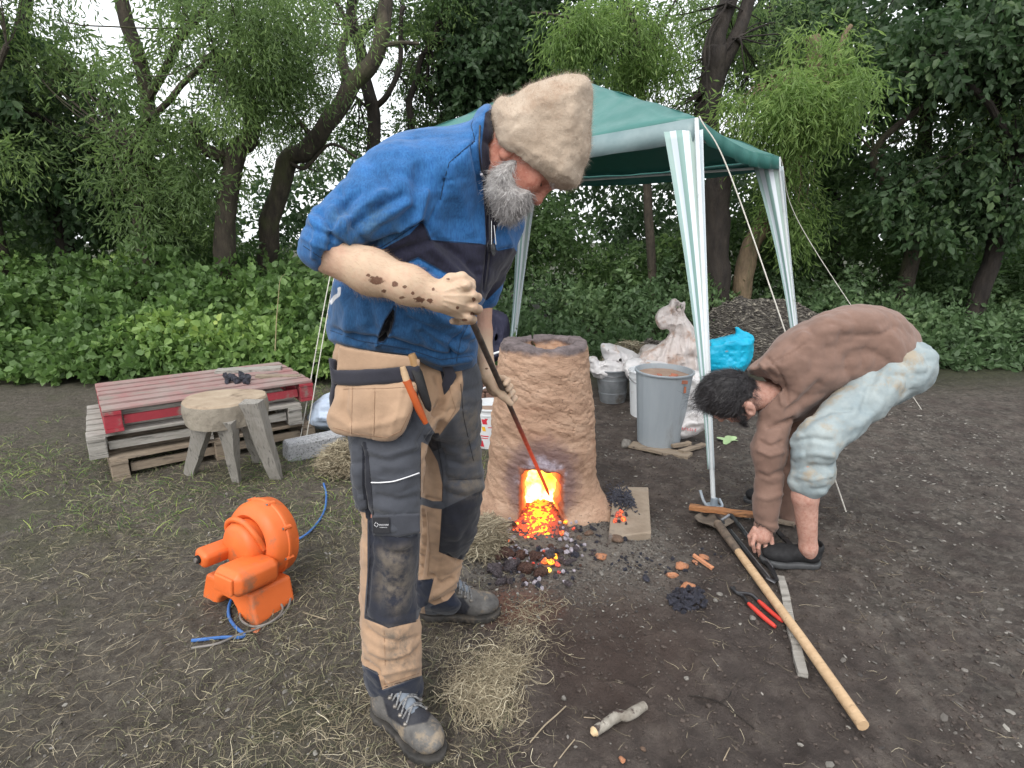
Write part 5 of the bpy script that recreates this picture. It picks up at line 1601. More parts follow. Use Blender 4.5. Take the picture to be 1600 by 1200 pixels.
bag('cyan_bag', [(S([(1104, 580), (1106, 536), (1118, 530), (1132, 525), (1148, 522), (1160, 526), (1176, 532), (1176, 556), (1168, 572), (1150, 588)], .07, .14, [(1140, 555, 4.95)]), .03, '+'),
                 (S([(1150, 528), (1149, 516), (1150, 511), (1160, 516), (1175, 524), (1177, 534), (1160, 536)], .02, .03, [(1160, 522, 4.90)]), .02, '+')],
    M_bagb, 'bright cyan blue plastic bag with dirt spots beside the gazebo leg', 'bag', .007, crumple(.006, 7, 67))
bag('pale_blue_bag', [(S([(486, 668), (486, 640), (494, 628), (508, 618), (530, 612), (556, 618), (560, 668)], .08, .13, [(520, 645, 3.95)]), .03, '+')],
    M_bagl, 'pale blue plastic bag behind the granite kerb stone', 'bag', .008, crumple(.010, 8, 68, (.6, 1, 1)))
bag('navy_coat', [(S([(748, 562), (750, 495), (760, 487), (775, 484), (790, 492), (795, 510), (793, 535), (780, 562)], .05, .12, [(770, 520, 4.62)]), .03, '+')],
    M_navy, 'dark navy coat hung over the bricks between the man and the furnace', 'coat', .010, crumple(.010, 7, 69, (1.5, 1, .5)))

# mulch heap behind
M_mulch = simple('dark_mulch', (0.035, 0.030, 0.026), (0.11, 0.10, 0.085), 0.95, 30, 1.0, 0.03, 45)
def heap(name, c, rx, ry, h, mat, label, chips, chipmat, cs=.02, seed=0):
    n = 60; gu, gv = np.meshgrid(np.linspace(-1, 1, n), np.linspace(-1, 1, n), indexing='ij')
    x = c[0] + gu * rx * 1.1; y = c[1] + gv * ry * 1.1
    def hz(x, y):
        q = np.hypot((x - c[0]) / rx, (y - c[1]) / ry)
        V = np.stack([x, y, x * 0], -1)
        return h * np.clip(1 - q ** 2.4, -.1, 1) * (1 + .12 * fbm(V, 2.3, 3, seed)) + .02 * fbm(V, 14, 3, seed + 1) + ground_z(x, y) - .02
    i = (np.arange(n - 1)[:, None] * n + np.arange(n - 1)[None]).ravel()
    t = thing(name, c, label, 'heap')
    o = put('mound', mesh_np('mound', np.stack([x, y, hz(x, y)], -1).reshape(-1, 3), np.stack([i, i + n, i + n + 1, i + 1], 1)), mat, kind='stuff'); shift_to_parent(o, t)
    a = rng.uniform(0, 6.283, chips); r = np.sqrt(rng.random(chips))
    X = c[0] + np.cos(a) * r * rx; Y = c[1] + np.sin(a) * r * ry
    o = scatter_mesh('chips', np.stack([X, Y, hz(X, Y) + .004], -1), rng.uniform(cs * .3, cs, chips), chipmat, kind='stuff', sq=(1.4, .8, .4)); shift_to_parent(o, t)
M_chip, nt, N_, L_, b_ = newmat('bark_chips')
L_.new(ramp(nt, att(nt, 'rnd'), [(0.0, (0.03, 0.026, 0.024)), (0.5, (0.085, 0.075, 0.065)), (0.85, (0.17, 0.155, 0.13)), (1.0, (0.30, 0.27, 0.22))]), b_.inputs['Base Color']); b_.inputs['Roughness'].default_value = .9
q = P(1190, 560, 6.6)
bag('white_tub_sack', [(S([(1085, 600), (1090, 560), (1100, 545), (1112, 552), (1116, 600)], .05, .12, [(1100, 580, 5.1)]), .03, '+')], M_bagw, 'white sack just behind the near gazebo leg', 'sack', .009, crumple(.012, 8, 74))
bag('white_sack', [(S([(975, 572), (990, 560), (1015, 562), (1040, 566), (1062, 574), (1066, 600), (1030, 606), (985, 596)], .06, .13, [(1020, 585, 4.75)]), .03, '+')], M_bagw, 'white sack slumped behind the white bucket', 'sack', .009, crumple(.012, 8, 75))
heap('mulch_heap', (q.x, 6.6, gzs(q.x, 6.6)), 1.15, .75, .66, M_mulch, 'large dark heap of composted mulch behind the cyan bag', 9000, M_chip, .022, 71)
q = P(1010, 545, 6.2)
heap('dark_heap', (q.x + .1, 6.2, gzs(q.x, 6.2)), .30, .25, .30, M_mulch, 'small dark soil heap left of the tall sack', 1200, M_chip, .018, 72)
M_straw, nt, N_, L_, b_ = newmat('dry_straw')
L_.new(ramp(nt, att(nt, 'rnd'), [(0.0, (0.11, 0.088, 0.055)), (0.45, (0.25, 0.205, 0.135)), (0.85, (0.40, 0.345, 0.235)), (1.0, (0.58, 0.52, 0.38))]), b_.inputs['Base Color']); b_.inputs['Roughness'].default_value = .75
M_grass, nt, N_, L_, b_ = newmat('faded_grass')
L_.new(ramp(nt, att(nt, 'rnd'), [(0.0, (0.055, 0.060, 0.03)), (0.4, (0.125, 0.125, 0.068)), (0.8, (0.24, 0.22, 0.13)), (1.0, (0.38, 0.34, 0.21))]), b_.inputs['Base Color']); b_.inputs['Roughness'].default_value = .75
M_gravel, nt, N_, L_, b_ = newmat('loose_gravel')
L_.new(ramp(nt, att(nt, 'rnd'), [(0.0, (0.035, 0.03, 0.028)), (0.5, (0.10, 0.09, 0.08)), (0.85, (0.15, 0.14, 0.125)), (1.0, (0.28, 0.265, 0.235))]), b_.inputs['Base Color']); b_.inputs['Roughness'].default_value = .85

def straw(name, n, sampler, L, w, mat, label, lift=.01, curl=1.0, m=7, kind='stuff', cat='straw', flat=True):
    curl = curl * (.45 if m < 8 else .6); L = L * (1.25 if m < 8 else 1)
    c0 = sampler(n)       # (n,3)
    th = rng.uniform(0, 6.283, n); k = rng.normal(size=n) * curl; Ls = L * rng.uniform(.4, 1.4, n)
    t = np.linspace(-.5, .5, m)[None]
    ang = th[:, None] + k[:, None] * t * 2 + 0.5 * np.sin(t * 7 + rng.uniform(0, 6, (n, 1))) * curl
    dx = np.cumsum(np.cos(ang), 1) * (Ls / m)[:, None]; dy = np.cumsum(np.sin(ang), 1) * (Ls / m)[:, None]
    x = c0[:, 0:1] + dx - dx.mean(1, keepdims=True); y = c0[:, 1:2] + dy - dy.mean(1, keepdims=True)
    zz = ground_z(x, y) + c0[:, 2:3] + lift * (rng.random((n, 1)) * .8 + .5 * np.abs(np.sin(t * 3 + rng.uniform(0, 6, (n, 1))))) * rng.random((n, 1)) + 0.002
    C = np.stack([x, y, zz], -1)
    W = w * rng.uniform(.5, 1.4, n)
    return strands_obj(name, C, W, mat, side=np.tile(np.array([[[0, 0, 1.0]]]), (n, 1, 1)) + rng.normal(size=(n, 1, 3)) * .5, kind=kind, label=label, cat=cat)
# small straw covered heap right behind white bags
q = P(985, 545, 5.9)
def samp_mound(c, rx, ry, h):
    def f(n):
        a = rng.uniform(0, 6.283, n); r = np.sqrt(rng.random(n)) * rng.uniform(.6, 1.0, n)
        z = h * np.clip(1 - r ** 2, 0, 1) * rng.uniform(.5, 1, n)
        return np.stack([c[0] + np.cos(a) * r * rx, c[1] + np.sin(a) * r * ry, z], -1)
    return f
straw('straw_pile', 3500, samp_mound((q.x, 5.9), .36, .3, .34), .12, .0035, M_straw, 'low pile of dry straw behind the white bags', .04)
# hay bundle behind the near leg
q = GG(535, 735)
straw('hay_bundle', 4200, samp_mound((q.x + .02, q.y + .02), .17, .15, .17), .16, .0016, M_straw, 'bundle of dry hay beside the near leg in front of the kerb stone', .03, 1.6, 9)
# straw hump left of the furnace
q = GG(757, 860)
straw('straw_mound', 3000, samp_mound((q.x, q.y + .05), .10, .17, .10), .11, .0013, M_straw, 'straw and ash hump at the left foot of the furnace', .015, 1.4)
# straw scattered between the boots and along the left
def samp_px(pts, sx, sy):
    pts = [G(*p) for p in pts]
    def f(n):
        i = rng.integers(0, len(pts), n)
        X = np.array([p.x for p in pts])[i] + rng.normal(size=n) * sx; Y = np.array([p.y for p in pts])[i] + rng.normal(size=n) * sy
        return np.stack([X, Y, np.zeros(n)], -1)
    return f
straw('straw_tangle', 1500, samp_px([(770, 1060), (760, 1075), (790, 1040), (740, 1085), (770, 1110)], .05, .04), .12, .0008, M_straw, 'thick tangle of golden straw between the boots', .035, 1.8, 10)
straw('straw_tangle', 500, samp_px([(820, 985), (840, 960), (810, 1020), (690, 1010), (720, 1030)], .05, .05), .10, .0007, M_straw, 'thin straw strewn in front of the far boot', .02, 1.8, 10)
straw('straw_tangle', 450, samp_px([(560, 1100), (520, 1130), (560, 1165), (600, 1185), (720, 1180), (430, 1170)], .10, .05), .08, .0007, M_straw, 'straw scattered around the near boot at the bottom of the picture', .02, 1.3, 8)
straw('straw_litter', 7500, lambda n: np.stack([rng.uniform(-2.2, .05, n), rng.uniform(.9, 3.6, n), np.zeros(n)], -1), .06, .0006, M_straw, 'dry straw litter over the ground on the left', .010, .8, 6)
straw('straw_litter', 900, lambda n: np.stack([rng.uniform(.0, 1.9, n), rng.uniform(.9, 3.6, n), np.zeros(n)], -1), .045, .0006, M_straw, 'sparse dry stems on the dark mud at right', .008, .7, 6)
def samp_left(n):
    x = rng.uniform(-3.6, .15, n * 2); y = rng.uniform(.9, 5.4, n * 2)
    V = np.stack([x, y, x * 0], -1)
    k = (fbm(V, 1.5, 4, 77) + rng.normal(size=n * 2) * .35 > -.05) & (x < -0.05 + .25 * fbm(V, 1.2, 2, 78))
    x, y = x[k][:n], y[k][:n]
    return np.stack([x, y, x * 0], -1)
def grass_blades(name, c0, L, w, mat, label, m=4):
    n = len(c0); h = L * rng.uniform(.35, 1.2, n); d = rng.normal(size=(n, 2)) * .8
    t = np.linspace(0, 1, m)[None]
    x = c0[:, 0:1] + d[:, 0:1] * h[:, None] * t ** 1.6; y = c0[:, 1:2] + d[:, 1:2] * h[:, None] * t ** 1.6
    z = ground_z(c0[:, 0], c0[:, 1])[:, None] - .003 + h[:, None] * (t - .35 * t ** 2)
    return strands_obj(name, np.stack([x, y, z], -1), w * rng.uniform(.6, 1.3, n), mat, kind='stuff', label=label, cat='grass')
c0 = samp_left(26000)
grass_blades('short_grass', c0, .035, .0014, M_grass, 'short faded trampled grass over the left half of the yard')
c0 = samp_left(9000); c0 = c0[c0[:, 1] > 2.5]
grass_blades('green_grass', c0, .055, .0016, LM_brm, 'greener grass tufts by the stool and blower')
# leaf and chip litter
M_clod = simple('soil_clod', (0.030, 0.024, 0.021), (0.10, 0.078, 0.066), 0.9, 40, 0.6, 0.004, 90)
def litter(name, n, fn, s0, s1, mat, label, sq=(1.3, .8, .35), z=.002):
    x, y = fn(n)
    scatter_mesh(name, np.stack([x, y, ground_z(x, y) + z], -1), rng.uniform(s0, s1, len(x)) * rng.uniform(.4, 1, len(x)), mat, kind='stuff', label=label, cat='gravel', sq=sq)
def nm(x, y, s, sd): return fbm(np.stack([x, y, x * 0], -1), s, 3, sd)
def f_right(n):
    x = rng.uniform(.55, 3.6, n * 3); y = rng.uniform(.9, 5.6, n * 3)
    k = nm(x, y, 1.8, 81) + (x - 1.1) * .8 + rng.normal(size=n * 3) * .3 > .15
    return x[k][:n], y[k][:n]
litter('grey_chippings', 6000, f_right, .004, .013, M_gravel, 'grey chippings and bark over the ground on the right')
def f_ash(n):
    a = rng.uniform(0, 6.283, n); r = .22 + np.abs(rng.normal(size=n)) * .20
    return .22 + np.cos(a) * r * 1.35, 2.36 + np.sin(a) * r
litter('ash_gravel', 5200, f_ash, .002, .008, M_gravel, 'fine pale ash gravel around the furnace foot')
litter('mud_crumbs', 9000, lambda n: (rng.uniform(-.3, 1.8, n), rng.uniform(.9, 3.8, n)), .0015, .009, M_clod, 'crumbs of dark soil over the trodden mud', (1, 1, .6))
litter('pebbles', 380, lambda n: (rng.uniform(-2.4, 2.4, n), rng.uniform(.9, 4.6, n)), .003, .010, M_stone, 'small pale pebbles scattered over the yard', (1, 1, .6))
litter('left_litter', 5000, lambda n: (rng.uniform(-2.6, -.1, n), rng.uniform(.9, 5.0, n)), .002, .008, M_gravel, 'crumbled dead leaves and soil crumbs among the straw', (1.3, .9, .3))
log('litter')

# sticks, twigs, leaf
M_birch = simple('lichened_bark', (0.16, 0.14, 0.115), (0.36, 0.335, 0.29), 0.9, 26, 0.9, 0.004, 60, dirt=(0.05, 0.035, 0.03), dirt_scale=30, dirt_lo=.5, dirt_hi=.6)
M_cut = simple('cut_wood', (0.50, 0.36, 0.20), (0.62, 0.47, 0.29), 0.8, 60)
st = thing('cut_stick', GG(967, 1135), 'short thick lichened stick with pale cut end lying on the mud in front', 'stick')
pts = crom([GG(929, 1151, .018), GG(950, 1137, .020), GG(966, 1127, .022), GG(980, 1127, .02), GG(1006, 1112, .022)], 6)
rs = [.0155 + .0022 * mnoise.noise(Vector(p) * 40) + (.003 if 8 < i < 13 else 0) for i, p in enumerate(pts)]
o = MB().tube(pts, rs, 14).build('bark', M_birch, smooth=True); shift_to_parent(o, st)
d = (Vector(pts[0]) - Vector(pts[1])).normalized()
o = MB().tube([Vector(pts[0]) - d * .001, Vector(pts[0]) + d * .004, Vector(pts[0]) + d * .012 + Vector((0, 0, -.004))], [.0145, .0135, .006], 12).build('cut_end', M_cut, smooth=False); shift_to_parent(o, st)
def twig(pts, r, lb, mat=None):
    o = MB().tube(crom([GG(x, y, z) for x, y, z in pts], 5), r, 6).build('twig', mat or bark_dark, smooth=True, label=lb, cat='twig'); return recenter(o)
M_twl = simple('pale_twig', (0.24, 0.19, 0.13), (0.34, 0.28, 0.20), .8, 30)
twig([(828, 1162, .004), (850, 1138, .008), (868, 1122, .008), (884, 1106, .006)], .0022, 'pale twig lying at an angle right of the near boot', M_twl)
twig([(865, 1200, .004), (880, 1180, .006), (898, 1157, .004)], .0018, 'thin pale twig at the bottom edge left of the cut stick', M_twl)
twig([(1076, 1088, .004), (1098, 1092, .006), (1125, 1100, .005), (1150, 1118, .006), (1178, 1140, .004)], .0022, 'dark crooked twig right of the cut stick')
twig([(1125, 1100, .006), (1138, 1094, .012), (1142, 1086, .014)], .0018, 'small dark side twig standing up from the crooked one')
twig([(1130, 1190, .003), (1136, 1178, .004), (1140, 1170, .003)], .0016, 'tiny pale twig at the bottom right', M_twl)
twig([(473, 958, .003), (490, 964, .005), (510, 969, .003)], .0022, 'pale straight twig on the soil right of the grey cable', M_twl)
twig([(912, 1122, .003), (930, 1124, .004)], .0014, 'hair thin pale twig above the cut stick', M_twl)
# green leaf by the right gazebo leg
lf = GG(1140, 688)
V = []; ol = []
for k in range(26):
    a = 6.283 * k / 26; r = .062 * (1 + .28 * math.cos(a * 5)) * (1 - .25 * math.cos(a))
    V.append((math.cos(a) * r * 1.2, math.sin(a) * r * .75, .012 + .008 * math.sin(a * 3)))
F = [(26, k, (k + 1) % 26) for k in range(26)]
o = MB().add(V + [(0, 0, .006)], F).build('fallen_leaf', simple('pale_green_leaf', (0.28, 0.42, 0.20), (0.38, 0.50, 0.28), .6, 20), label='pale green lobed leaf lying behind the man in brown', cat='leaf', smooth=True)
o.location = lf; o.rotation_euler = (0.15, 0, .5)

# ------------------------------------------------------------------ stool, pallets, kerb
stl = thing('log_stool', GG(372, 745), 'rough stool made of a thick log slice on splayed grey wooden legs', 'stool')
M_slab2 = simple('log_slice', (0.20, 0.175, 0.14), (0.33, 0.295, 0.24), 0.9, 8, 1.0, 0.012, 22, dirt=(0.08, 0.065, 0.05))
M_slabt = simple('log_slice_top', (0.27, 0.205, 0.145), (0.38, 0.305, 0.225), 0.85, 9, 0.6, 0.006, 30, dirt=(0.14, 0.10, 0.07))
c = Vector(P(350, 622, 3.18)); c.z = .50
tw = lambda t: 1 + .05 * math.sin(2 * t + 1) + .04 * math.sin(3 * t) + .015 * math.sin(11 * t)
o = MB().lathe([(.17, -.150), (.205, -.140), (.218, -.06), (.212, -.012)], c, 40, rib=tw).build('log_slice', M_slab2, smooth=True); shift_to_parent(o, stl)
o = MB().lathe([(.212, -.012), (.205, 0), (.1, .003), (.0, .002)], c, 40, rib=tw).build('top_face', M_slabt, smooth=True); shift_to_parent(o, stl)
M_greyleg = simple('grey_leg_wood', (0.22, 0.205, 0.18), (0.37, 0.35, 0.32), 0.85, 6, 0.9, 0.008, 40, stretch=(9, 9, 1), dirt=(0.09, 0.085, 0.075))
def legp(a, b, w0, w1, d0):
    a = Vector(a); b = Vector(b); d = (b - a).normalized(); s = d.cross(Vector((0.2, 1, 0))).normalized(); u = s.cross(d)
    V = []; n = 7
    for i in range(n):
        q = a.lerp(b, i / (n - 1)); w = (w0 + (w1 - w0) * i / (n - 1)) / 2; dd = d0 * (1 - .45 * i / (n - 1)) / 2
        for (p_, r_) in ((-1, -1), (1, -1), (1, 1), (-1, 1)): V.append(q + s * w * p_ + u * dd * r_ + Vector([random.uniform(-.004, .004) for _ in range(3)]))
    F = [(4 * i + k, 4 * i + (k + 1) % 4, 4 * i + 4 + (k + 1) % 4, 4 * i + 4 + k) for i in range(n - 1) for k in range(4)] + [(3, 2, 1, 0), tuple(4 * n - 4 + k for k in range(4))]
    return MB().add(V, F)
for (a, b, w0, w1) in ((P(392, 628, 3.06), GG(432, 748), .12, .075), (P(353, 655, 3.02), GG(370, 752), .10, .045), (P(382, 645, 3.3), GG(404, 722), .08, .06), (P(322, 650, 3.1), GG(296, 742), .10, .06)):
    o = legp(a, b, w0, w1, .06).build('leg', M_greyleg); shift_to_parent(o, stl)
# pallets
M_redw = simple('red_painted_wood', (0.34, 0.035, 0.05), (0.24, 0.03, 0.04), 0.75, 5, 0.6, 0.005, 30, dirt=(0.20, 0.15, 0.13), dirt_lo=.5, dirt_hi=.62)
M_redt = simple('worn_red_wood', (0.27, 0.225, 0.205), (0.27, 0.13, 0.125), 0.8, 5, 0.6, 0.005, 30, dirt=(0.22, 0.18, 0.16))
cor = Vector((-1.40, 3.84, 0)); dl = Vector((-.80, -.60, 0)).normalized(); ds = Vector((-.60, .80, 0)).normalized()
def pallet(z, md, mt_, label, off=0.0, rot=0.0):
    t = thing('pallet', (0, 0, 0), label, 'pallet')
    t.location = cor + dl * (.6 + off) + ds * .4 + Vector((0, 0, z))
    t.rotation_euler = (0, 0, math.atan2(dl.y, dl.x) + rot)
    # local: x along length away from right corner, y toward camera is +? (rotated)
    for k in range(6):
        y = -.4 + .06 + k * .136
        MB().box((0, y, .131), (1.2, .095, .02), jit=.002, bev=.003).build('deck_board', mt_, t)
    for x in (-.555, 0, .555):
        MB().box((x, 0, .112), (.09, .8, .018), jit=.001).build('cross_board', md, t)
        MB().box((x, 0, .010), (.09, .8, .018), jit=.001).build('base_board', md, t)
        for y in (-.34, 0, .34):
            MB().box((x, y, .060), (.09, .11, .082), jit=.002, bev=.004).build('block', md, t)
    for y in (-.36, .36):
        MB().box((0, y, .060), (1.0, .02, .05), jit=.002).build('side_rail', md, t)
    return t
pallet(gzs(-1.9, 3.7) + .004, M_oldw, M_oldw, 'bottom wooden pallet of the stack behind the log stool', -.02, .02)
pallet(.152 + gzs(-1.9, 3.7), M_greyw, M_greyw, 'middle grey pallet of the stack behind the log stool', .05, -.03)
pallet(.300 + gzs(-1.9, 3.7), M_redw, M_redt, 'red painted pallet on top of the stack behind the log stool', -.03, .01)
plank('loose_plank', P(338, 583, 4.10), P(440, 578, 4.22), .11, .025, M_greyw, 'grey plank lying on top of the red pallet')
plank('loose_plank', P(470, 590, 4.0), P(400, 590, 3.95), .06, .018, M_oldw, 'narrow worn batten on the right edge of the red pallet')
for k in range(22):
    q = P(random.uniform(346, 388), random.uniform(588, 592), random.uniform(3.75, 3.95)); s = random.uniform(.018, .032)
    o = put('charcoal_lump', lump('charcoal_lump', 230 + k % 7, M_coal, 1), None, label='black charcoal lump on the pallets beside the stool top', cat='charcoal', group='charcoal on the pallets')
    o.location = (q.x, q.y, .447 + s * .5 + gzs(-1.9, 3.7)); o.scale = (s,) * 3; o.rotation_euler = (k, k, k)
# granite kerb
M_gran = simple('speckled_granite', (0.25, 0.255, 0.265), (0.42, 0.425, 0.44), 0.8, 60, 0.6, 0.004, 90, dirt=(0.10, 0.10, 0.10), dirt_scale=90, dirt_lo=.55, dirt_hi=.62)
a = GG(436, 722); b = GG(528, 704)
d = (b - a); L = d.length
ks = MB().box((0, 0, .06), (L, .13, .13), jit=.006, bev=.012).build('kerb_stone', M_gran, label='speckled grey granite kerb stone lying behind the guy ropes', cat='kerb stone')
ks.location = (a + b) / 2 + Vector((.02, .06, -.01)); ks.rotation_euler = (0.02, 0.0, math.atan2(d.y, d.x))

# ------------------------------------------------------------------ orange blower
M_or = simple('orange_plastic', (0.70, 0.150, 0.032), (0.60, 0.120, 0.026), 0.48, 6, 0.2, 0.003, 25, dirt=(0.30, 0.13, 0.07), dirt_scale=11, dirt_lo=.52, dirt_hi=.72)
M_screw = simple('dull_bolt', (0.30, 0.28, 0.26), (0.2, 0.18, 0.17), 0.5, 30, metal=.6)
M_hole = simple('dark_opening', (0.008, 0.008, 0.008), (0.014, 0.013, 0.012), .9, 20)
M_blue = simple('blue_cable', (0.055, 0.16, 0.42), (0.04, 0.12, 0.34), .45, 30)
M_cab = simple('grey_cable', (0.13, 0.12, 0.11), (0.20, 0.185, 0.17), .6, 30)
axis_ = Vector((-.50, -.86, .10)).normalized()
c0 = P(412, 838, 2.10)
bl = thing('air_blower', GG(395, 930), 'orange plastic snail shaped air blower standing on the grass', 'blower')
sx = axis_.cross(Vector((0, 0, 1))).normalized(); sz_ = sx.cross(axis_).normalized()
MR = Matrix((sx, sz_, axis_)).transposed()
def L2W(x, y, z): return c0 + MR @ Vector((x, y, z))
def vol_r(t): return 1 + .10 * ((t + 2.2) % 6.283) / 6.283
prof = [(.0, -.062), (.10, -.062), (.128, -.058), (.142, -.045), (.147, -.012), (.150, -.006), (.150, .004), (.146, .008), (.143, .04), (.130, .062), (.105, .073), (.092, .066), (.085, .050), (0, .050)]
o = MB().lathe(prof, c0, 56, MR.to_3x3(), rib=vol_r).build('volute_casing', M_or, smooth=True); shift_to_parent(o, bl)
for k in range(8):
    a = 6.283 * k / 8 + .3; r = .146 * vol_r(a)
    q = L2W(math.cos(a) * r, math.sin(a) * r, -.001)
    o = MB().tube([q - axis_ * .016, q + axis_ * .016], .009, 8).build('bolt_boss', M_or, smooth=True); shift_to_parent(o, bl)
    o = MB().tube([q + axis_ * .016, q + axis_ * .021], .005, 8).build('bolt', M_screw, smooth=True); shift_to_parent(o, bl)
def bboxpart(nm_, cx, cy, cz, s, bev, mat=M_or, rz=0.0, name_mat=None):
    M = MR.to_3x3() @ Matrix.Rotation(rz, 3, 'Z')
    o = MB().box(L2W(cx, cy, cz), s, M, bev=bev).build(nm_, mat); 
    bv = o.modifiers.new('b', 'BEVEL'); bv.width = min(.006, bev * .5); bv.segments = 2
    o.data.polygons.foreach_set('use_smooth', np.ones(len(o.data.polygons), dtype=bool)); o.data.set_sharp_from_angle(angle=R(50))
    shift_to_parent(o, bl); return o
# handle-like collar hump, motor drum and boxes
o = MB().lathe([(.092, .045), (.094, .085), (.088, .115), (.07, .13), (0, .132)], c0, 40, MR.to_3x3()).build('motor_cover', M_or, smooth=True); shift_to_parent(o, bl)
o = MB().tube(crom([L2W(-.098, .0, .07), L2W(-.09, .06, .10), L2W(-.04, .10, .11), L2W(.03, .10, .11), L2W(.085, .06, .10), L2W(.095, -.01, .08)], 6), .011, 10).build('hose_ridge', M_or, smooth=True); shift_to_parent(o, bl)
bboxpart('junction_box', .075, -.030, .150, (.075, .062, .150), .012, rz=.30)
q = L2W(.075, -.030, .226)
o = MB().tube([q, q + axis_ * .008], .016, 14).build('switch_knob', M_hole, smooth=True); shift_to_parent(o, bl)
o = MB().tube([q + axis_ * .008, q + axis_ * .014], .009, 10).build('knob_cap', M_screw, smooth=True); shift_to_parent(o, bl)
bboxpart('motor_box', -.105, -.065, .150, (.15, .095, .19), .022)
bboxpart('motor_panel', -.11, -.065, .248, (.10, .062, .014), .004)
# moulded saddle with an arch through it
sb = [(-.16, -.118), (.11, -.118), (.150, -.262), (.055, -.262), (.035, -.205), (.01, -.180), (-.05, -.180), (-.075, -.205), (-.095, -.262), (-.20, -.262)]
bm = MB(); bm.prism([L2W(x, y, .0) for (x, y) in sb], L2W(0, 0, .18) - L2W(0, 0, .0))
o = bm.build('stand', M_or); bv = o.modifiers.new('b', 'BEVEL'); bv.width = .012; bv.segments = 3; shift_to_parent(o, bl)
for (x0, z0) in ((.125, .02), (-.165, .02), (.125, .16), (-.165, .16)):
    q = L2W(x0, -.248, z0)
    o = MB().box(q, (.10, .028, .09), MR.to_3x3(), bev=.008).build('foot', M_or); shift_to_parent(o, bl)
rope('blue_cable', [GG(506, 758, .01), GG(510, 775, .012), GG(508, 798, .012), GG(498, 818, .012), GG(482, 836, .012), GG(462, 849, .014), GG(440, 860, .02)], .0055, 'blue cable curving from the hay bundle to the back of the blower', M_blue, cat='cable')
rope('blue_cable', [GG(388, 905, .02), GG(374, 925, .012), GG(360, 945, .010), GG(358, 965, .008), GG(368, 982, .008), GG(382, 995, .008), GG(372, 999, .008), GG(348, 999, .008), GG(300, 1004, .008)], .006, 'blue cable leaving the front of the blower towards the left edge', M_blue, cat='cable')
rope('grey_cable', [P(408, 880, 2.0), GG(430, 893, .06), GG(450, 915, .015), GG(454, 938, .008), GG(446, 958, .008), GG(424, 975, .008), GG(398, 982, .008), GG(380, 975, .010), GG(376, 962, .01), GG(388, 948, .01), GG(412, 942, .012), GG(436, 946, .012), GG(442, 957, .012), GG(430, 972, .012), GG(400, 986, .008), GG(372, 997, .012), GG(340, 1008, .006), GG(300, 1015, .006)], .0042, 'grey electric cable looped on the ground in front of the blower', M_cab, cat='cable')

# ------------------------------------------------------------------ tools at right
M_iron = simple('dark_forged_iron', (0.035, 0.035, 0.038), (0.085, 0.085, 0.09), 0.42, 20, 0.4, 0.002, 60, metal=.75)
M_shiny = simple('worn_steel_edge', (0.30, 0.31, 0.33), (0.22, 0.23, 0.25), 0.35, 30, metal=.8)
M_redg = simple('red_rubber_grip', (0.62, 0.055, 0.04), (0.52, 0.05, 0.035), .5, 20)
M_tin = simple('muddy_steel_blade', (0.10, 0.08, 0.065), (0.24, 0.20, 0.16), .7, 10, .5, .003, 30, metal=.3)
sh = thing('shovel', GG(1150, 860), 'shovel with long pale wooden handle lying on the mud at right', 'shovel')
a = GG(1122, 834, .045); b = GG(1250, 1010, .035); e = b + (b - a).normalized() * .36; e.z = .028
mb = MB(); mb.tube([a.lerp(b, t) for t in np.linspace(.18, 1, 8)] + [e], [.0155, .0165, .017, .017, .017, .0165, .017, .017, .0175], 12)
o = mb.build('handle', M_wood, smooth=True); shift_to_parent(o, sh)
M_burnt = simple('scorched_wood', (0.05, 0.04, 0.035), (0.20, 0.15, 0.11), .8, 18, .5, .003, 60)
o = MB().tube([a.lerp(b, t) for t in (-.02, .08, .16, .26, .30)], [.021, .020, .0195, .0182, .0165], 12).build('socket', M_burnt, smooth=True); shift_to_parent(o, sh)
# blade: curved plate
dv = (a - b).normalized(); dv.z = 0; dv.normalize(); sv = Vector((dv.y, -dv.x, 0))
V = []; n1, n2 = 10, 9
for i in range(n1):
    t = i / (n1 - 1)
    w = .085 * (1 - .75 * max(0, (t - .55) / .45) ** 1.8) * (.5 + .5 * min(1, t * 5))
    for j in range(n2):
        s = -1 + 2 * j / (n2 - 1)
        q = a + dv * (-.01 + .19 * t) + sv * w * s
        V.append((q.x, q.y, a.z - .01 - .035 * t + .022 * s * s))
k = (np.arange(n1 - 1)[:, None] * n2 + np.arange(n2 - 1)[None]).ravel()
me = mesh_np('blade', np.array(V), np.stack([k, k + 1, k + n2 + 1, k + n2], 1)); o = put('blade', me, M_tin); sm = o.modifiers.new('t', 'SOLIDIFY'); sm.thickness = .003; shift_to_parent(o, sh)
tg = thing('iron_tongs', GG(1170, 865), 'pair of long black iron tongs lying beside the shovel handle', 'tongs')
for (p, q, u, off) in (((1119, 812), (1199, 912), (1211, 918), 0), ((1134, 806), (1204, 896), (1213, 914), .012)):
    A_, B_, C_ = GG(*p, .03 + off), GG(*q, .026), GG(*u, .022)
    pts = [A_, A_.lerp(B_, .3), A_.lerp(B_, .6), A_.lerp(B_, .9), B_, C_]
    o = MB().tube(pts, [.011, .0115, .012, .012, .012, .009], 8, flat=.55).build('arm', M_iron, smooth=True); shift_to_parent(o, tg)
    up = Vector((.004, -.004, .0075))
    o = MB().tube([x + up for x in pts[1:5]], .0028, 5).build('worn_edge', M_shiny, smooth=True); shift_to_parent(o, tg)
o = MB().tube([GG(1126, 822, .03), GG(1138, 818, .045)], .008, 8).build('rivet', M_shiny, smooth=True); shift_to_parent(o, tg)
plank('rotten_plank', GG(1077, 800, .02), GG(1178, 816, .03), .045, .018, M_rustw, 'orange brown rotten plank lying across the tool heads')
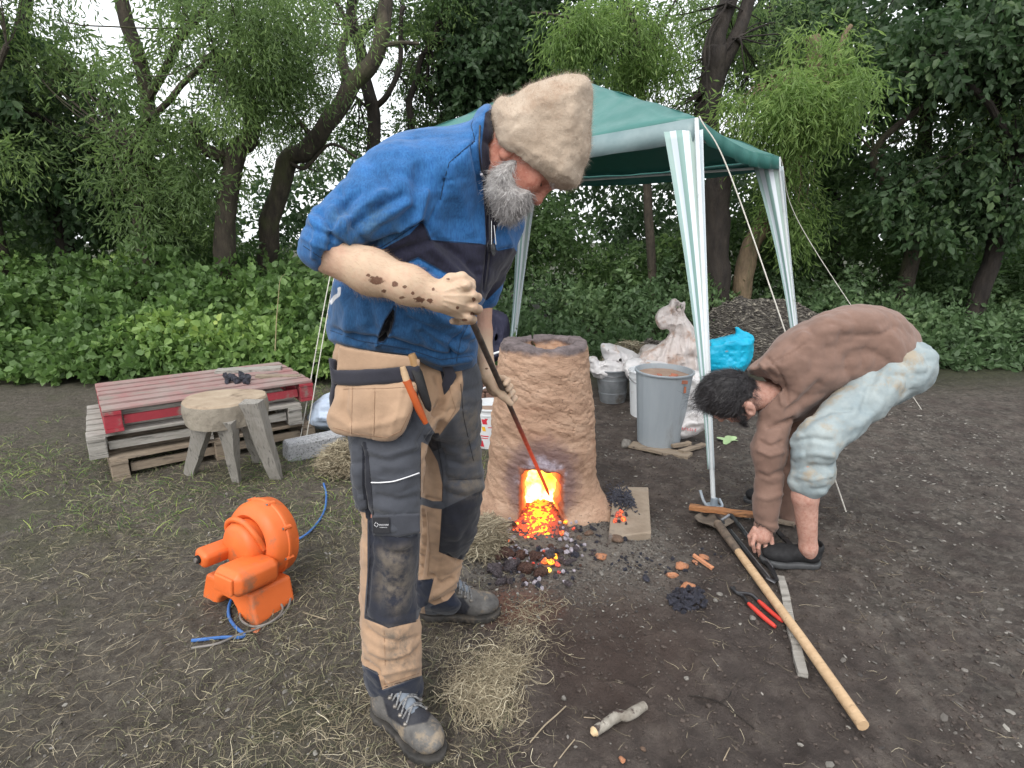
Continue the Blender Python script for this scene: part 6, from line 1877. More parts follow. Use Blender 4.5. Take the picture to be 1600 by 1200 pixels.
plank('bark_strip', GG(1175, 813, .02), GG(1240, 826, .02), .03, .012, M_oldw, 'brown bark strip continuing right of the orange plank')
plank('grey_batten', GG(1219, 905, .004), GG(1254, 1060, .004), .030, .014, M_greyw, 'long grey weathered batten on the ground at the right edge')
plank('iron_bar', GG(1212, 832, .01), GG(1236, 866, .03), .022, .01, M_iron, 'short dark iron bar leaning by the black shoe', 'bar')
pl = thing('pliers', GG(1180, 955), 'long pliers with red rubber handles half under the shovel handle', 'pliers')
piv = GG(1150, 931, .016)
for (j_, m1, h0, h1) in (((1141, 922), (1160, 937), (1169, 948), (1211, 984)), ((1146, 921), (1172, 934), (1185, 944), (1222, 975))):
    o = MB().tube(crom([GG(*j_, .014), piv, GG(*m1, .016), GG(*h0, .014)], 5), [.004] + [.0065] * 14 + [.006], 8).build('jaw_arm', M_iron, smooth=True); shift_to_parent(o, pl)
    o = MB().tube(crom([GG(*h0, .014), GG((h0[0] + h1[0]) / 2, (h0[1] + h1[1]) / 2 + 1, .013), GG(*h1, .012)], 5), [.007, .0085, .009, .009, .009, .009, .009, .0085, .0085, .0085, .006], 10).build('red_grip', M_redg, smooth=True); shift_to_parent(o, pl)
log('things')
# ================================================================== STOOPING MAN
def skinmat(name, c1, c2, dirt=None, dust=None):
    m, nt, N, L, b = newmat(name)
    v = texc(nt)
    c = ramp(nt, nz(nt, v, 22, 5, 0.6), [(0.3, c1), (0.7, c2)])
    c = mixc(nt, mth(nt, 'MULTIPLY', smap(nt, nz(nt, v, 70, 5, .7), .42, .68), .6), c, (c1[0] * .78, c1[1] * .55, c1[2] * .5))
    if dust: c = mixc(nt, mth(nt, 'MULTIPLY', smap(nt, att(nt, 'dust'), 0, 1), smap(nt, nz(nt, v, 30, 5, .65), .25, .6, .75, 1.0)), c, dust)
    if dirt: c = mixc(nt, smap(nt, mth(nt, 'ADD', att(nt, 'spot'), mth(nt, 'MULTIPLY', mth(nt, 'SUBTRACT', nz(nt, v, 130, 4), .5), 1.1)), 0.40, 0.58), c, dirt)
    L.new(c, b.inputs['Base Color']); b.inputs['Roughness'].default_value = .66
    b.inputs['Subsurface Weight'].default_value = .08; b.inputs['Subsurface Radius'].default_value = (.012, .004, .002)
    b1 = bump(nt, nz(nt, v, 90, 6, .7), .5, .004)
    b2 = bump(nt, vor(nt, v, 420), .15, .0006, b1)
    L.new(b2, b.inputs['Normal'])
    return m
M_skin = skinmat('weathered_skin', (0.42, 0.165, 0.115), (0.54, 0.25, 0.18), (0.13, 0.060, 0.035), (0.50, 0.365, 0.255))
M_skin2 = skinmat('pink_skin', (0.40, 0.22, 0.17), (0.50, 0.30, 0.24))

def clothmat(name, base, layers, rough=.85, weave=600, mott=(.8, 1.15), mscale=16, bs=.25, stretch=(1, 1, 1), melange=0.0):
    """layers: (attribute, colour, soft)"""
    m, nt, N, L, b = newmat(name)
    v = texc(nt)
    vs_ = texc(nt, 'Object', stretch)
    def shade(col, f): return tuple(x * f for x in col)
    nn = nz(nt, vs_, mscale, 6, .62)
    def two(col): return ramp(nt, nn, [(.3, shade(col, mott[0])), (.7, shade(col, mott[1]))])
    c = two(base)
    for (a, colr, soft) in layers:
        f = smap(nt, att(nt, a), -soft, soft)
        if a.startswith('dirt'):
            f = mth(nt, 'MULTIPLY', f, smap(nt, nz(nt, v, 20, 7, .72), .36, .62)); c = mixc(nt, f, c, colr)
        else: c = mixc(nt, f, c, two(colr))
    if melange:
        g = nz(nt, texc(nt, 'Object', (1, 1, .22)), 260, 3, .7)
        c = mixc(nt, melange, c, ramp(nt, g, [(.35, (0, 0, 0)), (.65, (.5, .5, .5))]), 'SOFT_LIGHT')
    L.new(c, b.inputs['Base Color']); b.inputs['Roughness'].default_value = rough
    b.inputs['Specular IOR Level'].default_value = .2
    b.inputs['Sheen Weight'].default_value = .15
    b1 = bump(nt, nz(nt, vs_, 11, 5, .6), bs, .012)
    w = vor(nt, v, weave, 'F1')
    L.new(bump(nt, w, .25, .0008, b1), b.inputs['Normal'])
    return m
def pattr(me, V, name, poly, smooth=False):
    px, py = topx(V)
    attr(me, name, maplook(polysdf_map(smooth_poly(poly) if smooth else poly, 40), px, py))
def multi(me, V, name, polys):
    px, py = topx(V); r = None
    for p in polys:
        d = maplook(polysdf_map(p, 30), px, py); r = d if r is None else np.maximum(r, d)
    attr(me, name, r)

man = thing('person', (-.30, 1.58, 0), 'stooping bearded man in blue jacket and felt hat poking the furnace with an iron rod', 'person')
def V3(p): return np.array(p, float)
# ---- rod (straight line in space from the fist to the fire)
RA = V3(P(738, 503, 1.390)); RB = V3(P(849, 752, 2.50))
def rod_at(py):
    lo, hi = -.3, 1.2
    for _ in range(40):
        m = (lo + hi) / 2; q = RA + (RB - RA) * m
        if topx(q[None])[1][0] < py: lo = m
        else: hi = m
    return RA + (RB - RA) * lo
# ---- head
hc = V3(P(829, 240, 1.58))
hf = A(.40, -.12, -.91); hf /= np.linalg.norm(hf)
hu = A(.90, 0, .42); hu -= hf * (hu @ hf); hu /= np.linalg.norm(hu)
hs = np.cross(hu, hf)          # towards the far side or near side
if hs[1] > 0: hs = -hs         # hs points to the viewer's side
def H(a, b, s=0.0): return hc + hf * a + hu * b + hs * s
ax3 = [hf, hu, hs]
head = [(Ell(hc, (.098, .115, .078), ax3), .02, '+'),
        (Ell(H(.04, -.055), (.065, .07, .062), ax3), .03, '+'),
        (Ell(H(.055, -.095), (.035, .030, .038), ax3), .03, '+'),
        (Ell(H(.066, -.02, .042), (.028, .026, .024), ax3), .02, '+'), (Ell(H(.066, -.02, -.042), (.028, .026, .024), ax3), .02, '+'),
        (Cap(H(.090, .026), H(.088, .022, .045), .012, .011), .015, '+'), (Cap(H(.090, .026), H(.088, .022, -.045), .012, .011), .015, '+'),
        (Ell(H(.094, .000, .033), (.012, .012, .020), ax3), .012, '-'), (Ell(H(.094, .000, -.033), (.012, .012, .020), ax3), .012, '-'),
        (Ell(H(.076, .000, .032), (.013, .012, .015), ax3), .004, '+'), (Ell(H(.076, .000, -.032), (.013, .012, .015), ax3), .004, '+'),
        (Cap(H(.088, .018), H(.110, -.028), .010, .0135), .012, '+'),
        (Ell(H(.112, -.031), (.014, .013, .016), ax3), .008, '+'),
        (Ell(H(.102, -.036, .014), (.011, .010, .008), ax3), .006, '+'), (Ell(H(.102, -.036, -.014), (.011, .010, .008), ax3), .006, '+'),
        (Cap(H(.098, -.062, .020), H(.098, -.062, -.020), .008), .01, '+'), (Cap(H(.094, -.074, .016), H(.094, -.074, -.016), .008), .008, '+'),
        (Ell(H(-.012, -.052, .076), (.016, .027, .011), [hf * .9 + hu * .2, hu, hs]), .004, '+'),
        (Ell(H(-.008, -.050, .090), (.008, .017, .008), ax3), .004, '-'),
        (Ell(H(-.018, -.035, -.078), (.020, .032, .010), ax3), .004, '+'),
        (Cap(H(-.03, -.055), P(742, 268, 1.62), .060, .072), .03, '+')]
hv, hfc = polygonize(head, .0036)
# ---- right forearm and fist (near)
Wp = lambda x, y, Y: V3(P(x, y, Y))
YF = 1.325
arm = [(Cap(Wp(516, 398, 1.38), Wp(580, 425, 1.35), .046, .0485), .02, '+'), (Cap(Wp(580, 425, 1.35), Wp(640, 446, YF), .0485, .040), .03, '+'),
       (Cap(Wp(640, 446, YF), Wp(688, 464, YF), .040, .031), .03, '+')]
kn = [(728, 446), (738, 462), (739, 480), (731, 496)]      # knuckles
fist = list(arm)
fist.append((Cap(Wp(686, 463, YF), Wp(712, 466, YF), .031, .033), .02, '+'))
fist.append((Ell(Wp(712, 466, YF + .012), (.034, .024, .042)), .02, '+'))
for i, (kx, ky) in enumerate(kn):
    b0 = Wp(690 + i, 452 + i * 8, YF + .002); dk = (-.016, -.006, .004, .012)[i]; b0 = b0 + A(0, dk * .6, 0); k0 = Wp(kx, ky, YF - .004 + dk)
    fist.append((Cap(b0, k0, .013, .0125 - .0008 * (i == 3)), .010, '+'))
    p1 = Wp(kx + 8, ky + 3, YF + .022 + dk); p2 = Wp(kx + 6, ky + 5, YF + .050 + dk); p3 = Wp(kx - 14, ky + 6, YF + .060 + dk); p4 = Wp(kx - 24, ky + 6, YF + .040 + dk)
    rf = .0108 if i < 3 else .0095
    for (u, v_, r0, r1) in ((k0, p1, .0122, rf), (p1, p2, rf, rf), (p2, p3, rf, rf * .95), (p3, p4, rf * .95, rf * .8)):
        fist.append((Cap(u, v_, r0, r1), .003, '+'))
# thumb lies over the top of the rod
for (u, v_, r0, r1) in ((Wp(686, 452, YF), Wp(704, 437, YF - .004), .017, .0145), (Wp(704, 437, YF - .004), Wp(722, 433, YF + .000), .0140, .0118), (Wp(722, 433, YF), Wp(737, 441, YF + .012), .0118, .0092)):
    fist.append((Cap(u, v_, r0, r1), .006, '+'))
rv, rfc = polygonize(fist, .0024)
# ---- left forearm and hand (far)
rp = rod_at(612); ru = (RB - RA) / np.linalg.norm(RB - RA)
YL = rp[1]
print('left hand depth', YL)
wr = Wp(761, 584, YL + .00)
la = [(Cap(Wp(752, 455, YL + .07), Wp(751, 520, YL + .05), .036, .033), .02, '+'), (Cap(Wp(751, 520, YL + .05), wr, .033, .026), .02, '+'),
      (Cap(wr, Wp(775, 604, YL + .014), .026, .026), .02, '+'), (Ell(Wp(776, 603, YL + .020), (.030, .020, .034)), .015, '+')]
th = [wr + A(.0, -.012, -.004), Wp(774, 606, YL - .016), Wp(785, 618, YL - .016), Wp(798, 630, YL - .006)]
for i in range(3): la.append((Cap(th[i], th[i + 1], (.017, .0145, .0125)[i], (.0145, .0125, .0095)[i]), .006, '+'))
for i in range(4):
    rr = rod_at(596 + i * 9)
    o1 = Wp(773 + i * 3, 598 + i * 6, YL + .030); o2 = rr + A(.012, .028, .002); o3 = rr + A(.026, .008, .000); o4 = rr + A(.020, -.012, -.004)
    for (u, v_, r0, r1) in ((o1, o2, .0115, .0105), (o2, o3, .0105, .0098), (o3, o4, .0098, .0080)):
        la.append((Cap(u, v_, r0, r1), .003, '+'))
lv, lfc = polygonize(la, .0026)
# ---- hidden trunk and limbs under the clothes
tr_ = [(Cap(P(745, 275, 1.62), P(690, 380, 1.62), .080, .10), .05, '+'), (Cap(P(690, 380, 1.62), P(640, 570, 1.63), .10, .075), .05, '+'),
       (Cap(P(740, 262, 1.60), P(610, 290, 1.55), .06, .05), .03, '+'), (Cap(P(610, 290, 1.55), P(512, 395, 1.385), .05, .042), .03, '+'),
       (Cap(P(760, 300, 1.66), P(782, 350, 1.72), .05, .05), .03, '+'), (Cap(P(782, 350, 1.72), P(752, 458, YL + .07), .048, .036), .03, '+'),
       (Cap(P(610, 590, 1.55), P(610, 810, 1.47), .075, .055), .03, '+'), (Cap(P(610, 810, 1.47), P(618, 1070, 1.42), .055, .04), .03, '+'),
       (Cap(P(705, 600, 1.68), P(705, 780, 1.76), .075, .055), .03, '+'), (Cap(P(705, 780, 1.76), P(690, 930, 1.83), .055, .04), .03, '+')]
tv, tf_ = polygonize(tr_, .012)
BV, BF = join_vf([(hv, hfc), (rv, rfc), (lv, lfc), (tv, tf_)])
nh, nr_, nl_ = len(hv), len(rv), len(lv)
# knuckle / tendon relief on the near hand
N = vnormals(BV, BF); px, py = topx(BV)
h = np.zeros(len(BV)); sel = slice(nh, nh + nr_)
vis = np.clip(-N[:, 1], 0, 1)
for (kx, ky) in kn: h += .0022 * np.exp(-((px - kx) ** 2 + (py - ky) ** 2) / 34.0)
for i, (kx, ky) in enumerate(kn): h += .0016 * np.exp(-(seg2d(px, py, [(694, 455 + i * 7), (kx, ky)]) / 2.4) ** 2)
for ln in ([(700, 440), (716, 452)], [(706, 440), (722, 450)], [(748, 447), (742, 440)], [(700, 492), (722, 497)]): h -= .0012 * np.exp(-(seg2d(px, py, ln) / 1.6) ** 2)
m_ = np.zeros(len(BV)); m_[sel] = 1
BV = BV + N * (h * vis * m_)[:, None]
me = mesh_np('body', BV, BF)
dust = np.zeros(len(BV)); dust[nh:nh + nr_] = np.clip((px[nh:nh + nr_] - 490) / 60, 0.7, 1); dust[nh + nr_:nh + nr_ + nl_] = np.clip((py[nh + nr_:nh + nr_ + nl_] - 480) / 60, 0.5, 1)
attr(me, 'dust', dust)
sp = np.zeros(len(BV))
for (x, y, rx, ry) in ((588, 438, 13, 8), (617, 444, 6, 6), (632, 448, 4, 3), (655, 468, 9, 6), (672, 470, 6, 5), (661, 483, 4, 5), (677, 452, 3, 3), (628, 465, 5, 2.5), (715, 481, 3, 3), (740, 468, 3, 4), (738, 490, 4, 3), (726, 500, 5, 2.5),
                       (600, 455, 5, 3), (575, 430, 4, 3), (760, 576, 3, 2), (700, 436, 3, 2), (645, 458, 3, 4)):
    sp = np.maximum(sp, np.exp(-(((px - x) / rx) ** 2 + ((py - y) / ry) ** 2)))
sp[:nh] = 0
attr(me, 'spot', sp)
o = put('body', me, M_skin); shift_to_parent(o, man)
log('man body %d' % len(BV))
# eyes, slit under the lid
M_eye = simple('dark_eye', (0.02, 0.015, 0.012), (0.03, 0.02, 0.015), .3, 40)
M_greyhair, nt, N_, L_, b_ = newmat('grey_hair')
L_.new(ramp(nt, att(nt, 'rnd'), [(0.0, (0.09, 0.08, 0.08)), (0.35, (0.26, 0.245, 0.24)), (0.8, (0.50, 0.48, 0.47)), (1.0, (0.72, 0.70, 0.69))]), b_.inputs['Base Color']); b_.inputs['Roughness'].default_value = .6
for s in (1, -1):
    o = MB().tube(crom([H(.0835, -.007, s * .046), H(.0905, -.0095, s * .034), H(.0865, -.007, s * .022)], 5), [.0006] + [.0016] * 9 + [.0006], 6).build('eye', M_eye, smooth=True); shift_to_parent(o, man)
def hairs(name, base, dirs, L, w, mat, parent, curl=.3, m=5, rnd=None):
    n = len(base); t = np.linspace(0, 1, m)[None, :, None]
    dirs = dirs / (np.linalg.norm(dirs, axis=1, keepdims=True) + 1e-9)
    bend = rng.normal(size=(n, 1, 3)) * curl
    Ls = (L * rng.uniform(.5, 1.25, n))[:, None, None]
    C = base[:, None] + dirs[:, None] * t * Ls + bend * t ** 2 * Ls
    o = strands_obj(name, C, w * rng.uniform(.7, 1.3, n), mat, rnd=rnd)
    o['kind'] = 'stuff'
    shift_to_parent(o, parent); return o
def surf_samples(V, F, n, keep=None):
    a = V[F[:, 0]]; b = V[F[:, 1]]; c = V[F[:, 2]]; d = V[F[:, 3]]
    ar = np.linalg.norm(np.cross(c - a, d - b), axis=1)
    if keep is not None: ar = ar * keep(V[F].mean(1))
    k = rng.choice(len(F), size=n, p=ar / ar.sum())
    u = rng.random((n, 1)); v = rng.random((n, 1))
    Pn = (a[k] * (1 - u) + b[k] * u) * (1 - v) + (d[k] * (1 - u) + c[k] * u) * v
    Nn = np.cross(c[k] - a[k], d[k] - b[k]); Nn /= np.linalg.norm(Nn, axis=1, keepdims=True) + 1e-12
    return Pn, Nn
# beard body and strands
beard = [(S([(767, 268), (776, 256), (788, 247), (802, 243), (814, 249), (812, 260), (808, 272), (809, 284), (818, 291), (832, 296), (829, 308), (816, 329), (797, 342), (781, 333), (770, 310), (764, 290)], .032, .075, [(795, 295, 1.565)]), .02, '+')]
bv_, bf_ = polygonize(beard, .005, disp=lambda V: .004 * fbm(V * A(1, 1, .5), 60, 2, 7), slack=3)
M_beard = simple('beard_mass', (0.30, 0.28, 0.27), (0.44, 0.42, 0.41), .9, 60, .8, .004, 200)
o = put('beard', mesh_np('beard', bv_, bf_), M_beard); shift_to_parent(o, man); beard_o = o
Pn, Nn = surf_samples(bv_, bf_, 13000, lambda c: (c[:, 1] < 1.62) * 1.0)
fl = A(-.30, -.05, -.90)
hb = hairs('beard_hair', Pn - Nn * .002, Nn * .55 + fl + rng.normal(size=Nn.shape) * .25, .022, .00042, M_greyhair, man, .35, rnd=np.clip(.25 + .5 * rng.random(len(Pn)) + .3 * (topx(Pn)[1] < 300), 0, 1))
# sideburn, moustache, brow
ms_ = np.array([H(.104 + rng.normal() * .003, -.050 + rng.normal() * .005, rng.uniform(-.03, .034)) for _ in range(800)])
hairs('moustache', ms_, np.tile(-hu * .8 + hf * .3, (800, 1)) + hs * (rng.random((800, 1)) - .3) + rng.normal(size=(800, 3)) * .2, .022, .0004, M_greyhair, man)
eb_ = np.array([H(.095 + rng.normal() * .002, .024 + rng.normal() * .003, s * rng.uniform(.012, .052)) for s in (1, 1) for _ in range(160)])
hairs('eyebrow', eb_, np.tile(hf * .6 - hu * .4, (320, 1)) + hs * .3 + rng.normal(size=(320, 3)) * .25, .011, .0004, M_greyhair, man)
nk_ = np.array([H(-.045 + rng.normal() * .012, -.03 + rng.normal() * .02, .072 + rng.normal() * .003) for _ in range(300)])
hairs('nape_hair', nk_, np.tile(-hu * .9, (300, 1)) + rng.normal(size=(300, 3)) * .2, .010, .0003, M_greyhair, man)
fa_s, fa_n = surf_samples(rv, rfc, 3000, lambda c: (topx(c)[0] < 680) * 1.0)
M_armhair = simple('arm_hair', (0.30, 0.20, 0.13), (0.40, 0.28, 0.18), .6, 40)
hairs('arm_hair', fa_s, fa_n * .45 + A(.7, 0, -.5), .012, .00016, M_armhair, man, .3, 4)
# felt hat
hat = [(S([(767, 190), (768, 172), (775, 158), (784, 149), (800, 150), (828, 132), (865, 120), (903, 117), (920, 123), (926, 145), (925, 195), (922, 240), (913, 264), (908, 286), (896, 296), (872, 297), (842, 279), (822, 267), (800, 253), (782, 243), (770, 222)], .060, .108, [(840, 200, 1.575)]), .02, '+')]
hat.append((Ell(hc - hu * .030 + hf * .0, (.108, .105, .086), ax3), .012, '-'))
hv2, hf2 = polygonize(hat, .0045, disp=lambda V: .0035 * fbm(V, 14, 2, 15) + .0012 * fbm(V, 70, 2, 16), slack=3)
hv2 = folds(hv2, hf2, [([(785, 150), (800, 168), (806, 190)], 9, -.006), ([(915, 150), (905, 200), (898, 250)], 12, -.004), ([(772, 205), (790, 230), (825, 255), (855, 272), (880, 286)], 3.5, .0022), ([(820, 150), (850, 190), (858, 235)], 16, -.004)])
M_felt = simple('beige_felt', (0.34, 0.265, 0.20), (0.48, 0.395, 0.315), .95, 9, .8, .003, 160, spec=.1, dirt=(0.33, 0.235, 0.17), dirt_scale=11, dirt_lo=.5, dirt_hi=.75)
ho = put('felt_hat', mesh_np('felt_hat', hv2, hf2), M_felt); shift_to_parent(ho, man)
Pn, Nn = surf_samples(hv2, hf2, 26000)
M_fuzz, nt, N_, L_, b_ = newmat('felt_fuzz')
L_.new(ramp(nt, att(nt, 'rnd'), [(0.0, (0.24, 0.175, 0.13)), (0.5, (0.44, 0.355, 0.28)), (1.0, (0.68, 0.60, 0.51))]), b_.inputs['Base Color']); b_.inputs['Roughness'].default_value = .9
fz = hairs('felt_fuzz', Pn - Nn * .0005, Nn * .7 + rng.normal(size=Nn.shape) * .8, .0065, .00016, M_fuzz, man, .6, 4)

# ---- jacket
jk = [(S([(737, 186), (752, 170), (764, 168), (770, 196), (776, 258), (788, 300), (805, 336), (803, 386), (794, 402), (775, 438), (757, 470), (744, 495), (745, 540), (742, 572), (716, 584), (680, 580), (640, 564), (580, 556), (533, 548), (514, 526), (512, 492), (519, 450), (534, 405), (545, 345), (552, 300), (572, 248), (610, 216), (655, 202), (705, 197)], .13, .165,
       [(570, 300, 1.54), (700, 220, 1.60), (790, 350, 1.70), (620, 540, 1.585), (740, 540, 1.63), (530, 480, 1.62)]), .05, '+'),
      (S([(628, 222), (655, 262), (668, 310), (652, 345), (620, 362), (590, 374), (560, 384), (540, 390), (520, 408), (503, 424), (486, 420), (470, 402), (467, 378), (474, 352), (488, 328), (505, 318), (530, 288), (560, 250), (592, 228)], .075, .078,
          [(620, 270, 1.50), (570, 320, 1.44), (500, 375, 1.38), (520, 400, 1.375)]), .035, '+'),
      (Cap(P(783, 345, 1.73), P(754, 462, YL + .06), .068, .048), .03, '+'),
      (Slab([(737, 200), (744, 178), (756, 168), (766, 170), (772, 195), (776, 235), (768, 262), (752, 250), (742, 225)], .035, .085, [(757, 210, 1.60)]), .02, '+'),
      (Cap(H(-.03, -.055), P(752, 262, 1.61), .066, .074), .008, '-')]
def jfold(V):
    return .003 * fbm(V, 7, 3, 30) + wrinkle(V, 9, .0055, 31, (1.0, 1, 1.5)) + wrinkle(V, 22, .0016, 37, (1, 1, 1.3))
jv, jf = polygonize(jk, .0058, disp=jfold, slack=3)
JF = [([(660, 352), (620, 372), (570, 392)], 5, -.012), ([(655, 265), (650, 310), (630, 345)], 11, -.005), ([(665, 300), (655, 340), (625, 362)], 5, .006),
      ([(640, 318), (606, 335), (570, 362)], 7, .007), ([(628, 305), (590, 325), (552, 352)], 5, -.006), ([(600, 300), (565, 325), (535, 352)], 7, .006), ([(560, 300), (535, 325), (515, 352)], 6, -.006),
      ([(530, 300), (545, 330), (560, 362), (575, 385)], 5, -.005), ([(500, 330), (515, 350), (520, 380), (508, 405)], 5, -.007), ([(488, 340), (496, 370), (492, 400)], 5, .006), ([(520, 325), (535, 350), (545, 380)], 4, .005),
      ([(478, 352), (492, 360), (520, 372), (545, 386)], 3.5, -.005), ([(474, 372), (500, 385), (525, 398)], 3, .004), ([(572, 245), (590, 262), (600, 290)], 8, -.004),
      ([(742, 218), (722, 236), (702, 254), (694, 282)], 1.6, -.004), ([(694, 282), (688, 310), (672, 345)], 2.2, -.003), ([(745, 205), (738, 225), (745, 260), (752, 300)], 3, -.006),
      ([(700, 260), (720, 310), (735, 360)], 10, .004), ([(680, 372), (720, 400), (748, 430)], 6, -.006), ([(670, 385), (700, 412), (735, 448)], 6, .005), ([(610, 398), (640, 388), (668, 380)], 6, -.006),
      ([(768, 300), (763, 350), (764, 385), (757, 455)], 2.2, -.006), ([(618, 420), (655, 404), (696, 428)], 1.6, -.003),
      ([(520, 515), (560, 528), (610, 532), (655, 548), (700, 560), (740, 552)], 4, -.007), ([(518, 528), (570, 542), (640, 550), (690, 568), (735, 562)], 4, .004),
      ([(560, 440), (575, 470), (580, 510)], 8, -.005), ([(530, 450), (545, 490), (540, 520)], 8, .005), ([(625, 480), (640, 510), (660, 540)], 6, -.005), ([(650, 470), (690, 500), (730, 520)], 8, .006), ([(640, 500), (690, 522), (735, 535)], 5, -.006),
      ([(730, 505), (716, 530), (703, 540), (708, 560)], 3, -.008), ([(745, 520), (728, 540), (715, 560)], 4, .005), ([(660, 520), (690, 545), (715, 560)], 5, -.005),
      ([(588, 538), (600, 505), (618, 477)], 2.2, .005), ([(616, 480), (617, 505), (608, 528), (590, 538)], 2.0, .004), ([(600, 530), (606, 508), (613, 488)], 3, -.010),
      ([(780, 330), (790, 360), (800, 385)], 4, .003), ([(779, 391), (803, 386)], 1.5, -.004), ([(672, 375), (752, 381)], 1.3, -.0025)]
jv = folds(jv, jf, [(l, w, a * 1.9) for l, w, a in JF])
jv = relax(jv, jf, 1, .3)
me = mesh_np('jacket', jv, jf)
multi(me, jv, 'navy', [[(575, 398), (600, 388), (640, 366), (660, 345), (668, 360), (674, 375), (710, 379), (752, 381), (764, 384), (779, 392), (803, 387), (812, 400), (785, 445), (760, 470), (745, 455), (700, 428), (653, 402), (620, 418), (596, 408)],
                       [(758, 176), (772, 168), (776, 200), (782, 262), (784, 300), (780, 340), (769, 388), (760, 385), (757, 330), (754, 280), (752, 230)]])
pattr(me, jv, 'pocket', [(617, 478), (616, 502), (610, 520), (600, 533), (589, 536), (592, 522), (601, 500), (609, 486)])
pattr(me, jv, 'piping', [(527, 449), (533, 448), (532, 462), (524, 468), (517, 477), (515, 471), (521, 462), (528, 458)])
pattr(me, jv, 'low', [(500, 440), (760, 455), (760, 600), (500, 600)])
pattr(me, jv, 'dirt1', [(520, 330), (600, 320), (640, 380), (560, 400), (500, 380)])
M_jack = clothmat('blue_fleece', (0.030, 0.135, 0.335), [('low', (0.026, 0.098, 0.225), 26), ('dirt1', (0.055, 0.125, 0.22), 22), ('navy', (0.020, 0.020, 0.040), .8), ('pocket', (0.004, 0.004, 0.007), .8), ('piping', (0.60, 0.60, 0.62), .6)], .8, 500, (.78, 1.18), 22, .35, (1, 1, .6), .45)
jo = put('jacket', me, M_jack); shift_to_parent(jo, man)
# zip, puller, collar tab
def hugs(V, x, y, off=.002):
    """point just proud of a mesh (visible side) in the column of a pixel"""
    px, py = topx(V); d = np.hypot(px - x, py - y); k = d < 7
    if not k.any(): return P(x, y, 1.5)
    return P(x, y, V[k][:, 1].min() - off)
M_zip = simple('dark_zip', (0.01, 0.01, 0.014), (0.02, 0.02, 0.028), .45, 50)
M_metal = simple('bright_metal', (0.55, 0.55, 0.56), (0.45, 0.45, 0.46), .3, 50, metal=.9)
zp = [hugs(jv, x, y, .001) for x, y in ((771, 262), (768, 300), (765, 340), (765, 384), (762, 420), (757, 455))]
o = MB().tube(crom(zp, 5), .0028, 6).build('zip', M_zip, jo, smooth=True)
o.location = (0, 0, 0)
o = MB().tube([hugs(jv, 752, 272, .006), hugs(jv, 757, 280, .006)], .004, 6).build('zip_puller', M_metal, jo, smooth=True)
hp = [hugs(jv, x, y, .000) for x, y in ((750, 196), (749, 230), (752, 262), (756, 282))]
o = MB().tube(crom(hp, 5), .0022, 6).build('collar_piping', M_zip, jo, smooth=True)
# spectacles hanging from the collar
gl = thing('spectacles', P(767, 378, 1.52), 'folded spectacles hanging from the neck of the blue jacket', 'spectacles')
M_lens = simple('glossy_lens', (0.02, 0.02, 0.025), (0.06, 0.06, 0.07), .12, 30, spec=.9)
zq = hugs(jv, 770, 375, .010).y
for (x, y) in ((765, 386), (771, 390)):
    c_ = P(x, y, zq - .004); ring = [c_ + Vector((math.cos(a) * .0055, math.cos(a) * .008, math.sin(a) * .016)) for a in np.linspace(0, 6.283, 15)]
    o = MB().tube(ring, .0014, 5, cap=False).build('frame', M_zip, smooth=True); shift_to_parent(o, gl)
    o = MB().prism([c_ + Vector((math.cos(a) * .005, math.cos(a) * .0075, math.sin(a) * .0155)) for a in np.linspace(0, 5.9, 14)], (0, .001, 0)).build('lens', M_lens); shift_to_parent(o, gl)
for (x, y, x2, y2) in ((768, 382, 768, 345), (775, 382, 772, 352)):
    o = MB().tube([P(x, y, zq - .004), P(x2, y2, zq - .002)], .0013, 5).build('temple', M_metal, smooth=True); shift_to_parent(o, gl)

# ---- trousers
tk = [(S([(524, 536), (560, 540), (640, 548), (700, 566), (742, 562), (748, 610), (744, 660), (720, 690), (690, 690), (660, 690), (620, 700), (560, 690), (538, 640), (522, 590)], .11, .128, [(560, 600, 1.565), (720, 600, 1.66)]), .05, '+'),
      (S([(540, 600), (600, 596), (655, 620), (684, 660), (668, 700), (661, 760), (658, 810), (657, 860), (650, 910), (656, 960), (657, 1010), (660, 1050), (660, 1090), (632, 1106), (594, 1112), (574, 1080), (567, 1040), (563, 970), (562, 900), (563, 850), (566, 810), (553, 770), (547, 700)], .088, .098,
          [(600, 620, 1.54), (608, 760, 1.475), (608, 860, 1.465), (615, 1080, 1.425)]), .04, '+'),
      (S([(668, 610), (740, 580), (747, 640), (751, 700), (756, 740), (752, 790), (742, 835), (728, 868), (716, 900), (712, 930), (720, 946), (706, 960), (672, 958), (652, 950), (652, 900), (656, 840), (660, 760), (664, 690)], .088, .092,
          [(710, 620, 1.68), (705, 770, 1.75), (690, 940, 1.83)]), .04, '+')]
tv2, tf2 = polygonize(tk, .0058, disp=lambda V: .002 * fbm(V, 8, 3, 33) + wrinkle(V, 10, .005, 34, (1, 1, 1.7)) + wrinkle(V, 24, .0016, 39, (1, 1, 1.5)), slack=3)
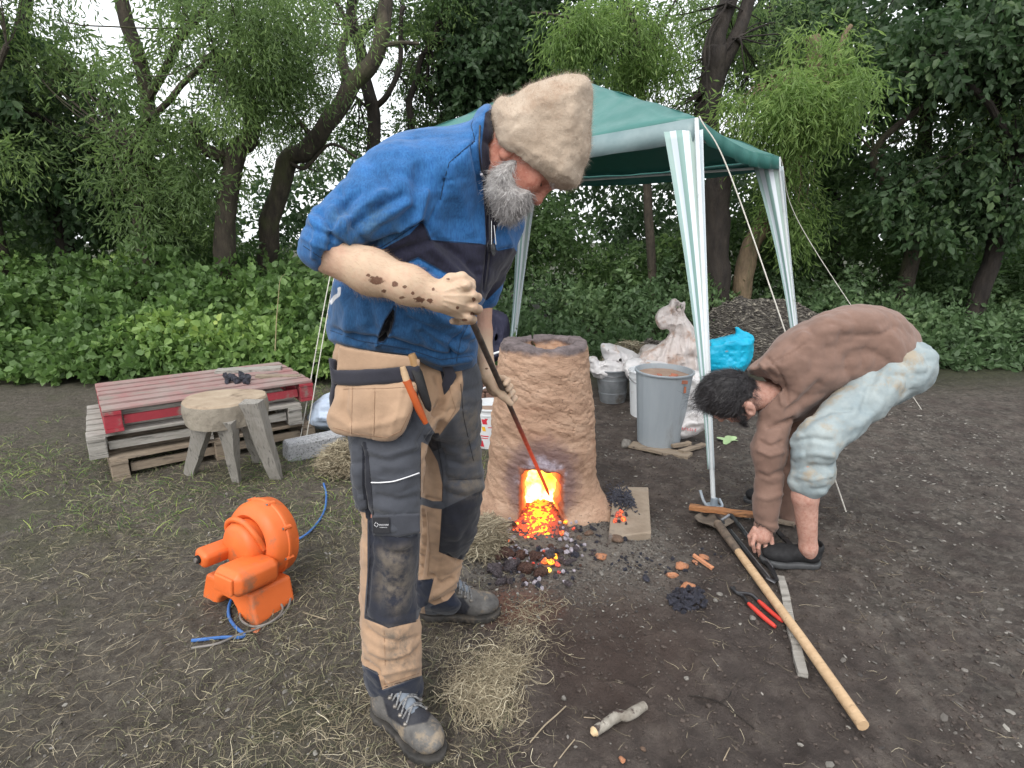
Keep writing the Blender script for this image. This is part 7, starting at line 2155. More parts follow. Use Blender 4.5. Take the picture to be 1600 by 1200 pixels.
TF = [([(575, 715), (610, 722), (655, 706)], 5, -.005), ([(570, 700), (600, 712), (650, 698)], 4, .004), ([(580, 745), (620, 752), (655, 742)], 1.5, .003), ([(585, 790), (620, 798), (655, 800)], 8, .005), ([(590, 775), (625, 782), (655, 775)], 5, -.004),
      ([(585, 806), (620, 808), (655, 806)], 2, .003), ([(585, 830), (620, 838), (650, 836)], 2, -.005), ([(585, 842), (605, 862), (640, 868)], 6, -.006), ([(640, 850), (615, 860), (590, 850)], 4, .004),
      ([(580, 870), (596, 900), (590, 940)], 8, -.003), ([(620, 880), (630, 910), (620, 945)], 16, .006), ([(572, 965), (607, 980), (650, 968)], 1.6, -.004),
      ([(575, 985), (595, 1000), (625, 1005), (652, 995)], 4, -.006), ([(580, 1015), (610, 1030), (640, 1020)], 5, .006), ([(596, 1035), (625, 1030), (652, 1018)], 4, -.006), ([(570, 1035), (590, 1050), (600, 1075)], 4, -.008), ([(600, 1052), (630, 1045), (655, 1040)], 4, .006), ([(594, 1078), (625, 1068), (657, 1058)], 2, -.004),
      ([(565, 700), (566, 760), (575, 810)], 2.2, -.010), ([(555, 690), (556, 740), (562, 790)], 5, .007), ([(578, 800), (580, 870), (574, 950)], 1.6, -.004),
      ([(655, 690), (672, 660), (690, 630)], 5, -.006), ([(690, 660), (672, 685), (663, 700)], 4, -.008), ([(700, 590), (708, 610), (690, 650)], 5, .007), ([(682, 590), (690, 620), (676, 660)], 4, -.007), ([(720, 590), (708, 640), (682, 680)], 5, .004),
      ([(660, 800), (662, 850), (655, 900)], 4, -.01), ([(692, 700), (697, 750), (696, 800)], 1.8, -.004), ([(700, 748), (725, 752), (752, 748)], 3, -.007), ([(700, 760), (728, 766), (753, 760)], 5, .005), ([(705, 772), (730, 778), (750, 770)], 2, -.004), ([(668, 778), (690, 784)], 2, -.006), ([(700, 700), (720, 712), (745, 705)], 7, .004), ([(700, 720), (725, 728), (748, 722)], 4, -.004),
      ([(700, 868), (715, 880), (722, 870)], 3, -.006), ([(675, 900), (690, 915), (705, 905)], 4, -.007), ([(680, 930), (700, 915), (712, 905)], 4, .007), ([(672, 945), (695, 935), (712, 925)], 3, -.007), ([(700, 800), (715, 830), (712, 860)], 8, .004),
      ([(655, 912), (675, 905), (678, 900)], 1.5, -.004)]
tv2 = folds(tv2, tf2, [(l, w, a * 1.6) for l, w, a in TF]); tv2 = relax(tv2, tf2, 1, .3)
me = mesh_np('trousers', tv2, tf2)
multi(me, tv2, 'tan', [[(500, 520), (660, 540), (720, 565), (724, 600), (718, 640), (700, 662), (684, 684), (672, 664), (657, 640), (640, 620), (560, 640), (500, 640)],
                       [(555, 798), (575, 802), (580, 815), (576, 870), (571, 930), (569, 966), (607, 981), (653, 968), (662, 940), (670, 1000), (668, 1052), (596, 1078), (590, 1050), (572, 1042), (552, 1030), (550, 900)],
                       [(658, 690), (670, 696), (684, 722), (692, 760), (691, 783), (676, 783), (657, 776)],
                       [(657, 788), (675, 794), (692, 796), (690, 830), (686, 862), (706, 870), (728, 876), (722, 905), (712, 925), (700, 938), (680, 946), (668, 940), (672, 920), (678, 902), (660, 910), (652, 905), (655, 850)]])
pattr(me, tv2, 'black', [(574, 800), (583, 806), (590, 836), (640, 840), (657, 832), (655, 870), (650, 972), (607, 981), (569, 966), (574, 930)])
multi(me, tv2, 'black2', [[(690, 796), (755, 765), (765, 830), (728, 876), (706, 870), (686, 862)], [(690, 560), (703, 568), (700, 590), (692, 600), (688, 580)], [(660, 680), (686, 676), (690, 700), (676, 706)],
                          [(566, 690), (572, 690), (580, 760), (583, 806), (572, 812), (566, 760)]])
multi(me, tv2, 'cuff', [[(560, 1042), (575, 1046), (592, 1056), (598, 1080), (662, 1056), (665, 1110), (560, 1110)], [(712, 924), (726, 918), (726, 950), (700, 968), (676, 958), (672, 948), (700, 938)], [(640, 908), (678, 904), (668, 945), (640, 960)]])
multi(me, tv2, 'dirt1', [[(590, 860), (640, 855), (645, 930), (620, 965), (590, 930)], [(700, 745), (756, 740), (755, 775), (705, 775)], [(715, 620), (750, 640), (755, 720), (730, 730)], [(596, 985), (640, 980), (650, 1040), (610, 1050)]])
M_tr = clothmat('work_trouser_cloth', (0.056, 0.060, 0.072), [('tan', (0.36, 0.235, 0.150), .7), ('black', (0.020, 0.022, 0.032), .7), ('black2', (0.016, 0.017, 0.024), .7), ('cuff', (0.014, 0.018, 0.032), .7), ('dirt1', (0.125, 0.105, 0.085), 16)], .88, 420, (.85, 1.12), 14, .45)
to = put('trousers', me, M_tr); shift_to_parent(to, man)
M_refl = simple('reflective_piping', (0.60, 0.60, 0.62), (0.7, 0.7, 0.72), .35, 40)
def onT(x, y, off=.001): return hugs(tv2, x, y, off)
o = MB().tube(crom([onT(x, y) for x, y in ((580, 754), (595, 754), (615, 752), (635, 746), (655, 739))], 5), .0019, 5).build('reflective_piping', M_refl, to, smooth=True)
# knee pocket flap with woven label
M_flap = clothmat('pocket_flap_cloth', (0.050, 0.053, 0.064), [], .88, 420, (.85, 1.12), 14, .35)
def slabpart(name, poly, Rr, T, dep, vox, mat, parent, disp=None, smooth=False, it=1):
    V, F = polygonize([(Slab(poly, Rr, T, dep, smooth), .01, '+')], vox, disp=disp, slack=4)
    V = relax(V, F, it)
    o = put(name, mesh_np(name, V, F), mat, parent=parent)
    if parent is man: shift_to_parent(o, man)
    return o, V, F
def depf(V, pts, off): return [(x, y, hugs(V, x, y, off).y) for x, y in pts]
slabpart('knee_flap', [(584, 806), (612, 803), (656, 802), (657, 832), (620, 840), (584, 836)], .006, .006, depf(tv2, ((588, 820), (605, 820), (620, 820), (635, 820), (652, 820)), -.002), .0028, M_flap, to)
M_label = simple('black_woven_label', (0.018, 0.018, 0.022), (0.026, 0.026, 0.03), .8, 60)
lb0 = hugs(tv2, 596, 821, .007)
o = MB().box((0, 0, 0), (.044, .002, .046), bev=.001).build('woven_label', M_label, to); o.location = lb0; lab = o
M_white = simple('white_print', (0.62, 0.62, 0.64), (0.55, 0.55, 0.57), .8, 60)
mb = MB()
cx_, cz_ = lb0.x - .013, lb0.z + .003
for k in range(4):
    a = k * math.pi / 2
    a0 = Vector((cx_ + math.cos(a) * .006, lb0.y - .0016, cz_ + math.sin(a) * .007)); a1 = Vector((cx_ + math.cos(a + 1.57) * .006, lb0.y - .0016, cz_ + math.sin(a + 1.57) * .007))
    mb.tube([a0, a0.lerp(a1, .7)], .0008, 4)
mb.build('diamond_emblem', M_white, to)
tmm = text_mesh('SNICKERS', .0058, M_white, .2)
o = put('label_lettering', tmm, None, parent=to); o.location = (lb0.x + .006, lb0.y - .0016, lb0.z + .0005); o.rotation_euler = (R(90), 0, 0)
tmm = text_mesh('WORKWEAR', .0034, M_white)
o = put('label_lettering', tmm, None, parent=to); o.location = (lb0.x + .005, lb0.y - .0016, lb0.z - .006); o.rotation_euler = (R(90), 0, 0)
# side cargo pocket
slabpart('cargo_pocket', [(546, 692), (566, 688), (572, 740), (576, 795), (562, 800), (552, 780), (548, 740)], .012, .012, [(555, 700, 1.475), (562, 780, 1.43)], .0035, M_flap, to, lambda V: .002 * fbm(V, 20, 2, 4))
# holster pouch: tan bag with dark top band
M_tan = clothmat('tan_canvas', (0.375, 0.250, 0.165), [], .88, 420, (.85, 1.10), 12, .5)
pd = [(520, 640, 1.450), (545, 640, 1.405), (580, 640, 1.378), (620, 640, 1.380), (650, 620, 1.400), (525, 600, 1.455), (600, 600, 1.395)]
po, pV, pF = slabpart('holster_pocket', [(527, 600), (560, 601), (600, 599), (652, 596), (648, 625), (640, 655), (628, 680), (605, 690), (560, 684), (524, 677), (512, 662), (512, 645), (522, 622)], .020, .020, pd, .0040, M_tan, man,
                  lambda V: .0025 * fbm(V, 9, 2, 5) + wrinkle(V, 14, .003, 44), True)
pV2 = folds(pV, pF, [([(550, 605), (549, 640), (545, 678)], 1.5, -.002), ([(584, 603), (584, 640), (580, 686)], 1.5, -.002), ([(540, 610), (538, 640), (546, 660)], 5, -.006), ([(520, 650), (555, 668), (600, 662), (630, 650)], 6, .004), ([(630, 600), (622, 640), (610, 680)], 4, .003), ([(535, 606), (600, 606), (650, 603)], 1.2, -.002)])
po.data.vertices.foreach_set('co', pV2.astype(np.float32).ravel())
M_band = clothmat('charcoal_canvas', (0.030, 0.030, 0.040), [], .88, 420, (.85, 1.12), 14, .4)
slabpart('pocket_band', [(514, 570), (522, 578), (560, 578), (610, 574), (656, 571), (655, 597), (600, 600), (560, 603), (527, 602), (518, 598)], .010, .010, [(520, 590, 1.450), (545, 590, 1.410), (580, 590, 1.384), (620, 588, 1.384), (652, 585, 1.404)], .0035, M_band, man, lambda V: .0015 * fbm(V, 16, 2, 6))
slabpart('pocket_edge', [(650, 590), (657, 588), (652, 630), (640, 662), (628, 684), (624, 680), (640, 650), (647, 620)], .006, .012, [(645, 630, 1.400)], .0035, M_band, man)
slabpart('back_pocket', [(513, 558), (526, 562), (530, 600), (524, 630), (516, 650), (514, 620), (518, 600)], .012, .02, [(520, 600, 1.50)], .004, M_band, man)
slabpart('waist_flap', [(530, 540), (560, 546), (600, 552), (636, 556), (657, 562), (656, 574), (600, 578), (560, 581), (526, 580)], .008, .008, [(530, 560, 1.445), (560, 560, 1.415), (600, 562, 1.392), (650, 566, 1.405)], .0035, M_tan, man, lambda V: .0015 * fbm(V, 12, 2, 8))
# crotch fly
slabpart('fly_flap', [(690, 572), (706, 570), (714, 588), (704, 606), (694, 620), (690, 600), (694, 586)], .006, .008, depf(tv2, ((700, 590),), .0), .0030, M_band, man)
# ---- seams: raised stitched lines following the cloth
JS, TS = Surf(jv, jf), Surf(tv2, tf2)
M_seam = simple('dark_blue_seam', (0.010, 0.030, 0.075), (0.014, 0.04, 0.09), .8, 60)
M_seamk = simple('black_seam', (0.012, 0.012, 0.016), (0.02, 0.02, 0.025), .8, 60)
M_seamt = simple('tan_stitching', (0.20, 0.12, 0.07), (0.26, 0.16, 0.10), .8, 60)
def seam(S_, pts, r, mat, parent, nm='seam'):
    q = S_.line(pts)
    if len(q) < 3: return
    d0 = sorted((a - b).length for a, b in zip(q[:-1], q[1:]))[len(q) // 2]
    run = [q[0]]
    for a in q[1:]:
        if (a - run[-1]).length > max(.03, d0 * 4):
            if len(run) > 2: MB().tube(run, r, 5).build(nm, mat, parent, smooth=True)
            run = [a]
        else: run.append(a)
    if len(run) > 2: MB().tube(run, r, 5).build(nm, mat, parent, smooth=True)
for l_ in ([(742, 220), (722, 236), (702, 254), (694, 282), (688, 312)], [(578, 398), (620, 372), (660, 345), (672, 375), (752, 381)], [(779, 392), (803, 387)], [(620, 418), (653, 402), (700, 428)],
           [(516, 516), (560, 532), (640, 546), (688, 562), (738, 556)], [(742, 178), (736, 196), (742, 218)], [(474, 384), (500, 402), (530, 402)], [(735, 500), (720, 530), (712, 570)]):
    seam(JS, l_, .0011, M_seam, jo)
for l_ in ([(616, 478), (601, 500), (592, 522), (589, 536), (600, 534), (611, 520), (617, 500), (618, 478)],): seam(JS, l_, .0018, M_seam, jo, 'pocket_binding')
for l_ in ([(577, 800), (578, 870), (572, 964), (607, 981), (652, 970)], [(574, 700), (580, 760), (586, 836), (640, 840)], [(657, 700), (657, 780)], [(692, 800), (686, 862), (708, 871), (727, 876)], [(700, 750), (752, 748)], [(594, 1076), (659, 1056)], [(572, 1042), (592, 1054)],
           [(683, 690), (692, 740), (691, 784)], [(720, 600), (724, 650), (740, 720)]): seam(TS, l_, .0010, M_seamk, to)
for l_ in ([(600, 985), (602, 1040)], [(665, 705), (662, 770)], [(560, 850), (560, 960)], [(668, 800), (672, 860), (668, 900)], [(600, 1070), (655, 1052)], [(700, 600), (712, 640), (690, 676)]): seam(TS, l_, .0007, M_seamt, to, 'stitching')
PS = Surf(pV2, pF)
for l_ in ([(551, 606), (549, 684)], [(586, 606), (584, 688)], [(536, 608), (600, 607), (648, 604)], [(520, 668), (560, 679), (605, 684), (626, 674), (640, 645)]): seam(PS, [(x - man.location.x * 0, y) for x, y in l_], .0008, M_seamt, po, 'stitching')
for c_ in kids(po): c_.location = (0, 0, 0)
# ---- boots
def boot(heel, toe, ankle_top, seed):
    heel = V3(heel); toe = V3(toe); d = toe - heel; d[2] = 0; L = np.linalg.norm(d); d /= L
    s = np.cross(d, A(0, 0, 1)); u = A(0, 0, 1)
    ax = [d, s, u]
    t = thing_ = bpy.data.objects.new('boot', None)
    m0 = heel[2] if False else gzs(heel[0], heel[1])
    z0 = m0 + .002
    B = lambda a, b, z: np.array([heel[0] + d[0] * a + s[0] * b, heel[1] + d[1] * a + s[1] * b, z0 + z])
    up = [(Ell(B(L + .004, 0, .052), (.062, .047, .038), ax), .02, '+'), (Cap(B(L - .05, 0, .055), B(.04, 0, .062), .043, .040), .03, '+'), (Ell(B(.004, 0, .055), (.044, .040, .052), ax), .03, '+'),
          (Cap(B(.02, 0, .075), V3(ankle_top), .043, .046), .03, '+'), (Cap(B(L - .05, 0, .080), B(.045, 0, .115), .026, .036), .03, '+'),
          (Fn(lambda V: (z0 + .022) - V[:, 2], (0, 0, 0), (0, 0, 0)), .004, '&')]
    uV, uF = polygonize(up, .0036, disp=lambda V: .0018 * fbm(V, 30, 3, seed) + .0016 * fbm(V, 11, 2, seed + 2))
    so = [(Ell(B(L + .006, 0, .02), (.066, .050, .05), ax), .02, '+'), (Cap(B(L - .02, 0, .02), B(.02, 0, .02), .046, .041), .04, '+'), (Ell(B(.0, 0, .02), (.047, .042, .05), ax), .03, '+'),
          (Fn(lambda V: V[:, 2] - (z0 + .024), (0, 0, 0), (0, 0, 0)), .004, '&'), (Fn(lambda V: (z0 - .004) - V[:, 2], (0, 0, 0), (0, 0, 0)), .004, '&')]
    sV, sF = polygonize(so, .004, disp=lambda V: .0012 * np.sign(np.sin((V @ d) * 260)) * (np.abs(V[:, 2] - z0 - .008) < .010))
    return uV, uF, sV, sF, B, L, d, s
M_boot = simple('scuffed_grey_boot', (0.052, 0.050, 0.050), (0.145, 0.138, 0.130), .72, 16, .8, .004, 60, dirt=(0.23, 0.185, 0.135), dirt_scale=22, dirt_lo=.50, dirt_hi=.66)
_nt = M_boot.node_tree; _b = _nt.nodes['Principled BSDF']; _src = _b.inputs['Base Color'].links[0].from_socket
_nt.links.new(mixc(_nt, smap(_nt, att(_nt, 'face'), -2, 2), _src, (0.022, 0.023, 0.030)), _b.inputs['Base Color'])
M_sole = simple('rubber_sole', (0.022, 0.021, 0.020), (0.06, 0.055, 0.05), .85, 20, .5, .003, 60, dirt=(0.14, 0.11, 0.08))
M_lace = simple('boot_lace', (0.05, 0.05, 0.055), (0.30, 0.30, 0.30), .7, 160)
M_eyelet = simple('dull_eyelet', (0.14, 0.13, 0.12), (0.22, 0.20, 0.18), .5, 60, metal=.5)
M_tong = simple('boot_tongue', (0.13, 0.155, 0.19), (0.20, 0.225, 0.26), .8, 22, .5, .003, 60)
for (hl, te, at_, seed) in ((G(603, 1120), G(664, 1172), P(622, 1078, 1.435), 51), (G(676, 968), G(752, 968), P(690, 935, 1.84), 52)):
    uV, uF, sV, sF, B, L, d, s = boot(hl, te, at_, seed)
    me = mesh_np('boot', uV, uF); pattr(me, uV, 'face', [(598, 1090), (665, 1088), (678, 1108), (668, 1128), (630, 1136), (606, 1120)] if seed == 51 else [(684, 930), (724, 934), (734, 948), (726, 966), (700, 970), (686, 955)])
    up_o = put('boot', me, M_boot); shift_to_parent(up_o, man)
    so_o = put('sole', mesh_np('sole', sV, sF), M_sole, parent=up_o)
    # tongue + laces over the instep
    tn = [B(L - .035, 0, .098), B(L - .065, 0, .118), B(L - .095, 0, .142), B(L - .110, 0, .165)]
    MB().tube(tn, [.016, .020, .024, .026], 10, flat=.5).build('tongue', M_tong, up_o, smooth=True)
    for k in range(4):
        a = L - .038 - k * .021; z = .106 + k * .016
        MB().tube(crom([B(a + .006, -.034, z - .018), B(a + .002, -.018, z + .002), B(a - .004, .0, z + .010), B(a - .008, .018, z + .004), B(a - .010, .034, z - .012)], 4), .0028, 6).build('lace', M_lace, up_o, smooth=True)
        MB().tube(crom([B(a + .006, .034, z - .018), B(a + .002, .018, z + .003), B(a - .004, .0, z + .012), B(a - .008, -.018, z + .004), B(a - .010, -.034, z - .012)], 4), .0028, 6).build('lace', M_lace, up_o, smooth=True)
        for sg in (-1, 1): MB().box(B(a + .004, sg * .036, z - .020), (.012, .012, .010), bev=.003).build('eyelet', M_eyelet, up_o)
# ---- rod
rod = thing('poker_rod', Vector(RA), 'long iron poker rod with glowing orange end, reaching into the furnace mouth', 'rod')
M_rod, nt, N_, L_, b_ = newmat('heated_iron')
v = texc(nt, 'Object'); sep = nt.nodes.new('ShaderNodeSeparateXYZ'); L_.new(v, sep.inputs[0])
L_.new(ramp(nt, nz(nt, v, 40, 5), [(.3, (.045, .036, .032)), (.7, (.13, .10, .085))]), b_.inputs['Base Color']); b_.inputs['Roughness'].default_value = .6; b_.inputs['Metallic'].default_value = .4
t0_ = rod_at(628)[1]; t1_ = rod_at(745)[1]
b_.inputs['Emission Color'].default_value = (1.0, .075, .018, 1)
L_.new(mth(nt, 'MULTIPLY', smap(nt, sep.outputs[1], t0_, t1_, 0, 1.0), .40), b_.inputs['Emission Strength'])
top_ = RA + (RA - RB) / np.linalg.norm(RA - RB) * .085
tip = V3(P(858, 774, 2.60))
pts = [top_, RA, RA + (RB - RA) * .5, RB, V3(P(855, 766, 2.57)), tip]
mb = MB(); mb.tube(pts, [.0082, .0082, .0080, .0078, .0078, .003], 10)
o = mb.build('rod', M_rod, smooth=True); shift_to_parent(o, rod)
# object coordinates must stay in world metres for the heat gradient
# ---- knife in sheath and orange handled tool
kn_ = thing('sheathed_knife', P(655, 610, 1.40), 'knife with light brown wooden handle in a black leather sheath at the trouser front', 'knife')
M_leather = simple('black_leather', (0.010, 0.010, 0.011), (0.022, 0.021, 0.022), .55, 22, .4, .003, 50)
M_brnw = simple('brown_wood_handle', (0.30, 0.17, 0.07), (0.40, 0.24, 0.11), .5, 10, .2, .002, 60, stretch=(4, 4, 1))
yk = 1.405
o = MB().tube([P(643, 553, yk), P(646, 562, yk), P(650, 578, yk)], [.013, .0150, .0150], 12, flat=.7).build('handle', M_brnw, smooth=True); shift_to_parent(o, kn_)
o = MB().tube([P(646, 574, yk - .001), P(652, 584, yk - .004), P(662, 615, yk - .002), P(669, 634, yk + .006), P(672, 641, yk + .012)], [.0185, .0195, .017, .0135, .006], 12, flat=.6).build('sheath', M_leather, smooth=True); shift_to_parent(o, kn_)
ot = thing('orange_handled_tool', P(645, 620, 1.39), 'slim tool with pale wooden end and orange handle stuck in the holster pocket', 'tool')
M_orh = simple('orange_handle', (0.46, 0.095, 0.022), (0.40, 0.08, 0.02), .5, 20)
o = MB().tube([P(629, 573, yk - .022), P(632, 583, yk - .022), P(636, 596, yk - .022)], [.007, .0092, .0092], 10).build('wooden_end', M_wood, smooth=True); shift_to_parent(o, ot)
o = MB().tube([P(635, 594, yk - .022), P(645, 618, yk - .020), P(656, 642, yk - .012), P(665, 661, yk - .002)], [.0105, .0108, .0098, .007], 10).build('handle', M_orh, smooth=True); shift_to_parent(o, ot)
log('man done')
# ================================================================== SECOND MAN, stooping at the right
m2 = thing('person', (1.62, 2.5, 0), 'dark haired man in brown jersey and pale shorts stooping to the ground at right', 'person')
c2 = V3(P(1141, 619, 2.38))
f2 = A(-.36, .30, -.88); f2 /= np.linalg.norm(f2)
u2 = A(-.90, -.10, .42); u2 -= f2 * (u2 @ f2); u2 /= np.linalg.norm(u2)
s2 = np.cross(u2, f2)
if s2[1] > 0: s2 = -s2
def Q(a, b, s=0.0): return c2 + f2 * a + u2 * b + s2 * s
a2 = [f2, u2, s2]
head2 = [(Ell(c2, (.096, .112, .078), a2), .02, '+'), (Ell(Q(.04, -.055), (.062, .068, .060), a2), .03, '+'), (Ell(Q(.055, -.095), (.034, .03, .036), a2), .03, '+'),
         (Cap(Q(.088, .018), Q(.116, -.028), .010, .0145), .012, '+'), (Cap(Q(.090, .026, .045), Q(.090, .026, -.045), .011), .015, '+'),
         (Ell(Q(.088, .000, .033), (.012, .013, .020), a2), .012, '-'), (Ell(Q(.088, .000, -.033), (.012, .013, .020), a2), .012, '-'),
         (Ell(Q(.076, .000, .032), (.013, .012, .015), a2), .004, '+'), (Ell(Q(.076, .000, -.032), (.013, .012, .015), a2), .004, '+'),
         (Cap(Q(.096, -.064, .018), Q(.096, -.064, -.018), .008), .01, '+'),
         (Ell(Q(-.012, -.062, .080), (.022, .033, .011), [f2 * .8 + u2 * .4, u2, s2]), .004, '+'), (Ell(Q(-.006, -.060, .090), (.011, .020, .006), a2), .005, '-'),
         (Ell(Q(-.012, -.062, -.080), (.022, .033, .011), a2), .004, '+'),
         (Cap(Q(-.035, -.05), P(1218, 622, 2.42), .060, .068), .03, '+')]
v1, f1 = polygonize(head2, .0042)
# near arm and hand hanging to the ground, fingers down
yw = 2.28
ar = [(Cap(P(1204, 740, 2.29), P(1196, 818, yw), .042, .030), .02, '+'), (Cap(P(1196, 818, yw), P(1192, 838, yw - .01), .029, .033), .02, '+'), (Ell(P(1192, 836, yw), (.042, .020, .036)), .02, '+')]
fing = [[(1179, 838), (1176, 850), (1179, 862)], [(1187, 842), (1185, 856), (1187, 869)], [(1196, 842), (1196, 857), (1196, 871)], [(1205, 840), (1207, 853), (1205, 866)]]
for i, fg in enumerate(fing):
    q = [V3(P(fg[0][0], fg[0][1], yw - .012)), V3(P(fg[1][0], fg[1][1], yw - .022)), V3(P(fg[2][0], fg[2][1], yw - .008))]
    ar += [(Cap(q[0], q[1], .0098, .0088), .003, '+'), (Cap(q[1], q[2], .0088, .0072), .003, '+')]
q = [V3(P(1180, 826, yw)), V3(P(1172, 838, yw + .01)), V3(P(1173, 851, yw + .012))]
ar += [(Cap(q[0], q[1], .013, .011), .005, '+'), (Cap(q[1], q[2], .011, .0085), .004, '+')]
v2_, f2_ = polygonize(ar, .0030)
sk = [(Cap(P(1268, 700, 2.2), P(1258, 775, 2.2), .056, .050), .02, '+'), (Cap(P(1258, 775, 2.2), P(1263, 855, 2.2), .050, .034), .02, '+'), (Cap(P(1263, 855, 2.2), P(1265, 866, 2.21), .034, .034), .02, '+'),
      (Cap(P(1320, 640, 2.8), P(1240, 745, 2.78), .06, .045), .02, '+'), (Cap(P(1240, 745, 2.78), G(1222, 785, .06), .045, .036), .02, '+'),
      (Cap(P(1218, 622, 2.44), P(1390, 560, 2.50), .06, .09), .05, '+'), (Cap(P(1222, 620, 2.40), P(1204, 740, 2.29), .040, .038), .02, '+'),
      (Cap(P(1240, 640, 2.6), P(1232, 760, 2.62), .05, .04), .02, '+'), (Cap(P(1232, 760, 2.62), P(1234, 822, 2.62), .04, .03), .02, '+'),
      (Cap(P(1400, 570, 2.42), P(1270, 700, 2.2), .09, .06), .02, '+'), (Cap(P(1400, 570, 2.55), P(1320, 640, 2.8), .09, .06), .02, '+')]
v3_, f3_ = polygonize(sk, .008)
BV, BF = join_vf([(v1, f1), (v2_, f2_), (v3_, f3_)])
me = mesh_np('body', BV, BF); attr(me, 'spot', np.zeros(len(BV))); attr(me, 'dust', np.zeros(len(BV)))
o = put('body', me, M_skin2); shift_to_parent(o, m2)
# hair cap
hair = [(Ell(c2 + u2 * .012 - f2 * .006, (.110, .128, .090), a2), .02, '+'), (Slab([(1084, 604), (1098, 588), (1125, 578), (1162, 577), (1184, 590), (1190, 608), (1184, 628), (1168, 642), (1158, 658), (1140, 664), (1105, 664), (1086, 650), (1082, 628)], .06, .094, [(1135, 620, 2.38)]), .02, '&'),
        (Fn(lambda V: ((V - c2) @ f2) - .080 - .35 * ((V - c2) @ u2), (0, 0, 0), (0, 0, 0)), .01, '&')]
h1, h2 = polygonize(hair, .0045, disp=lambda V: .003 * fbm(V * A(.5, 1, 1), 50, 2, 3), slack=3)
M_dhair, nt, N_, L_, b_ = newmat('dark_hair')
L_.new(ramp(nt, att(nt, 'rnd'), [(0.0, (0.010, 0.009, 0.010)), (0.6, (0.022, 0.019, 0.021)), (1.0, (0.055, 0.050, 0.055))]), b_.inputs['Base Color']); b_.inputs['Roughness'].default_value = .42
M_dcap = simple('dark_hair_mass', (0.010, 0.009, 0.010), (0.022, 0.020, 0.022), .5, 40, .6, .003, 120, stretch=(.4, 1, 1))
o = put('hair', mesh_np('hair', h1, h2), M_dcap); shift_to_parent(o, m2)
Pn, Nn = surf_samples(h1, h2, 15000)
q = (Pn - c2)
flow = -np.array(s2)[None] * 0 + u2 * .25 + f2 * .75 - Nn * 0
flow = flow - Nn * (flow * Nn).sum(1, keepdims=True)
back = (q @ u2 < -.02)
flow[back] = (-u2 * .8 + f2 * .25)
hairs('hair_strands', Pn - Nn * .001, flow + Nn * .10 + rng.normal(size=Nn.shape) * .12, .034, .00045, M_dhair, m2, .12)
fr = np.array([Q(.045 + rng.normal() * .02, .105 + rng.normal() * .012, rng.uniform(-.06, .075)) for _ in range(900)])
hairs('fringe', fr, np.tile(f2 * .9 + u2 * .3, (900, 1)) + rng.normal(size=(900, 3)) * .3, .045, .0005, M_dhair, m2, .35)
bd = np.array([Q(.03 + .06 * t_, -.05 - .06 * t_ + rng.normal() * .012, .066 - .03 * t_ + rng.normal() * .003) for t_ in rng.random(1600)])
hairs('beard', bd, np.tile(f2 * .5 - u2 * .5 + s2 * .5, (1600, 1)) + rng.normal(size=(1600, 3)) * .35, .013, .0005, M_dhair, m2, .4)
sbn = np.array([Q(.0 + rng.normal() * .008, -.035 + rng.normal() * .015, .080 + rng.normal() * .002) for _ in range(500)])
hairs('sideburn', sbn, np.tile(-u2 * .3 + f2 * .8, (500, 1)) + rng.normal(size=(500, 3)) * .25, .014, .00045, M_dhair, m2, .3)
# brown jersey
sh_ = [(Slab([(1168, 578), (1186, 560), (1215, 532), (1250, 506), (1300, 482), (1360, 476), (1415, 496), (1444, 545), (1425, 600), (1350, 616), (1300, 628), (1265, 648), (1235, 662), (1208, 668), (1196, 650), (1206, 636), (1214, 612), (1196, 594)], .12, .175, [(1200, 600, 2.44), (1400, 550, 2.50)], True), .05, '+'),
       (Cap(P(1216, 628, 2.38), P(1202, 700, 2.30), .078, .064), .05, '+'), (Cap(P(1202, 700, 2.30), P(1197, 818, yw), .064, .050), .03, '+'),
       (Cap(P(1245, 640, 2.60), P(1232, 740, 2.62), .07, .055), .04, '+'), (Cap(P(1232, 740, 2.62), P(1234, 812, 2.62), .055, .045), .03, '+'),
       (Cap(Q(-.035, -.05), P(1214, 612, 2.41), .066, .074), .008, '-'), (Cap(P(1197, 818, yw), P(1196, 860, yw), .038, .060), .004, '-')]
j2, k2 = polygonize(sh_, .0085, disp=lambda V: .003 * fbm(V, 7, 3, 81) + wrinkle(V, 7, .009, 82, (1.2, 1, 1.2)) + wrinkle(V, 17, .003, 86), slack=3)
j2 = folds(j2, k2, [(l_, w_, q_ * 1.8) for l_, w_, q_ in [([(1188, 690), (1205, 698), (1222, 690)], 3, -.007), ([(1186, 704), (1204, 712), (1222, 706)], 3, .006), ([(1184, 740), (1200, 746), (1220, 738)], 4, -.006), ([(1180, 775), (1200, 780), (1220, 772)], 4, .005), ([(1200, 560), (1215, 575), (1226, 600), (1232, 630)], 2.5, -.006), ([(1188, 568), (1206, 588), (1218, 610), (1222, 632)], 3, .006),
                    ([(1206, 566), (1240, 550), (1256, 538)], 1.5, -.004), ([(1240, 655), (1222, 662), (1200, 668)], 3, -.01), ([(1230, 640), (1250, 630), (1280, 600)], 6, -.008), ([(1182, 820), (1215, 824)], 2, .003)]])
me = mesh_np('jersey', j2, k2)
M_brn = clothmat('brown_jersey_cloth', (0.185, 0.115, 0.090), [], .9, 420, (.85, 1.12), 16, .4)
o = put('jersey', me, M_brn); shift_to_parent(o, m2)
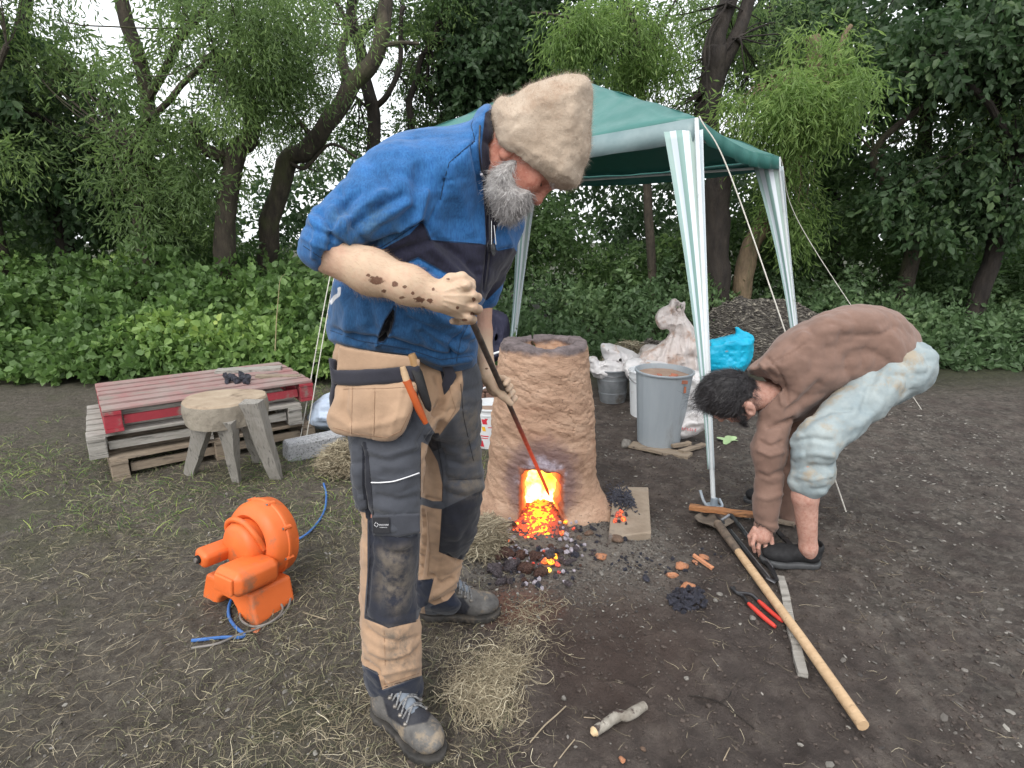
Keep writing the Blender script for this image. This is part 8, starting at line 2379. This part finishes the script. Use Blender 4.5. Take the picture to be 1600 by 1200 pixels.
# shorts
so_ = [(Ell(P(1398, 572, 2.48), (.155, .17, .14)), .05, '+'), (Cap(P(1395, 585, 2.40), P(1275, 690, 2.21), .105, .080), .05, '+'), (Cap(P(1275, 690, 2.21), P(1266, 748, 2.20), .080, .078), .03, '+'),
       (Cap(P(1395, 585, 2.56), P(1315, 645, 2.78), .12, .09), .05, '+')]
w1, w2 = polygonize(so_, .008, disp=lambda V: .004 * fbm(V * A(1, 1, .8), 9, 3, 83) + wrinkle(V, 9, .010, 84) + wrinkle(V, 20, .003, 88), slack=3)
w1 = folds(w1, w2, [([(1330, 640), (1300, 640), (1262, 660)], 4, -.014), ([(1300, 690), (1270, 684), (1238, 690)], 4, -.014), ([(1300, 712), (1270, 708), (1238, 714)], 5, .010), ([(1240, 735), (1270, 728), (1298, 730)], 4, -.010), ([(1380, 560), (1360, 600), (1350, 640)], 7, -.014), ([(1400, 600), (1370, 640), (1340, 665)], 7, .010), ([(1236, 742), (1270, 750), (1300, 744)], 2, .006)])
M_den = simple('pale_denim', (0.20, 0.25, 0.27), (0.33, 0.37, 0.37), .9, 9, .5, .004, 60, dirt=(0.30, 0.26, 0.20), dirt_lo=.5, dirt_hi=.65)
o = put('shorts', mesh_np('shorts', w1, w2), M_den); shift_to_parent(o, m2)
M_bshoe = simple('black_shoe', (0.007, 0.007, 0.008), (0.016, 0.016, 0.018), .8, 30, .4, .002, 80, dirt=(0.10, 0.09, 0.08), dirt_lo=.66, dirt_hi=.72)
M_gsole = simple('dark_grey_sole', (0.045, 0.047, 0.050), (0.075, 0.077, 0.08), .7, 20)
for (hl, te, at_) in ((G(1272, 888), G(1212, 883), P(1268, 868, 2.20)), (G(1235, 790), G(1182, 788), P(1232, 770, 2.78))):
    heel = V3(hl); toe = V3(te); d = toe - heel; L = np.linalg.norm(d); d /= L; s = np.cross(d, A(0, 0, 1)); ax = [d, s, A(0, 0, 1)]
    z0 = gzs(heel[0], heel[1]) + .002
    B = lambda a, b, z: np.array([heel[0] + d[0] * a + s[0] * b, heel[1] + d[1] * a + s[1] * b, z0 + z])
    up = [(Ell(B(L, 0, .045), (.062, .044, .036), ax), .02, '+'), (Cap(B(L - .03, 0, .048), B(.03, 0, .058), .036, .038), .03, '+'), (Cap(B(.02, 0, .06), B(.015, 0, .090), .042, .042), .02, '+'),
          (Cap(B(.018, 0, .085), B(.016, 0, .13), .033, .036), .004, '-'), (Fn(lambda V: (z0 + .018) - V[:, 2], (0, 0, 0), (0, 0, 0)), .003, '&')]
    a_, b2_ = polygonize(up, .0045, disp=lambda V: .001 * fbm(V, 40, 2, 9))
    uo = put('shoe', mesh_np('shoe', a_, b2_), M_bshoe); shift_to_parent(uo, m2)
    so = [(Ell(B(L, 0, .02), (.070, .050, .05), ax), .02, '+'), (Cap(B(L - .02, 0, .02), B(.02, 0, .02), .043, .043), .04, '+'),
          (Fn(lambda V: V[:, 2] - (z0 + .024), (0, 0, 0), (0, 0, 0)), .003, '&'), (Fn(lambda V: (z0 - .003) - V[:, 2], (0, 0, 0), (0, 0, 0)), .003, '&')]
    a_, b2_ = polygonize(so, .0045)
    put('sole', mesh_np('sole', a_, b2_), M_gsole, parent=uo)
log('man 2 done')
